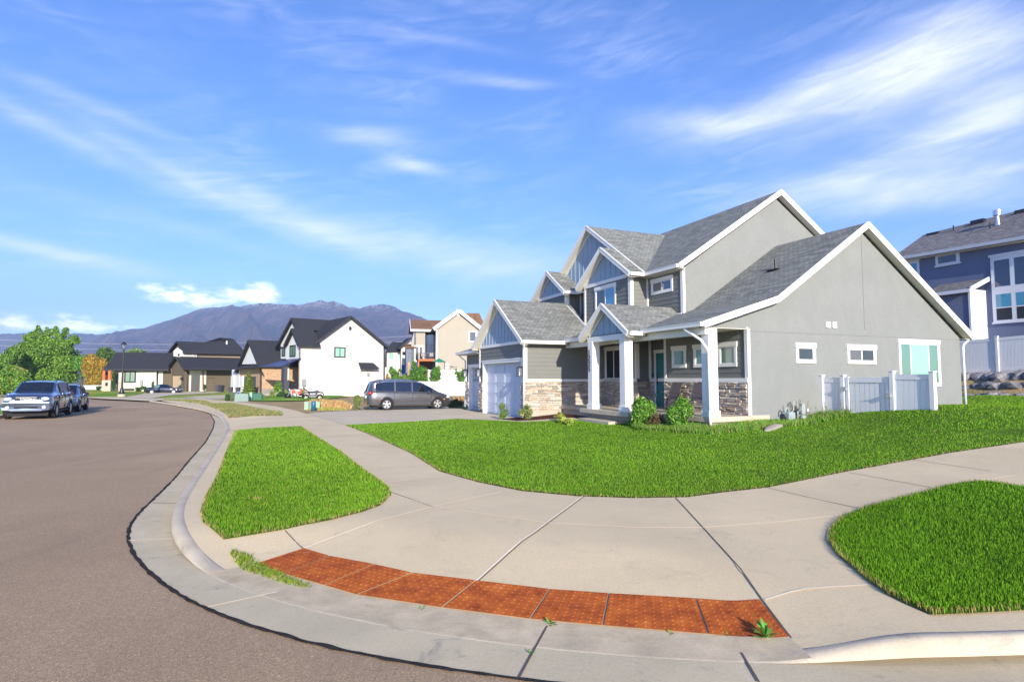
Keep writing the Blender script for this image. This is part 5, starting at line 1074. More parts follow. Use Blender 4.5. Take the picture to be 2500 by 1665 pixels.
# ---- brown house ----
br=HB('brown_house',fr_at(451,98,.80),'brown and white house with charcoal hip roofs and an open garage, behind the navy sedan')
br.wall('garage_front_wall','x',0,[(404,918),(451,918),(451,899),(427.5,874),(404,903)],MBR,.3); br.wall('garage_pier','x',0,[(404,957),(416.5,957),(416.5,918),(404,918)],MBR,.3); br.wall('garage_pier','x',0,[(442.5,957),(451,957),(451,918),(442.5,918)],MBR,.3)
br.wall('garage_back_wall','x',7.5,[(400,957),(451,957),(451,905),(400,905)],mat('garage_interior',(.62,.48,.30),.9),.2)
br.roof('garage_roof','x',-.6,[(401,905.5),(427.8,869.5),(451.5,898.5)],11,MSD,.3,MCH)
br.wall('side_wall','y',0,[(451,957),(565,955),(565,899.5),(451,898)],MBR,.3)
br.rect('white_panel','y',0,462.3,900.5,501.6,955,MSTW,.15); br.rect('side_garage_door','y',-.15,467,916,486.8,955.5,MDOOR,.06); br.rect('back_door','y',0,507.5,923.5,522,955,MBR,.1); br.rect('door_frame','y',0,506.8,922.5,523,923.6,MCH,.14)
b=B(); q=br.P('y',-.3,[(490,898),(495.5,903),(495.5,952)]); b.tube(q,.09,6); b.build('downspout',MCU,br.e)
e0=br.f.y(-.7,448,900.3); e1=br.f.y(-.7,575,901.3); r0=br.f.y(4.2,428,869.5); r1=br.f.y(4.2,525,869.0); r2=br.f.y(4.2,560,875.5)
br.quad('lower_roof',[e0,e1,(r2[0]+3,4.5,r1[2]),r1,r0],MSD,.25); b=B(); b.beam((e0[0],e0[1]-.05,e0[2]-.1),(e1[0],e1[1]-.05,e1[2]-.1),.15,.22); b.build('gutter_channel',MCU,br.e)
br.wall('upper_wall','y',3.0,[(471,874),(600,874),(600,860),(471,859)],mat('tan_stucco',(.30,.24,.17),.9,var=(2,.05)),.3)
br.wall('upper_front_wall','x',2.6,[(409,885),(424,885),(434,850),(431,836),(411,860)],MBR,.3) if False else None
br.wall('white_dormer_wall','y',2.7,[(424.5,870),(480,871),(480,860),(449,859.5),(434,848.5),(424.5,857)],MSTW,.3)
br.wall('brown_gable_wall','x',1.5,[(412.5,880),(426,872),(434,845),(431,838),(412.5,858)],MBR,.3)
u0=br.f.y(2.3,428,861); a_=br.f.x(1.0,408.8,861); p_=br.f.x(1.0,431,832.8); ux=br.f.y(6,536,824.5); u1=br.f.y(2.2,602,863); uq=br.f.y(6,498,836); ue=br.f.y(2.2,447,860)
br.quad('upper_roof',[ue,u1,(ux[0]+2.5,6,ux[2]*.99),ux,uq,(p_[0],6-.5,uq[2]),(p_[0],p_[1],p_[2])],MSD,.25)
br.roof('upper_gable_roof','x',1.0,[(408.8,861.5),(431,832.8)],9,MSD,.25,MCH)
b=B(); b.beam((ue[0],ue[1]-.05,ue[2]-.1),(u1[0],u1[1]-.05,u1[2]-.1),.15,.2); b.build('gutter_channel',MCH,br.e)
br.rect('window','y',2.7,433.5,863.5,438.5,869.5,MGL,.08,MWB,0,.1); br.rect('window','y',2.7,474,863.5,478.5,870,MGL,.08,MWB,1,.1); br.rect('window','x',1.5,417.5,865.5,423.5,880,MGW,.08,MWB,1,.12)
b=B(); q=br.f.y(4.6,553.5,837); b.tube([(q[0],q[1],q[2]-.6),(q[0],q[1],q[2]+.35)],.13,8); b.build('chimney_pipe',MWH,br.e)
b=B(); q=br.f.y(4.9,546,828); b.box(q[0]-.2,q[0]+.2,q[1]-.2,q[1]+.2,q[2]-.2,q[2]+.15); b.build('roof_vent',MBLK,br.e)
br.rect('garage_edge','x',-.03,416,918,417.2,955,MFO,.05)
for px in (408.5,446): br.rect('wall_lantern','x',0,px-2,921,px+2,927,MBLK,.3)
# ---- low white house ----
lw=HB('low_white_house',fr_at(285,100,.25),'low white house with long charcoal roof and orange wood entry beside the brown house')
lw.wall('front_wall','y',0,[(285.5,955),(381,955),(381,900),(285.5,900)],MSTW,.3)
lw.wall('recessed_wall','y',.5,[(378,955),(420,955),(420,900),(378,900)],MBR,.3); lw.rect('white_panel','y',.5,388,903,397.5,940,MSTW,.15)
lw.quad('roof',[lw.f.y(-.8,252,901.5),lw.f.y(-.8,412,902),lw.f.y(5,425,861.5),lw.f.y(5,283.5,860.3)],MSD,.3); b=B(); q=lw.f.y(-.85,252,902.5); q2=lw.f.y(-.85,412,903); b.beam(q,q2,.15,.2); b.build('fascia',MCH,lw.e)
lw.rect('window','y',0,307,908.5,328.5,931.5,MGG,.1,MCH,1,.2); lw.rect('electric_meter','y',0,343.5,927,349,941,MGRY,.3); lw.rect('basement_window','y',0,304,949,328,953.5,MGL,.1)
lw.rect('stone_base','y',0,285.6,932,297,955,MFO,.08); lw.rect('foundation','y',0,300,946.5,331,955,MFO,.05)
lw.boxp('entry_base','y',-2.0,250,928,270.5,955,.2,MFO,back=2); lw.boxp('base_niche','y',-2.2,257.5,934,263,942,.05,MDK)
for i,(a_,c_) in enumerate(((252.5,257.5),(266,271),(273,279))): lw.boxp('entry_post','y',-1.8,a_,904.5,c_,929,.3,MORW)
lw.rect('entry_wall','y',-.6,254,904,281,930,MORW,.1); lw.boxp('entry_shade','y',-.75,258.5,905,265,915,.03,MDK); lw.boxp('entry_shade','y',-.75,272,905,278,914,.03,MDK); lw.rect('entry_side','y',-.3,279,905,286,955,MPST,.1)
b=B(); q=lw.P('y',-.2,[(286.8,903),(286,954)]); b.tube(q,.09,6); b.build('downspout',MCH,lw.e); b=B(); q=lw.P('y',-.2,[(378,903),(381,906),(381,955)]); b.tube(q,.06,6); b.build('downspout',MWB,lw.e)
# ---- beige house ----
be=HB('beige_house',fr_at(1064,92,.22,1.3),'beige three-storey house with brown shingle roof and wooden balcony, behind the minivan')
be.wall('gable_wall','y',0,[(1065,940),(1200,940),(1200,800),(1173,797),(1120.5,762),(1065,798)],MSTT,.4)
be.roof('main_roof','y',-.5,[(1058.5,800),(1120.5,754.5),(1179,802)],15,MSR,.3,MWH,fh=.55)
be.rect('corner_board','y',0,1064.5,799,1067,932,MWH,.08); be.rect('gable_vent','y',0,1116.5,765,1121.5,772,MWH,.1); be.rect('window','y',0,1147,811,1161,833,MGL,.12,MWH,0,.2)
be.wall('recess_wall','x',1.0,[(1036,882),(1066,884),(1066,803),(1036,806)],mat('taupe_wall',(.30,.28,.25),.9),.3)
for y0,y1 in ((803,814),(815,836),(842,866)):
    for x0,x1 in ((1043,1046.5),(1048,1051.5),(1053.5,1057)): be.rect('window_strip','x',1.0,x0,y0,x1,y1,MGW if y1<840 else MGL,.06,MWH,0,.10)
be.wall('wing_side_wall','y',6.0,[(1004,880),(1038,880),(1038,804),(1012,805),(1004,838)],MSTT,.3)
X0=be.f.y(6.0,1011,840)[0]; ZE=be.f.y(5.6,1036,805)[2]; ZR=be.f.y(9.0,1030,781)[2]; X1=be.f.y(6.0,1064,840)[0]
b=B(); b.prism([(X0,6,4),(X0,12.4,4),(X0,12.4,ZE-.3),(X0,9.2,ZR-.5),(X0,6,ZE-.3)],(.3,0,0)); b.build('wing_front_wall',mat('slate_wall',(.16,.19,.25),.8),be.e)
b=B(); b.prism([(X0-.6,5.5,ZE),(X1,5.5,ZE),(X1+4,9.2,ZR),(X0-.6,9.2,ZR)],(0,0,-.25)); b.prism([(X0-.6,12.9,ZE),(X0-.6,9.2,ZR),(X1+4,9.2,ZR),(X1+4,12.9,ZE)],(0,0,-.25)); b.build('wing_roof',MSR,be.e)
b=B(); b.beam((X0-.64,5.5,ZE-.12),(X0-.64,9.2,ZR-.12),.08,.4); b.beam((X0-.64,12.9,ZE-.12),(X0-.64,9.2,ZR-.12),.08,.4); b.beam((X0-.6,5.45,ZE-.15),(X1,5.45,ZE-.15),.12,.35); b.build('fascia',MWH,be.e)
for y0_,z0_ in ((7.2,ZE-2.6),(9.6,ZE-2.6)): b=B(); b.box(X0-.06,X0,y0_,y0_+1.2,z0_,z0_+1.7); b.build('window',MGB,be.e)
be.rect('sliding_door','y',6.0,1015,847,1031,880,MGL,.1,MWH,1,.25)
b=B(); b.prism([(X0-1.6,5.6,ZE-2.9),(X0+.4,5.6,ZE-2.9),(X0+.4,9.5,ZE-2.2),(X0-1.6,9.5,ZE-2.2)],(0,0,-.2)); b.build('small_roof',MSR,be.e); b=B(); b.box(X0-1.3,X0,6.0,11,-1,ZE-3.0); b.build('bay_wall',mat('slate_wall',(.16,.19,.25)),be.e)
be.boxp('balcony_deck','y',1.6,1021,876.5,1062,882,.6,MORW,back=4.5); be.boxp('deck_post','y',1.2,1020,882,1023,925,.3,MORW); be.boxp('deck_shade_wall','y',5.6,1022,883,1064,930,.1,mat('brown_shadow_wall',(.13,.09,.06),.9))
b=B(); 
for t in np.linspace(997,1062,16):
    p_=be.f.y(1.2,t,877); q_=be.f.y(1.2,t,862); b.beam(p_,q_,.05,.05,(0,1,0))
b.beam(be.f.y(1.2,997,862.5),be.f.y(1.2,1062,862),.08,.08); b.build('balcony_railing',MBLK,be.e)
be.wall('rear_roof','y',8,[(1135,764),(1170,765),(1182,790),(1160,800)],MSR,.3)
be.boxp('brick_post','y',1.2,995,885,1001,925,.5,MSTN); be.rect('basement_door','y',0,1088,888,1096,900,MWH,.06,None)
# balcony chairs
for px,lb in ((1034,'left light balcony chair beside the sliding door'),(1054,'right light balcony chair at the balcony corner')):
    g=be.f.w(*be.f.y(3.0,px,877)); t=empty('balcony_chair',tuple(g),.3,lb,'chair','chairs on the wooden balcony'); m_=mat('chair_fabric_light',(.35,.30,.32),.8); b=B(); b.box(-.35,.35,-.3,.3,.38,.46); b.build('seat',m_,t); b=B(); b.prism([(-.35,.25,.4),(.35,.25,.4),(.3,.42,1.1),(-.3,.42,1.1)],(0,.06,0)); b.build('backrest',m_,t)
    for i in (-1,1):
        for j in (-1,1): b=B(); b.tube([(i*.3,j*.26,.4),(i*.33,j*.3,0)],.025,6); b.build('leg',MBLK,t)
# green parasol and swing frame
g=atd(1071,935,84); t=empty('parasol',g,.2,'green square parasol canopy standing behind the white fence','parasol'); hh=(935-884)*mpp(84); b=B(); b.add([(-.95,-.95,hh),(.95,-.95,hh),(.95,.95,hh),(-.95,.95,hh),(0,0,hh+.55)],[(0,1,4),(1,2,4),(2,3,4),(3,0,4),(3,2,1,0)]); b.build('canopy',mat('green_canvas',(.01,.20,.12),.8),t)
for i in (-1,1): b=B(); b.tube([(i*.8,0,0),(i*.8,0,hh)],.04,6); b.build('pole',MBLK,t)
g=atd(1103,930,88); b=B(); h2=(930-894)*mpp(88); b.tube([(-1.0,0,h2),(.8,0,h2-.1)],.04,6); b.tube([(0,0,h2),(-.4,-.3,h2-.8),(-.6,-.4,0)],.035,6); b.tube([(0,0,h2),(.4,.3,h2-.8),(.6,.4,0)],.035,6); o=b.build('swing_frame',MBLK,None); o.location=g; tag(o,'thin dark swing frame behind the white fence right of the green parasol','swing')
# ---- small white house between ----
sw=HB('small_white_house',fr_at(945,118,.45,-.2),'small white house with charcoal roof seen in the gap left of the beige house')
sw.wall('front_wall','y',0,[(940,940),(979,940),(979,856),(940,857)],MSTW,.3); sw.roof('roof','y',-.8,[(940,858),(953,835),(990,835)],3,MSD,.3) if False else None
sw.quad('roof',[sw.f.y(-.6,941.5,857),sw.f.y(-.6,980,855.5),sw.f.y(3,990,835),sw.f.y(3,957,835)],MSD,.2)
sw.wall('gable_wall','y',-2.2,[(979.5,945),(1004,945),(1004,834),(979.5,850)],MSTW,.3); sw.roof('gable_roof','y',-2.8,[(975,849.5),(1004,824)],4,MSD,.3,MCH)
for q in ((949.5,861.5,960,877),(973.5,861.5,978.5,877)): sw.rect('window','y',0,*q,MGW,.08,MWH,0,.1)
sw.rect('window','y',-2.2,983.5,860,990,865.5,MGL,.08,MCH,0,.1); sw.rect('blue_door','y',-2.2,980.5,890.5,989.5,912,mat('blue_paint',(.03,.09,.30),.5),.1); sw.rect('dark_side','y',-.3,940.3,858,944,895,MCH,.1)
# ---- shed at the far left ----
sh=HB('yellow_roof_shed',fr_at(10,95,.3),'gray shed with bright yellow roof at the left edge','shed')
sh.wall('wall','y',0,[(-12,945),(22,945),(22,901),(-12,901)],mat('shed_gray',(.40,.40,.42),.8),4); sh.roof('roof','y',-.4,[(-18,903),(7,893.5),(25,900)],5,mat('yellow_roof',(.62,.40,.07),.7),.35); sh.rect('window','y',0,0,908,10,915,MGL,.1)
# ---- blue house on the right ----
bh=HB('blue_house',Fr(H.o[0],H.o[1],H.yaw,0),'tall dark blue stucco house with gray roof and big white framed windows')
K=27.0
bh.wall('front_wall','x',K,[(2196,930),(2640,930),(2640,560),(2500,585),(2196,637)],MSTB,.4)
e0=bh.f.x(K-.5,2176,631); e1=bh.f.x(K-.5,2660,549); r0=bh.f.x(K+4.6,2255,573.5); r1=bh.f.x(K+4.6,2660,470)
bh.quad('roof',[e0,e1,r1,r0],MSB,.25); bh.quad('roof_hip',[e0,r0,(r0[0]+4.4,r0[1]+.1,e0[2]),(e0[0]+8,e0[1]+1.2,e0[2])],MSB,.2)
b=B(); b.beam((e0[0]-.07,e0[1],e0[2]-.12),(e1[0]-.07,e1[1],e1[2]-.12),.16,.2); b.build('gutter_channel',mat('pale_blue_trim',(.42,.46,.55),.5),bh.e); b=B(); b.prism([(K-.5,e0[1],e0[2]-.26),(K-.5,e1[1],e1[2]-.26),(K,e1[1],e1[2]-.26),(K,e0[1],e0[2]-.26)],(0,0,-.02)); b.build('soffit',MATS['soffit_vinyl'],bh.e)
MPB=mat('bluish_white_trim',(.60,.63,.70),.5)
def bwin(x0,y0,x1,y1,panes,fw=.12,nm='window'):
    a=bh.f.x(K,x0,y0); c_=bh.f.x(K,x1,y1); t0,t1=min(a[1],c_[1]),max(a[1],c_[1]); z0,z1=min(a[2],c_[2]),max(a[2],c_[2]); pl=Pl('x',K); b=B(); plate(b,pl,t0,t1,z0,z1,0,.06); plate(b,pl,t0-.08,t1+.08,z1-.14,z1,.0,.10); plate(b,pl,t0-.06,t1+.06,z0,z0+.1,.0,.09)
    o=b.build(nm,MPB,bh.e)
    for (u0,u1,v0,v1,g) in panes:
        b=B(); qa=t1-(t1-t0)*u0; qb=t1-(t1-t0)*u1; za=z1-(z1-z0)*v0; zb=z1-(z1-z0)*v1; b.poly([pl.p(qa,za,.064),pl.p(qb,za,.064),pl.p(qb,zb,.064),pl.p(qa,zb,.064)]); b.build('window_pane',g,o,fix=False)
    return o
MBD=glassm('navy_glass',(.006,.02,.065),.05); MBT2=glassm('teal_glass',(.03,.22,.34),.1); MBN=mat('dark_screen',(.02,.024,.035),.5)
pn=[]
for c_ in range(4): u=.045+c_*.24; pn+=[(u,u+.185,.09,.47,MBD),(u,u+.185,.58,.765,MBT2),(u,u+.185,.78,.95,MBN)]
bwin(2418,624,2650,775,pn); bwin(2284,619,2344.5,644,[(.12,.86,.30,.78,MBD)]); bwin(2205,637,2247,700,[(.25,.88,.16,.95,MGBL)])
# bay with shed roof
kb_=25.4; bh.wall('bay_wall','x',kb_,[(2255,930),(2366,930),(2366,706),(2255,721)],MSTB,1.5)
q=bh.f.x(kb_,2366,706); b=B(); b.box(kb_-.02,K,q[1]-.04,q[1],1,q[2]); b.build('bay_side',MPB,bh.e); b=B(); b.box(kb_-.05,kb_+.35,q[1]-.06,q[1]+.05,1,q[2]); b.build('corner_board',MPB,bh.e)
s0=bh.f.x(kb_-.35,2250,719); s1=bh.f.x(kb_-.35,2369,703.5); b=B(); b.prism([s0,s1,(K,s1[1],s1[2]+.75),(K,s0[1],s0[2]+.75)],(0,0,-.14)); b.build('bay_roof',MSB,bh.e); b=B(); b.beam((s0[0],s0[1],s0[2]-.12),(s1[0],s1[1],s1[2]-.12),.14,.2); b.beam((s1[0],s1[1],s1[2]-.05),(K,s1[1],s1[2]+.70),.08,.26); b.build('fascia',MPB,bh.e)
b=B(); q=bh.f.x(K+3,2437,560); b.lathe([(.16,-.6),(.16,.35),(.10,.36),(.10,.9),(.24,.91),(.24,1.25)],12,q); b.build('metal_chimney',mat('galvanised',(.55,.57,.62),.3,.6,metal=.8),bh.e,smooth=False,auto=40)
for px,py,kk in ((2328,561,3.9),(2417,557,2.4)): b=B(); q=bh.f.x(K+kk,px,py); b.tube([(q[0],q[1],q[2]-.25),(q[0],q[1],q[2]+.3)],.045,6); b.build('vent_pipe',MBLK,bh.e)
for px,py in ((2276,572),(2385,541),(2494,516)): b=B(); q=bh.f.x(K+4.2,px,py); b.box(q[0]-.22,q[0]+.2,q[1]-.5,q[1]+.3,q[2]-.25,q[2]+.08); b.build('ridge_vent',MBLK,bh.e)
# ---- fences ----
def fence(name,fr,ax,k,segs,label,group=None,m=MWH,pm=None):
    """segs: list of measured posts (px, top y, bottom y); vinyl panels between"""
    P=[]
    for x,a,c_ in segs:
        t=(fr.x if ax=='x' else fr.y)(k,x,a); u=(fr.x if ax=='x' else fr.y)(k,x,c_); P.append((t,u))
    o=empty(name,tuple(fr.o),fr.yaw,label,'fence',group)
    for t,u in P: b=B(); b.box(t[0]-.065,t[0]+.065,t[1]-.065,t[1]+.065,u[2]-.3,t[2]+.04); b.box(t[0]-.08,t[0]+.08,t[1]-.08,t[1]+.08,t[2]+.04,t[2]+.07); b.build('fence_post',m,o,bevel=.006)
    for (t,u),(t2,u2) in zip(P[:-1],P[1:]):
        L_=np.linalg.norm(np.array(t2)[:2]-np.array(t)[:2]); n=max(3,int(L_/.15)); b=B(); a0=np.array(t)-(0,0,.1); a1=np.array(t2)-(0,0,.1); d=(a1-a0)/L_ ; up=np.array((0,0,1.0)); 
        b.beam(tuple(a0),tuple(a1),.05,.16); b.beam((u[0],u[1],u[2]+.10),(u2[0],u2[1],u2[2]+.10),.05,.16)
        for i in range(n):
            s0=(i+.05)/n; s1=(i+.95)/n; qa=a0+(a1-a0)*s0; qb=a0+(a1-a0)*s1; ba=np.array(u)+(np.array(u2)-np.array(u))*s0; bb_=np.array(u)+(np.array(u2)-np.array(u))*s1
            nrm=np.array((-(a1-a0)[1],(a1-a0)[0],0))/L_*.011; b.prism([ba-nrm+(0,0,-.1),bb_-nrm+(0,0,-.1),qb-nrm-(0,0,.06),qa-nrm-(0,0,.06)],nrm*2)
        nq=np.array((-(a1-a0)[1],(a1-a0)[0],0))/L_*.003; b.prism([np.array(u)-nq,np.array(u2)-nq,a1-nq-(0,0,.06),a0-nq-(0,0,.06)],nq*2)
        b.build('fence_panel',pm or m,o)
    return o
fence('vinyl_fence',H,'x',20.6,[(2262,838,914),(2433,824,908),(2600,808,899),(2760,796,890)],'white vinyl fence above the boulder retaining wall, in front of the blue house')
# fence and gate beside the gable wall
FX=3.15
gf=fence('vinyl_fence',H,'x',FX,[(2006,920,1016),(2058,920,1018)],'short white vinyl fence section left of the gate, against the gray gable wall')
f2=fence('vinyl_fence',H,'x',FX,[(2178,911,1022),(2276,912,1030)],'white vinyl fence section right of the gate, below the wide window')
gt=empty('vinyl_gate',tuple(H.o),H.yaw,'white vinyl gate with metal latches between the two short fence sections','gate'); pa=H.x(FX,2069,922); pb=H.x(FX,2166,917); z0_=.72
ya,yb=pb[1],pa[1]; zt2=(pa[2]+pb[2])/2
b=B(); n=7
for i in range(n): y0=ya+.08+(yb-ya-.16)*i/n; y1=ya+.08+(yb-ya-.16)*(i+1)/n; b.box(FX-.012,FX+.01,y0+.007,y1-.007,z0_,zt2-.14); b.box(FX-.002,FX+.003,y0-.01,y1+.01,z0_,zt2-.14)
b.build('gate_panel',MWH,gt); b=B(); b.box(FX-.03,FX+.03,ya,yb,zt2-.18,zt2-.02); b.box(FX-.03,FX+.03,ya,yb,z0_-.02,z0_+.12); b.build('gate_rail',MWH,gt,bevel=.004)
for y in (ya,yb): b=B(); b.box(FX-.04,FX+.04,y-.05,y+.05,z0_-.1,zt2+.0); b.build('gate_stile',MWH,gt,bevel=.005)
MLA=mat('latch_metal',(.55,.56,.58),.35,.6,metal=.7)
for y,z in ((yb+.06,zt2-.38),(ya-.07,zt2-.55)): b=B(); b.box(FX-.10,FX-.05,y-.06,y+.07,z-.05,z+.05); b.tube([(FX-.10,y-.04,z+.04),(FX-.14,y+.06,z+.09)],.012,6); b.build('latch',MLA,gt)
# far white walls
fw=Fr((752-1250)/FPX*68,68,.30,-.2)
fence('vinyl_fence',fw,'y',0,[(752,929.5,968),(760,929.5,968),(778,930,968),(792,930,968),(806,930,968),(820,930,968)],'narrow white vinyl fence panels beside the gray meter box of the white house',pm=mat('shaded_vinyl',(.50,.51,.56),.5,.3))  # white vinyl panels, their shade put into a grayer colour than the posts
def longwall(name,pts,D0,D1,label):
    A_=atd(pts[0][0],pts[0][1],D0); A2=atd(pts[0][0],pts[0][2],D0); C_=atd(pts[1][0],pts[1][1],D1); C2=atd(pts[1][0],pts[1][2],D1); b=B(); b.prism([A2,C2,C_,A_],(0,.15,0)); b.beam((A_[0],A_[1]+.07,A_[2]),(C_[0],C_[1]+.07,C_[2]),.2,.08); return tag(b.build(name,mat('white_wall_paint',(.76,.75,.71),.7,var=(.8,.02)),None),label,'wall')
longwall('white_wall',((820,929.5,968),(1160,933.5,966)),68,64,'long plain white wall running behind the minivan')
fence('vinyl_fence',Fr(0,0,0,0),'y',82,[(1046,903,938),(1064,903,938),(1082,903,938),(1105,903,938),(1127,903,938),(1150,903,938)],'white vinyl fence on the bank below the beige house, behind the young trees')
longwall('tan_wall',((180,941,951),(258,941,951.5)),106,101,'low tan wall behind the parked cars, left of the low white house')
tag(sheet('bank',[atd(905,945,69)[:2],atd(1200,945,66)[:2],atd(1250,940,120)[:2],atd(900,940,120)[:2]],lambda P: np.clip((P[:,1]-69)*.17,0,1)*1.7-.2,MDI,2,kind='structure'),kind='structure')
# ---- boulder wall on the right ----
bw=empty('boulder_wall',tuple(H.o),H.yaw,'dry stacked boulder retaining wall behind the gray house at the right edge','retaining wall')
def rockm():
    def fn(b,tcn):
        o=tcn.outputs['Object']; L(ramp(noise(o,2.2,6,.7),[(.3,(.08,.085,.11)),(.5,(.22,.21,.22)),(.7,(.42,.39,.36))]),b.inputs['Base Color']); bumpn(b,noise(o,7,6,.7),.9,.06)
    return mat('boulder_rock',(.3,.3,.3),.9,.2,fn=fn)
MRK=rockm(); rk=[(2364,925,22,14,0),(2392,922,26,13,0),(2418,924,22,14,0),(2444,921,24,15,0),(2468,925,20,14,0),(2492,924,22,16,0),(2518,922,24,15,0),(2545,922,24,15,0),(2360,948,20,13,.5),(2385,946,18,12,.5),(2410,945,24,13,.5),(2436,948,26,14,.5),(2462,945,20,12,.5),(2486,946,28,14,.5),(2515,944,24,14,.5),(2368,970,22,11,1.1),(2398,972,24,11,1.1),(2428,968,26,13,1.1),(2456,970,24,12,1.1),(2482,972,26,11,1.1),(2510,970,22,12,1.1),(2440,982,20,9,1.5),(2412,984,20,8,1.5),(2468,984,18,8,1.5),(2380,986,18,7,1.5)]
for i,(x,y,w_,h_,f_) in enumerate(rk):
    q=H.x(19.9-f_,x,y); m_=mpp(28); b=B(); b.blob(q,(.50,w_*m_*.92,h_*m_*1.02),i*3+1,.34,2); b.build('boulder',MRK,bw,fix=False)
bkz=lambda P: 1.05+np.clip(((P-H.o[:2])@H.V[:2]-18.6)/1.3,0,1)*1.12
bp=[hw(18.4,-12,0)[:2],hw(19.0,-12,0)[:2],hw(19.8,-12,0)[:2],hw(45,-12,0)[:2],hw(45,25,0)[:2],hw(19.8,25,0)[:2],hw(19.0,25,0)[:2],hw(18.4,25,0)[:2]]
sheet('bank',bp,bkz,MDI,.6)
lshrub('bank_shrub',18.1,8.4,.55,.55,900,.13,[(.2,.2,.04),(.3,.2,.05),(.14,.2,.04)],'orange tinged shrub at the left end of the boulder wall',111); lshrub('bank_shrub',18.4,5.9,.5,.42,1300,.10,SG,'bright green shrub growing high on the boulder wall',112,zb=1.45); lshrub('bank_shrub',17.9,7.2,.4,.35,700,.12,[(.2,.2,.04),(.25,.2,.06),(.16,.22,.05)],'smaller yellowish shrub at the foot of the boulder wall',113); lshrub('bank_shrub',18.3,9.3,.5,.35,700,.12,[(.2,.2,.05),(.3,.25,.08),(.16,.22,.05)],'dry tangled shrub behind the gable wall downspout',114)
# ================= VEHICLES =================
def paint(name,c,metal=.55,rough=.28): return mat(name,c,rough,.5,metal=metal,coat=1.0)
MCG1=glassm('car_glass',(.004,.006,.009),.03); MCGL=glassm('lit_car_glass',(.10,.19,.16),.08)
MCHR=mat('chrome',(.75,.76,.78),.15,.6,metal=1); MLAMP=mat('headlamp',(.62,.64,.68),.12,.8,coat=1); MRED=mat('tail_lamp',(.45,.01,.012),.2,.7,coat=1); MAMB=mat('amber_lamp',(.7,.22,.03),.3,.6); MPLT=mat('number_plate',(.7,.72,.72),.5); MSIL=mat('rim_silver',(.58,.59,.62),.3,.5,metal=.7); MPLA=mat('black_plastic',(.025,.025,.028),.6,.4)
def cur(pts): 
    xs=[p[0] for p in pts]; ys=[p[1] for p in pts]; return lambda x: float(np.interp(x,xs,ys))
def wheel(t,x,y,r,w_,side,spokes=5,rimm=None,rr=.66):
    e=bpy.data.objects.new('wheel',None); COL.objects.link(e); e.parent=t; e.location=(x,y,r); o=side
    b=B(); b.lathe([(r*rr,-w_/2),(r*.9,-w_/2),(r*.985,-w_*.38),(r,-w_*.2),(r,w_*.2),(r*.985,w_*.38),(r*.9,w_/2),(r*rr,w_/2)],28,ax='y',cap=False); b.build('tyre',MRUB,e,smooth=True,auto=40)
    b=B(); q=o*w_*.42; b.lathe([(r*rr,q),(r*(rr-.05),q),(r*(rr-.07),q-o*.05)],28,ax='y',cap=False); 
    for k in range(spokes):
        a=2*math.pi*k/spokes+.3
        for dd in (-.16,.16): b.beam((math.cos(a+dd*.5)*r*.08,q-o*.01,math.sin(a+dd*.5)*r*.08),(math.cos(a+dd)*r*(rr-.04),q-o*.005,math.sin(a+dd)*r*(rr-.04)),.03,.055*r/.36,(math.cos(a+1.57),0,math.sin(a+1.57)))
    b.lathe([(r*.16,q-o*.03),(r*.16,q+o*.01),(r*.05,q+o*.015)],12,ax='y'); b.build('rim',rimm or MSIL,e,auto=40)
    b=B(); b.lathe([(r*rr,q-o*.06),(r*.02,q-o*.06)],24,ax='y'); b.build('brake_disc',MDK,e); return e
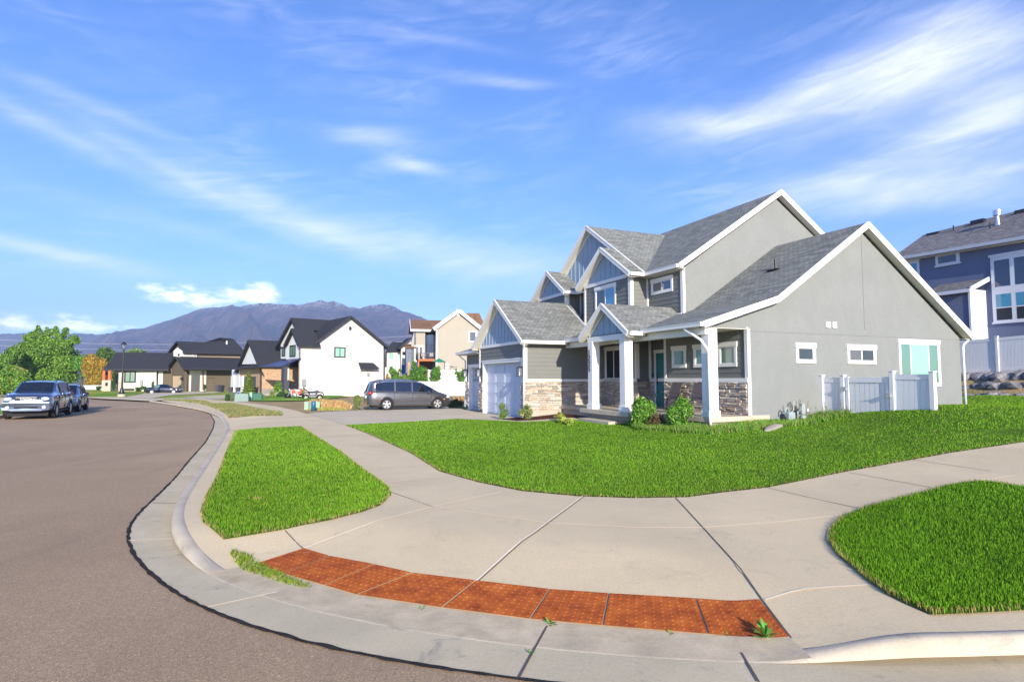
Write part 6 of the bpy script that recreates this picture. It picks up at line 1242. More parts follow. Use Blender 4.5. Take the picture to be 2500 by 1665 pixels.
def car(name,loc,yaw,label,S,col,detail=True):
    t=empty(name,loc,yaw,label,S.get('cat','car')); L_=S['L']/2; xs=sorted(set([round(v,3) for v in np.linspace(-L_,L_,34)]+[q for r_ in S['win'] for q in r_]+[-L_+.04,L_-.04]+list(S['ws'])+list(S['rg'])))
    zb,zr,wm,wr,zl=cur(S['belt']),cur(S['roof']),cur(S['wid']),cur(S['rw']),cur(S['low']); rings=[]
    for x in xs:
        B_,Rf,W,T_,Lw=zb(x),zr(x),wm(x),wr(x),zl(x); Rf=max(Rf,B_+.03); T_=min(T_,W-.05); m=Lw+(B_-Lw)*.5
        rings.append([(0,Lw),(W*.84,Lw),(W*.965,Lw+.07),(W,m-.06),(W*.995,m+.1),(W*.965,B_-.05),(W*.94,B_),(W*.94-.03,B_+.015),(T_+.0,Rf-.075 if Rf>B_+.15 else Rf-.02),(T_-.10,Rf-.012),(T_*.5,Rf+.012),(0,Rf+.02)])
    nr=len(rings[0]); parts={}
    def put(k,P):
        parts.setdefault(k,[]).append(P)
    def cls(i,j):
        xa,xb=xs[i],xs[i+1]; xm=(xa+xb)/2
        if j==7:
            for n,(a,c_) in enumerate(S['win']):
                if a-1e-6<=xa and xb<=c_+1e-6 and min(zr(xa),zr(xb))-.075>max(zb(xa),zb(xb))+.06: return 'side_window%d'%n
        if j>=9 or j==8:
            if S['ws'][0]-1e-6<=xa and xb<=S['ws'][1]+1e-6 and j>=9: return 'windshield'
            if S['rg'][0]-1e-6<=xa and xb<=S['rg'][1]+1e-6 and j>=9: return 'rear_window'
        return 'body'
    for i in range(len(xs)-1):
        for j in range(nr-1):
            k=cls(i,j); a,b_,c_,d=rings[i][j],rings[i][j+1],rings[i+1][j+1],rings[i+1][j]
            for sg in (1,-1):
                P=[(xs[i],sg*a[0],a[1]),(xs[i],sg*b_[0],b_[1]),(xs[i+1],sg*c_[0],c_[1]),(xs[i+1],sg*d[0],d[1])]
                if sg<0: P=P[::-1]
                put(k+('L' if sg>0 else 'R') if k.startswith('side') else k,P)
    for i in (0,len(xs)-1):
        P=[(xs[i],q[0],q[1]) for q in rings[i]]+[(xs[i],-q[0],q[1]) for q in rings[i][::-1][1:-1]]
        put('body',P)
    for k,Ps in parts.items():
        b=B()
        for P in Ps: b.add(P,[tuple(range(len(P)))])
        nm='side_window' if k.startswith('side') else k; g=nm!='body'
        me_o=b.build(nm,(S.get('glass',{}).get(k,MCG1)) if g else col,t,fix=False)
        bm=bmesh.new(); bm.from_mesh(me_o.data); bmesh.ops.remove_doubles(bm,verts=bm.verts,dist=.0005); bmesh.ops.recalc_face_normals(bm,faces=bm.faces); bm.to_mesh(me_o.data); bm.free()
        me_o.data.polygons.foreach_set('use_smooth',[True]*len(me_o.data.polygons)); me_o.data.set_sharp_from_angle(angle=R(38))
        if g: 
            me_o.scale=(1,1.004,1.0)
    r=S['r']
    for x in S['ax']:
        W=wm(x)
        for sg in (1,-1):
            wheel(t,x,sg*(W-.085),r,.24,sg,S.get('sp',5))
            b=B(); n=24; ra=r+.055; zc=r+.01; pts=[(x+ra*math.cos(a),sg*(W+.003),max(zc+ra*math.sin(a),zl(x)-.01)) for a in np.linspace(0,math.pi,n)]; b.poly([(x-ra,sg*(W+.003),zl(x)-.01)]+pts[::-1]+[(x+ra,sg*(W+.003),zl(x)-.01)]); b.build('wheel_arch',MDK,t,fix=False)
            b=B(); b.tube([(x+(ra+.02)*math.cos(a),sg*(W+.0),max(zc+(ra+.02)*math.sin(a),zl(x))) for a in np.linspace(0,math.pi,n)],.026,5); b.build('arch_trim',S.get('arch',col),t,smooth=True)
    b=B(); b.box(-L_*.86,L_*.86,-S['W']*.40,S['W']*.40,.16,zl(0)+.06); b.build('underbody',MDK,t)
    fx=L_; 
    for sg in (1,-1):
        x,y,z,a,b_,c_=S['hl']; q=B(); q.blob((x,sg*y,z),(a,b_,c_),1,.05,2); q.build('headlight',MLAMP,t,smooth=True)
        x,y,z,a,b_,c_=S['tl']; q=B(); q.blob((x,sg*y,z),(a,b_,c_),1,.05,2); q.build('tail_light',MRED,t,smooth=True)
        mx_,mz=S['mir']; W=wm(mx_); q=B(); q.blob((mx_,sg*(W+.10),mz+.04),(.09,.12,.085),2,.05,2); q.tube([(mx_,sg*(W-.08),mz-.03),(mx_,sg*(W+.05),mz)],.025,6); q.build('mirror',S.get('mirm',col),t,smooth=True)
        for (hx,hz) in S['hnd']: q=B(); q.tube([(hx-.10,sg*(wm(hx)*.985),hz),(hx,sg*(wm(hx)*.985+.035),hz),(hx+.10,sg*(wm(hx)*.985),hz)],.017,6); q.build('door_handle',S.get('hm',MCHR),t)
        q=B()
        for (dx,z0_,z1_) in S['seam']: q.box(dx-.006,dx+.006,sg*(wm(dx)*.97),sg*(wm(dx)*1.003+.002),z0_,z1_)
        q.build('door_seam',MDK,t)
        if 'rail' in S: a,c_=S['rail']; q=B(); q.tube([(x,sg*(wr(x)-.10),zr(x)+(.055 if 0<i<6 else .0)) for i,x in enumerate(np.linspace(a,c_,7))],.02,6); q.build('roof_rail',S.get('railm',MPLA),t)
        if 'mold' in S: a,c_,z=S['mold']; q=B(); q.tube([(a,sg*(wm(a)*1.0+.005),z),((a+c_)/2,sg*(wm(0)*1.0+.008),z),(c_,sg*(wm(c_)*1.0+.005),z)],.016,6); q.build('side_moulding',MCHR,t)
        # window surround strip
    return t
# minivan
VAN=dict(L=5.17,W=2.0,r=.355,ax=(1.60,-1.49),cat='minivan',
 low=[(-2.6,.34),(-2.2,.25),(-1.9,.22),(2.0,.2),(2.5,.24),(2.6,.30)],
 belt=[(-2.585,.60),(-2.54,.95),(-2.45,1.08),(-2.0,1.10),(0,1.04),(1.2,.99),(1.9,.92),(2.3,.80),(2.5,.66),(2.585,.52)],
 roof=[(-2.585,.70),(-2.56,1.05),(-2.38,1.55),(-2.28,1.70),(-1.8,1.755),(-.6,1.78),(.3,1.74),(.75,1.62),(1.25,1.36),(1.72,1.08),(2.1,.97),(2.4,.82),(2.585,.62)],
 wid=[(-2.585,.72),(-2.5,.88),(-2.2,.97),(-1.5,1.0),(1.5,1.0),(2.0,.95),(2.35,.82),(2.5,.68),(2.585,.5)],
 rw=[(-2.585,.60),(-2.3,.68),(-1.5,.74),(0,.76),(.6,.75),(1.2,.74),(1.75,.78),(2.2,.70),(2.585,.4)],
 win=[(-2.12,-1.02),(-.94,.02),(.10,1.30)],ws=(.72,1.72),rg=(-2.56,-2.36),hl=(2.30,.72,.74,.20,.16,.08),tl=(-2.42,.86,1.02,.16,.12,.10),mir=(1.02,1.02),
 hnd=[(.22,.92),(-.16,.92)],seam=[(.06,.35,1.0),(1.22,.4,.95),(-1.05,.45,1.05)],rail=(-2.1,.2),railm=MCHR,mold=(-.95,1.15,.40),sp=5,
 glass={'side_window1R':MCG1})
p=np.array([-6.42,35.95]); vz=float(HL(p[None])[0])
van=car('minivan',(p[0],p[1],vz+.004),.40,'dark gray minivan parked on the driveway, facing the garages',VAN,paint('gunmetal_paint',(.085,.085,.095),.5,.30))
for sg in (1,-1):
    b=B()
    # chrome line over the side windows
    pts=[(-2.20,1.30),(-2.02,1.13),(-1.0,1.10),(0,1.075),(1.2,1.03)]; b.tube([(x,sg*(.935 if z<1.2 else .86),z) for x,z in pts],.013,6)
    pts=[(-2.20,1.30),(-2.12,1.60),(-1.6,1.685),(-.6,1.705),(.3,1.665),(.8,1.52),(1.25,1.30),(1.62,1.07)]; b.tube([(x,sg*(.80 if z>1.4 else .85),z) for x,z in pts],.012,6); b.build('window_trim',MCHR,van)
b=B(); b.box(2.48,2.60,-.5,.5,.34,.44); b.build('grille',MPLA,van); b=B(); b.box(-2.62,-2.56,-.26,.26,.72,.86); b.build('number_plate',MPLT,van)
for sg in (1,-1): b=B(); b.box(1.98,2.08,sg*.965,sg*.985,.60,.66); b.build('side_marker',MAMB,van); b=B(); b.box(-2.0,-1.9,sg*.985,sg*1.0,.55,.60); b.build('side_marker',MRED,van)
# seats seen through the glass
# big silver SUV
SUV=dict(L=5.15,W=2.0,r=.41,ax=(1.55,-1.50),cat='suv',
 low=[(-2.6,.48),(-2.0,.40),(2.0,.38),(2.58,.42)],
 belt=[(-2.575,.9),(-2.5,1.16),(-2.0,1.24),(0,1.22),(1.2,1.20),(2.2,1.16),(2.48,1.10),(2.575,.86)],
 roof=[(-2.575,.95),(-2.5,1.25),(-2.32,1.72),(-2.2,1.83),(-1.2,1.88),(.2,1.86),(.6,1.80),(.95,1.56),(1.32,1.32),(1.6,1.30),(2.2,1.24),(2.50,1.15),(2.575,.92)],
 wid=[(-2.575,.82),(-2.4,.95),(-1.5,1.0),(1.5,1.0),(2.2,.97),(2.45,.86),(2.575,.70)],
 rw=[(-2.575,.7),(-2.2,.72),(0,.76),(.6,.76),(1.25,.84),(2.2,.82),(2.575,.6)],
 win=[(-2.15,-1.25),(-1.15,-.32),(-.24,.95)],ws=(.58,1.32),rg=(-2.5,-2.30),hl=(2.47,.70,1.0,.10,.20,.10),tl=(-2.48,.85,1.1,.08,.1,.22),mir=(.86,1.16),
 hnd=[(-.05,1.02),(-.95,1.02)],seam=[(-.28,.5,1.14),(.98,.5,1.1),(-1.2,.8,1.15)],rail=(-2.0,.3),sp=6)
PSIL=paint('silver_paint',(.15,.20,.31),.85,.22)
s1=np.array([-24.72,30.55]); hd=math.atan2(-.89,.45)
suv=car('parked_suv',(s1[0],s1[1],float(zt(*s1))+.004),hd,'large silver SUV parked at the left kerb with its grille towards the viewer',SUV,PSIL)
b=B(); b.prism([(2.50,-.42,.86),(2.50,.42,.86),(2.53,.46,.98),(2.47,.42,1.12),(2.47,-.42,1.12),(2.53,-.46,.98)],(.06,0,0)); gr=b.build('grille',MPLA,suv); b=B()
for z in (.91,1.08): b.box(2.56,2.60,-.40,.40,z-.008,z+.008)
b.build('grille_bar',MSIL,gr)
# lettering across the grille
LT={'T':[((0,1),(1,1)),((.5,1),(.5,0))],'O':[((0,0),(1,0)),((1,0),(1,1)),((1,1),(0,1)),((0,1),(0,0))],'Y':[((0,1),(.5,.5)),((1,1),(.5,.5)),((.5,.5),(.5,0))],'A':[((0,0),(.5,1)),((.5,1),(1,0)),((.2,.4),(.8,.4))]}
b=B()
for i,ch in enumerate('TOYOTA'):
    y0=-.24+i*.083
    for a,c_ in LT[ch]: b.beam((2.612,y0+a[0]*.06,.955+a[1]*.085),(2.612,y0+c_[0]*.06,.955+c_[1]*.085),.014,.014,(1,0,0))
b.build('grille_lettering',MWH,gr)
b=B(); b.prism([(2.44,-.92,.46),(2.44,.92,.46),(2.42,.97,.60),(2.46,.92,.84),(2.46,-.92,.84),(2.42,-.97,.60)],(.14,0,0)); bp_=b.build('front_bumper',PSIL,suv,bevel=.02); b=B(); b.box(2.59,2.61,-.45,.45,.56,.64); b.build('bumper_intake',MDK,bp_)
for sg in (1,-1): b=B(); b.lathe([(.075,2.56),(.075,2.62),(.02,2.625)],12,(0,sg*.70,.60),'x'); b.build('fog_light',MLAMP,bp_)
for sg in (1,-1): b=B(); b.box(-1.0,1.0,sg*.86,sg*1.0,.33,.38); b.build('running_board',MPLA,suv)
# second silver crossover
CX=dict(L=4.45,W=1.82,r=.35,ax=(1.33,-1.27),cat='suv',
 low=[(-2.2,.36),(0,.28),(2.2,.32)],belt=[(-2.22,.75),(-2.1,1.02),(0,1.0),(1.0,.98),(1.9,.92),(2.15,.8),(2.22,.6)],
 roof=[(-2.22,.85),(-2.12,1.15),(-1.9,1.5),(-1.2,1.62),(0,1.66),(.4,1.6),(.8,1.35),(1.15,1.07),(1.9,.98),(2.15,.85),(2.22,.65)],
 wid=[(-2.22,.7),(-2.0,.86),(-1,.91),(1,.91),(1.9,.86),(2.22,.58)],rw=[(-2.22,.6),(-1.8,.64),(0,.68),(.6,.68),(1.15,.76),(2.22,.5)],
 win=[(-1.95,-1.2),(-1.12,-.3),(-.22,.8)],ws=(.4,1.15),rg=(-2.12,-1.9),hl=(2.02,.66,.82,.14,.16,.08),tl=(-2.1,.76,1.0,.1,.12,.12),mir=(.75,1.0),hnd=[(-.05,.9),(-.95,.9)],seam=[(-.26,.4,1.0),(.85,.4,.98),(-1.15,.5,1.0)],rail=(-1.7,.2),railm=MCHR,sp=5)
s2=s1-np.array([.47,-.88])*6.6
cx=car('parked_crossover',(s2[0],s2[1],float(zt(*s2))+.004),hd+.02,'smaller silver crossover parked right behind the large silver SUV',CX,paint('light_silver_paint',(.17,.23,.34),.85,.22))
b=B(); b.box(2.16,2.22,-.4,.4,.50,.72); b.build('grille',MPLA,cx); b=B(); b.box(2.22,2.24,-.15,.15,.38,.50); b.build('number_plate',MPLT,cx)
# navy sedan
SD=dict(L=4.85,W=1.82,r=.33,ax=(1.45,-1.35),cat='sedan',low=[(-2.4,.32),(-1.8,.22),(2,.2),(2.4,.26)],
 belt=[(-2.42,.62),(-2.3,.88),(-1.4,.93),(0,.90),(1.1,.87),(2.0,.74),(2.35,.60),(2.42,.5)],
 roof=[(-2.42,.72),(-2.3,.95),(-1.55,1.02),(-1.1,1.27),(-.7,1.39),(0,1.43),(.35,1.38),(.75,1.15),(1.15,.93),(2.0,.79),(2.35,.64),(2.42,.52)],
 wid=[(-2.42,.68),(-2.2,.82),(-1,.9),(1,.9),(2.0,.84),(2.42,.55)],rw=[(-2.42,.55),(-1.6,.68),(-.8,.60),(.3,.61),(1.15,.74),(2.42,.45)],
 win=[(-1.25,-.42),(-.34,.8)],ws=(.32,1.15),rg=(-1.6,-.75),hl=(2.24,.64,.62,.14,.18,.06),tl=(-2.3,.68,.78,.1,.16,.08),mir=(.78,.93),hnd=[(-.2,.80),(-1.0,.82)],seam=[(-.38,.35,.9),(.85,.35,.88),(-1.28,.5,.9)],sp=7,glass={'side_window0R':MCGL})
q=at(396,963,-.1); sd_=car('parked_sedan',(q[0]-.3,q[1]+.9,q[2]+.06),.30,'dark navy blue sedan parked before the open garage of the brown house',SD,paint('navy_paint',(.012,.018,.045),.3,.22))
# white SUV inside the open garage
q=br.f.w(3.3,br.f.x(0,433,955)[1],0.0); w2=car('garaged_suv',(q[0],q[1],q[2]),.80+math.pi,'white SUV standing inside the open garage of the brown house',dict(CX,rail=(-1.7,.2)),mat('white_car_paint',(.72,.73,.76),.3,.5,coat=1))
# small blue vehicle roof beyond the tan wall
# ---- quad bike ----
def atvb():
    t=empty('quad_bike',atd(764,977.5,57),.30,'black four wheeled quad bike parked on the grass by the white house','quad bike'); m_=MPLA
    for x in (.63,-.63):
        for sg in (1,-1):
            w_=wheel(t,x,sg*.42,.30,.24,sg,4,mat('cream_rim',(.6,.57,.48),.5),.5)
    b=B(); b.box(-.5,.5,-.2,.2,.30,.62); b.build('chassis',mat('engine_gray',(.15,.15,.16),.5),t)
    for x in (.63,-.66): b=B(); b.tube([(x-.40,0,.50),(x-.30,0,.70),(x,0,.78),(x+.30,0,.70),(x+.38,0,.54)],[.05]*5,4); o=b.build('fender',m_,t); o.scale=(1,9.5,1)
    b=B(); b.blob((-.12,0,.80),(.42,.16,.10),3,.1,2); b.build('seat',m_,t,smooth=True); b=B(); b.blob((.32,0,.82),(.28,.18,.15),4,.15,2); b.build('fuel_tank',mat('dark_gray_plastic',(.06,.06,.065),.4),t,smooth=True)
    b=B(); b.tube([(.50,0,.75),(.36,0,1.06)],.03,6); b.tube([(.30,-.36,1.09),(.36,0,1.06),(.30,.36,1.09)],.022,6); b.build('handlebar',m_,t)
    b=B(); b.prism([(-.45,-.3,.80),(-.45,.3,.80),(-.95,.3,1.16),(-.95,-.3,1.16)],(.05,0,.08)); b.build('rear_rack',m_,t); b=B(); b.box(.55,.98,-.3,.3,.80,.83); b.tube([(.98,-.3,.5),(1.02,0,.62),(.98,.3,.5)],.03,6); b.tube([(.95,-.2,.8),(1.05,0,.9),(.95,.2,.8)],.02,6); b.build('front_rack',m_,t)
    b=B(); b.tube([(-.2,-.35,.35),(.2,-.40,.33),(.35,-.38,.45)],.05,6); b.build('footrest',MLA,t)
atvb()
def dirtbike():
    t=empty('dirt_bike',atd(720,975.5,57.5),.30+math.pi,'red and white dirt bike leaning beside the black quad bike','motorcycle')
    for x,r_ in ((.68,.33),(-.62,.31)): e=wheel(t,x,0,r_,.09,-1,8,MWH,.80)
    MR_=mat('red_plastic',(.55,.02,.015),.4,.5,coat=.5); b=B(); b.prism([(.28,-.1,.62),(.30,-.1,.92),(.02,-.1,.95),(-.05,-.1,.62)],(0,.2,0)); b.build('fuel_tank',MR_,t,bevel=.02)
    b=B(); b.prism([(.06,-.11,.93),(-.48,-.11,.78),(-.5,-.11,.88),(0,-.11,1.0)],(0,.22,0)); b.build('seat',MWH,t,bevel=.02); b=B(); b.prism([(-.45,-.08,.85),(-.98,-.08,.92),(-.95,-.08,.98),(-.45,-.08,.93)],(0,.16,0)); b.prism([(-.3,-.12,.5),(-.62,-.12,.62),(-.5,-.12,.86),(-.2,-.12,.8)],(0,.24,0)); b.build('rear_fender',MR_,t,bevel=.01)
    b=B(); b.tube([(.68,-.07,.33),(.42,-.07,1.0)],.025,6); b.tube([(.68,.07,.33),(.42,.07,1.0)],.025,6); b.build('fork',MSIL,t); b=B(); b.tube([(.38,-.38,1.08),(.42,0,1.03),(.38,.38,1.08)],.018,6); b.build('handlebar',MBLK,t); b=B(); b.box(.40,.98,-.06,.06,.74,.78); b.build('front_fender',MBLK,t)
    b=B(); b.blob((.05,0,.45),(.22,.13,.2),3,.3,2); b.tube([(-.62,0,.31),(0,0,.42)],.04,6); b.build('engine',mat('engine_metal',(.3,.3,.31),.4,metal=.7),t); b=B(); b.box(.50,.56,-.1,.1,.92,1.08); b.build('number_board',MWH,t)
dirtbike()
# ================= STREET FURNITURE, UTILITIES =================
lp=at(297,971,-.02); t=empty('street_lamp',tuple(lp),0,'black post street lamp with lantern head on a concrete footing beside the far kerb','street lamp'); HB_=(971-834)*mpp(lp[1])*1.0
b=B(); b.lathe([(.42,-.3),(.42,.42)],16); b.build('concrete_base',MFO,t); b=B(); b.lathe([(.34,.42),(.36,.50),(.24,.58),(.17,1.0),(.13,1.1),(.12,1.12)],14); b.build('base_casing',MBLK,t,smooth=True,auto=30)
hh=HB_; b=B(); b.lathe([(.105,1.1),(.075,hh-.95),(.11,hh-.93),(.11,hh-.88),(.06,hh-.84)],12); b.build('pole',MBLK,t,smooth=True,auto=30)
b=B(); 
for k in range(4):
    a=math.pi/4+k*math.pi/2; b.beam((math.cos(a)*.10,math.sin(a)*.10,hh-.84),(math.cos(a)*.26,math.sin(a)*.26,hh-.36),.03,.03)
b.lathe([(.30,hh-.36),(.30,hh-.33),(.16,hh-.13),(.05,hh-.06),(.02,hh+.04)],8); b.lathe([(.14,hh-.87),(.14,hh-.83)],8); b.build('lantern_frame',MBLK,t,auto=30); b=B(); b.lathe([(.10,hh-.83),(.235,hh-.37)],4); b.build('lantern_glass',MLGL,t)
def ubox(name,px,py,D,w_,d,h,m,label,cat,taper=.92,yaw=.3,bev=.02,group=None,vent=False):
    g=atd(px,py,D); t=empty(name,g,yaw,label,cat,group); b=B(); v=[(-w_/2,-d/2,0),(w_/2,-d/2,0),(w_/2,d/2,0),(-w_/2,d/2,0)]; tt=[(x*taper,y*taper,h) for x,y,z in v]; b.add(v+tt,[(0,3,2,1),(4,5,6,7),(0,1,5,4),(1,2,6,5),(2,3,7,6),(3,0,4,7)]); b.build('cabinet',m,t,bevel=bev)
    b=B(); b.box(-w_*.46,w_*.46,-d*.5-.02,-d*.47,h*.12,h*.62); b.box(-.03,.03,-d*.5-.05,-d*.5,h*.4,h*.5); b.build('door_panel',m,t); return t
MUG=mat('utility_gray_green',(.19,.27,.24),.6,.3,var=(3,.06)); MUD=mat('utility_dark_green',(.02,.12,.08),.5,.3,var=(3,.06)); MUL=mat('utility_light_green',(.28,.45,.28),.6,.3,var=(3,.06)); MUO=mat('utility_olive',(.05,.08,.04),.6,.3)
ubox('transformer_box',591,983,50,1.12,.9,.78,MUG,'largest gray green utility cabinet beside the sidewalk','utility box',.93)
ubox('transformer_box',569,976,54,.75,.6,.72,MUO,'dark olive utility cabinet left of the gray green one','utility box',.98)
ubox('transformer_box',629,978,52,.72,.55,.66,MUD,'dark green utility cabinet right of the light green pedestal','utility box',.99)
ubox('transformer_box',620,977.5,53.2,.28,.4,.6,mat('utility_teal',(.02,.13,.16),.5),'narrow teal green cabinet touching the dark green utility cabinet','utility box',.98)
def pedestal(px,py,D,w_,h,label,m=MUL): g=atd(px,py,D); b=B(); b.box(-w_/2,w_/2,-w_/2,w_/2,0,h); b.box(-w_*.54,w_*.54,-w_*.54,w_*.54,h,h+.05); b.box(-w_*.3,w_*.3,-w_*.52,-w_*.5,h*.2,h*.8); o=b.build('utility_pedestal',m,None,bevel=.015); o.location=g; o.rotation_euler=(0,0,.2); return tag(o,label,'utility pedestal')
pedestal(612.5,978,51.5,.22,.68,'slim light green pedestal between the gray green and dark green cabinets')
pedestal(748.5,1001,35.5,.24,.46,'light green pedestal left of the blue marker post'); pedestal(776,1001,35.5,.24,.46,'light green pedestal right of the blue marker post'); pedestal(759,1001,35.8,.22,.42,'gray green pedestal directly behind the blue marker post',MUG)
g=atd(765,1008,34); b=B(); b.lathe([(.13,0),(.13,.6),(.11,.65),(.06,.675),(.01,.68)],18); o=b.build('marker_post',mat('blue_plastic',(.012,.10,.19),.35,.5,coat=.4),None,smooth=True); o.location=g; tag(o,'round topped blue marker post at the corner of the driveway','marker post')
g=atd(203,963,88); b=B(); b.lathe([(.2,0),(.2,.75),(.12,.85),(.02,.9)],12); o=b.build('utility_pedestal',MUL,None,smooth=True); o.location=g; tag(o,'pale green pedestal on the far lawn behind the parked cars','utility pedestal')
g=atd(194,962,88); b=B(); b.box(-.35,.35,-.25,.25,0,.55); b.box(-.25,.25,-.2,.2,.55,.75); o=b.build('transformer_box',MUD,None); o.location=g; tag(o,'dark green utility box on the far lawn behind the parked cars','utility box')
g=atd(582,962,52.5); b=B(); b.tube([(-.14,0,.0),(-.12,0,.16),(0,0,.22),(.12,0,.16),(.14,0,.0)],.035,8); o=b.build('blue_hose_loop',mat('light_blue_plastic',(.30,.42,.75),.4),None,smooth=True); o.location=(g[0],g[1],g[2]); tag(o,'light blue plastic loop behind the utility cabinets','hose')
# rubbish bins
def bin_(px,py,D,yaw,label):
    t=empty('rubbish_bin',atd(px,py,D),yaw,label,'rubbish bin','rubbish bins at the brown house'); b=B(); v=[(-.24,-.27,.06),(.24,-.27,.06),(.24,.24,.06),(-.24,.24,.06),(-.32,-.36,1.0),(.32,-.36,1.0),(.32,.34,1.0),(-.32,.34,1.0)]; mm=mat('bin_plastic',(.035,.04,.055),.5,.4); b.add(v,[(0,3,2,1),(4,5,6,7),(0,1,5,4),(1,2,6,5),(2,3,7,6),(3,0,4,7)]); b.build('bin_body',mm,t,bevel=.02); b=B(); b.box(-.35,.35,-.38,.40,1.0,1.07); b.build('lid',mm,t,bevel=.02)
    for sg in (1,-1): b=B(); b.lathe([(.12,sg*.30),(.12,sg*.34)],12,(0,.28,.13),'y') if False else b.lathe([(.12,-.03),(.12,.03)],12,(sg*.3,.26,.12),'x'); b.build('wheel',MRUB,t)
bin_(531,956.5,92,.3,'left dark rubbish bin against the brown wall'); bin_(540,957,91.5,1.2,'right dark rubbish bin against the brown wall, turned sideways')
# lawn mower by the wall
t=empty('lawn_mower',atd(1114,988,42),.5,'dark lawn mower with looped handle left of the gray garage','lawn mower'); b=B(); b.box(-.3,.3,-.22,.22,.12,.28); b.blob((0,0,.33),(.15,.15,.10),2,.1,2); b.build('deck',MPLA,t); b=B(); b.tube([(-.25,-.2,.25),(-.75,-.2,.8),(-.85,-.15,.98),(-.85,.15,.98),(-.75,.2,.8),(-.25,.2,.25)],.018,6); b.build('handle',MBLK,t)
for x in (.25,-.25):
    for y in (.24,-.24): b=B(); b.lathe([(.1,-.02),(.1,.02)],12,(x,y,.1),'y'); b.build('wheel',MRUB,t)
# gas meter
gp_=H.w(1.35,-.28,.50); t=empty('gas_meter',tuple(gp_),H.yaw,'gray gas meter with looped pipes at the foot of the gray gable wall','gas meter'); mg=mat('meter_gray',(.30,.36,.37),.5,.4,var=(6,.1)); b=B(); b.box(-.12,.16,-.12,.06,.08,.34); b.lathe([(.10,-.14),(.10,.08)],14,(.0,0,.27),'y'); b.build('meter_body',mg,t,bevel=.02)
b=B(); b.tube([(-.02,-.03,.3),(-.03,-.03,.42),(-.10,-.03,.50),(-.17,-.03,.42),(-.18,-.03,.30)],.022,8); b.tube([(.12,0,.3),(.22,0,.42),(.25,.02,.66),(.36,.04,.72),(.44,.05,.62),(.45,.05,.0)],.018,8); b.tube([(.38,0,0),(.40,0,.35),(.55,0,.45),(.60,0,.2),(.62,0,-.1)],.03,8); b.build('pipe',mg,t,smooth=True)
b=B(); b.lathe([(.11,-.05),(.13,0),(.11,.05)],14,(.52,-.05,.40),'y'); b.blob((.58,-.05,.12),(.13,.10,.13),2,.1,2); b.box(.50,.62,-.08,.04,.48,.60); b.build('regulator',mg,t); b=B(); b.lathe([(.09,-.06),(.09,0)],12,(-.28,-.02,.14),'y'); b.build('valve',MBLK,t); b=B(); b.box(.72,.80,-.08,.0,.36,.44); b.build('cap',MW,t)
# porch furniture
def sling(x,y,yaw,label,sling_=True):
    p=H.w(x,y,.757); t=empty('patio_chair',tuple(p),H.yaw+yaw,label,'chair','metal patio chairs on the porch'); m_=mat('chair_metal',(.03,.028,.03),.5,.4); f_=mat('sling_fabric',(.085,.075,.085),.8,.2)
    for sg in (1,-1):
        b=B(); b.tube([(.30,sg*.27,.0),(.27,sg*.27,.38),(.25,sg*.27,.42)],.013,6); b.build('leg',m_,t); b=B(); b.tube([(-.30,sg*.27,.0),(-.20,sg*.27,.36),(-.22,sg*.25,.40)],.013,6); b.build('leg',m_,t)
        b=B(); b.tube([(.25,sg*.27,.42),(.30,sg*.29,.58),(.20,sg*.30,.66),(.0,sg*.30,.67),(-.18,sg*.29,.60),(-.24,sg*.27,.46)],.013,6); b.build('armrest',m_,t,smooth=True)
    if sling_:
        b=B(); b.prism([(.27,-.25,.42),(.27,.25,.42),(-.20,.25,.38),(-.20,-.25,.38)],(0,0,.015)); b.build('seat',f_,t); b=B(); b.prism([(-.20,-.25,.38),(-.20,.25,.38),(-.46,.25,.98),(-.46,-.25,.98)],(-.015,0,0)); b.tube([(-.2,-.26,.38),(-.47,-.26,.99),(-.47,.26,.99),(-.2,.26,.38)],.013,6); b.build('backrest',f_,t)
    else:
        b=B(); b.prism([(.27,-.25,.42),(.27,.25,.42),(-.20,.25,.40),(-.20,-.25,.40)],(0,0,.012)); b.build('seat',m_,t)
    return t
sling(-.75,1.75,math.pi+.15,'right reclining sling chair on the porch, in front of the stone wall'); sling(-.75,3.0,math.pi+.05,'left reclining sling chair on the porch, in front of the teal door')
sling(-.6,5.9,math.pi,'low black metal frame seat on the porch between the two left columns',False)
# overhead wires
def wire(pts,label,D=135,r_=.032):
    P=[atd(x,y,D) for x,y in pts]; b=B(); b.tube(P,r_,6); tag(b.build('power_line',mat('pale_cable',(.40,.38,.42),.7),None),label,'power line','overhead cables crossing behind the houses')
wire([(-120,824),(0,829.5),(100,834),(210,838.5),(300,840.5),(420,841),(560,838),(700,834),(930,824.5),(1020,820)],'upper pale power cable crossing the mountains')
wire([(-120,837),(0,843.5),(100,849),(200,852.5),(300,854),(420,854.5),(560,852),(700,848),(940,836.6),(1020,832)],'middle pale power cable crossing the big tree')
wire([(-120,864),(0,868),(100,872),(200,874.5),(280,875.5),(420,875)],'lowest pale power cable, just above the bushes',135)
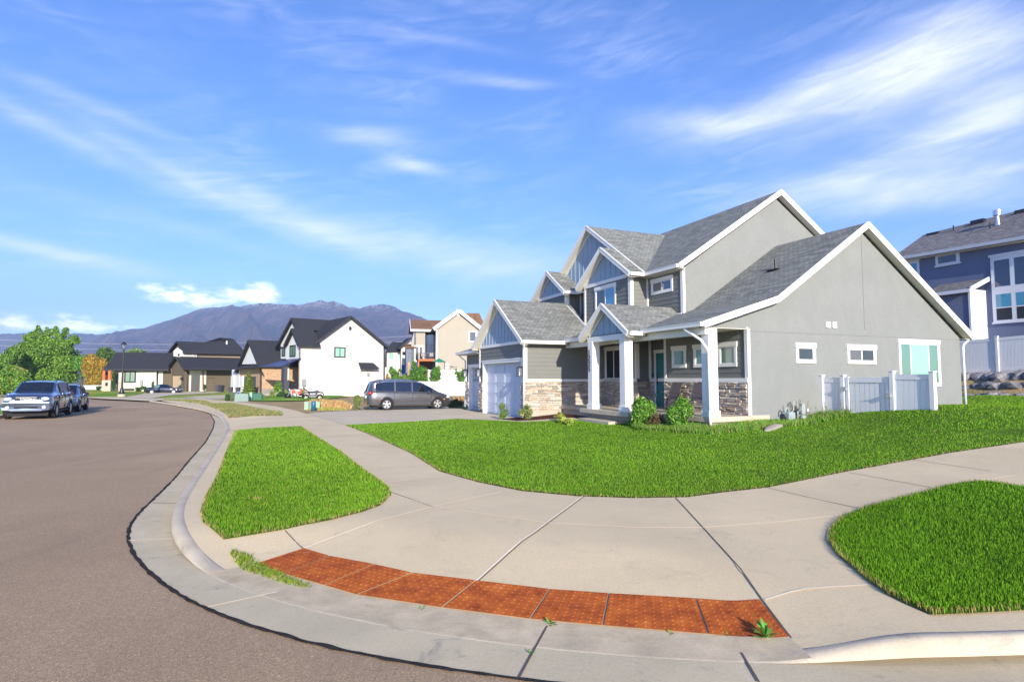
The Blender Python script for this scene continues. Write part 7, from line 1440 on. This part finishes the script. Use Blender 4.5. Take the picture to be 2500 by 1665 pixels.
# ================= MOUNTAINS AND AIR =================
def mount(name,prof,D,depth,seed,m,amp=.13,snow=None):
    P=np.array(prof,float); pxs=np.linspace(P[0,0],P[-1,0],420); ys=np.interp(pxs,P[:,0],P[:,1]); rng=np.random.default_rng(seed)
    ys=ys+np.interp(pxs,np.linspace(P[0,0],P[-1,0],150),rng.normal(0,1.0,150))
    nt_=70; V=[]
    def fbm(x,y,s):
        v=0
        for o_ in range(6):
            f=2**o_; a=.5**o_; v+=a*(1-abs(math.sin(x*f*1.0+s*3.1+o_*1.7+1.1*math.sin(y*f*.6+o_)))*1.6+ .25*math.sin(y*f*2.3+x*f*.9))
        return v/1.9
    base=-8
    for j in range(nt_):
        t=j/(nt_-1)
        for i,(x,y) in enumerate(zip(pxs,ys)):
            r_=ray(x,y); Dz=EYE+r_[2]/r_[1]*D; az_=r_[0]/r_[1]; d=D-depth*(1-t); zt2=(t**1.25); g=fbm(az_*26+ (1-t)*.9*math.sin(az_*9+seed),t*3+az_*5,seed); z=base+(Dz-base)*zt2*(1+amp*2.2*g*t**.3*(1-t)**.75); V.append((az_*d,d,z))
    n=len(pxs); b=B(); b.add(V,[(j*n+i,j*n+i+1,(j+1)*n+i+1,(j+1)*n+i) for j in range(nt_-1) for i in range(n-1)])
    # far side
    n0=len(b.v); b.v+=[(v[0]*1.25,v[1]*1.25,base) for v in V[-n:]]; k=(nt_-1)*n
    b.f+=[(k+i,k+i+1,n0+i+1,n0+i) for i in range(n-1)]; b.c+=[None]*(n-1)
    return tag(b.build(name,m,fix=False,smooth=True),kind='structure')
MAINP=[(-200,905),(0,905),(120,880),(180,858),(229,828),(262,815.8),(299,807.4),(355,800.4),(397,786.4),(434.4,773.8),(467,761.7),(495,752.8),(518.5,750),(532.5,751.4),(560.5,746.7),(583.8,748),(612,744.4),(640,740),(668,743),(696,742),(724,745.8),(747.3,741),(784.7,732.7),(801,738.8),(815,734),(840.7,744.4),(854.7,752.8),(878,752),(906,744.4),(934,742.5),(962,749),(985.5,760.7),(1009,767.7),(1034.6,778.5),(1080,792),(1130,806),(1200,830),(1300,860),(1500,895),(1800,908)]
FARP=[(-700,850),(-400,830),(-150,818),(0,814),(56,813.5),(120,815),(196,814.4),(257,816.8),(330,822),(420,835),(600,860)]
def mmat():
    def fn(b,tcn):
        o=tcn.outputs['Object']
        mp_=N('ShaderNodeMapping'); mp_.inputs['Scale'].default_value=(.0075,.0022,.0045); L(o,mp_.inputs[0]); a=ramp(noise(mp_.outputs[0],1.6,8,.65,.8),[(.34,(.05,.10,.15)),(.46,(.17,.15,.22)),(.56,(.30,.21,.24)),(.68,(.46,.33,.33))])
        sp=N('ShaderNodeSeparateXYZ'); L(o,sp.inputs[0])
        sn=smooth(noise(mp_.outputs[0],9,9,.75,.6),.50,.55); hi=smooth(sp.outputs[2],SNOWZ0,SNOWZ1); c_=mixc(M_('MULTIPLY',sn,hi),a,(.9,.92,.95)); L(c_,b.inputs['Base Color']); bumpn(b,noise(mp_.outputs[0],5,8,.7),1.0,140)
    return mat('mountain_rock',(.15,.1,.1),.95,.05,fn=fn)
DM=3000; SNOWZ0=(924-772)/FPX*DM; SNOWZ1=(924-738)/FPX*DM
mount('mountain',MAINP,DM,1500,3,mmat(),.30); mount('mountain_range',FARP,3600,900,8,MATS['mountain_rock'],.1)
tag(sheet('far_tree_belt',[(-900,700),(-120,560),(300,600),(300,640),(-120,600),(-900,760)],lambda P: np.full(len(P),6.0),MLG2,60),kind='structure') if False else None
# the air
b=B(); b.box(-4700,4700,-80,4400,-12,560); hz=b.build('haze',mat('air_placeholder',(1,1,1)),None); tag(hz,kind='stuff')
m=bpy.data.materials.new('air'); m.use_nodes=True; nt=m.node_tree; nt.nodes.clear(); pv=N('ShaderNodeVolumePrincipled'); pv.inputs['Color'].default_value=(.50,.67,1,1); pv.inputs['Density'].default_value=.00023; pv.inputs['Anisotropy'].default_value=.0; oo=N('ShaderNodeOutputMaterial'); L(pv.outputs[0],oo.inputs['Volume']); hz.data.materials.clear(); hz.data.materials.append(m)
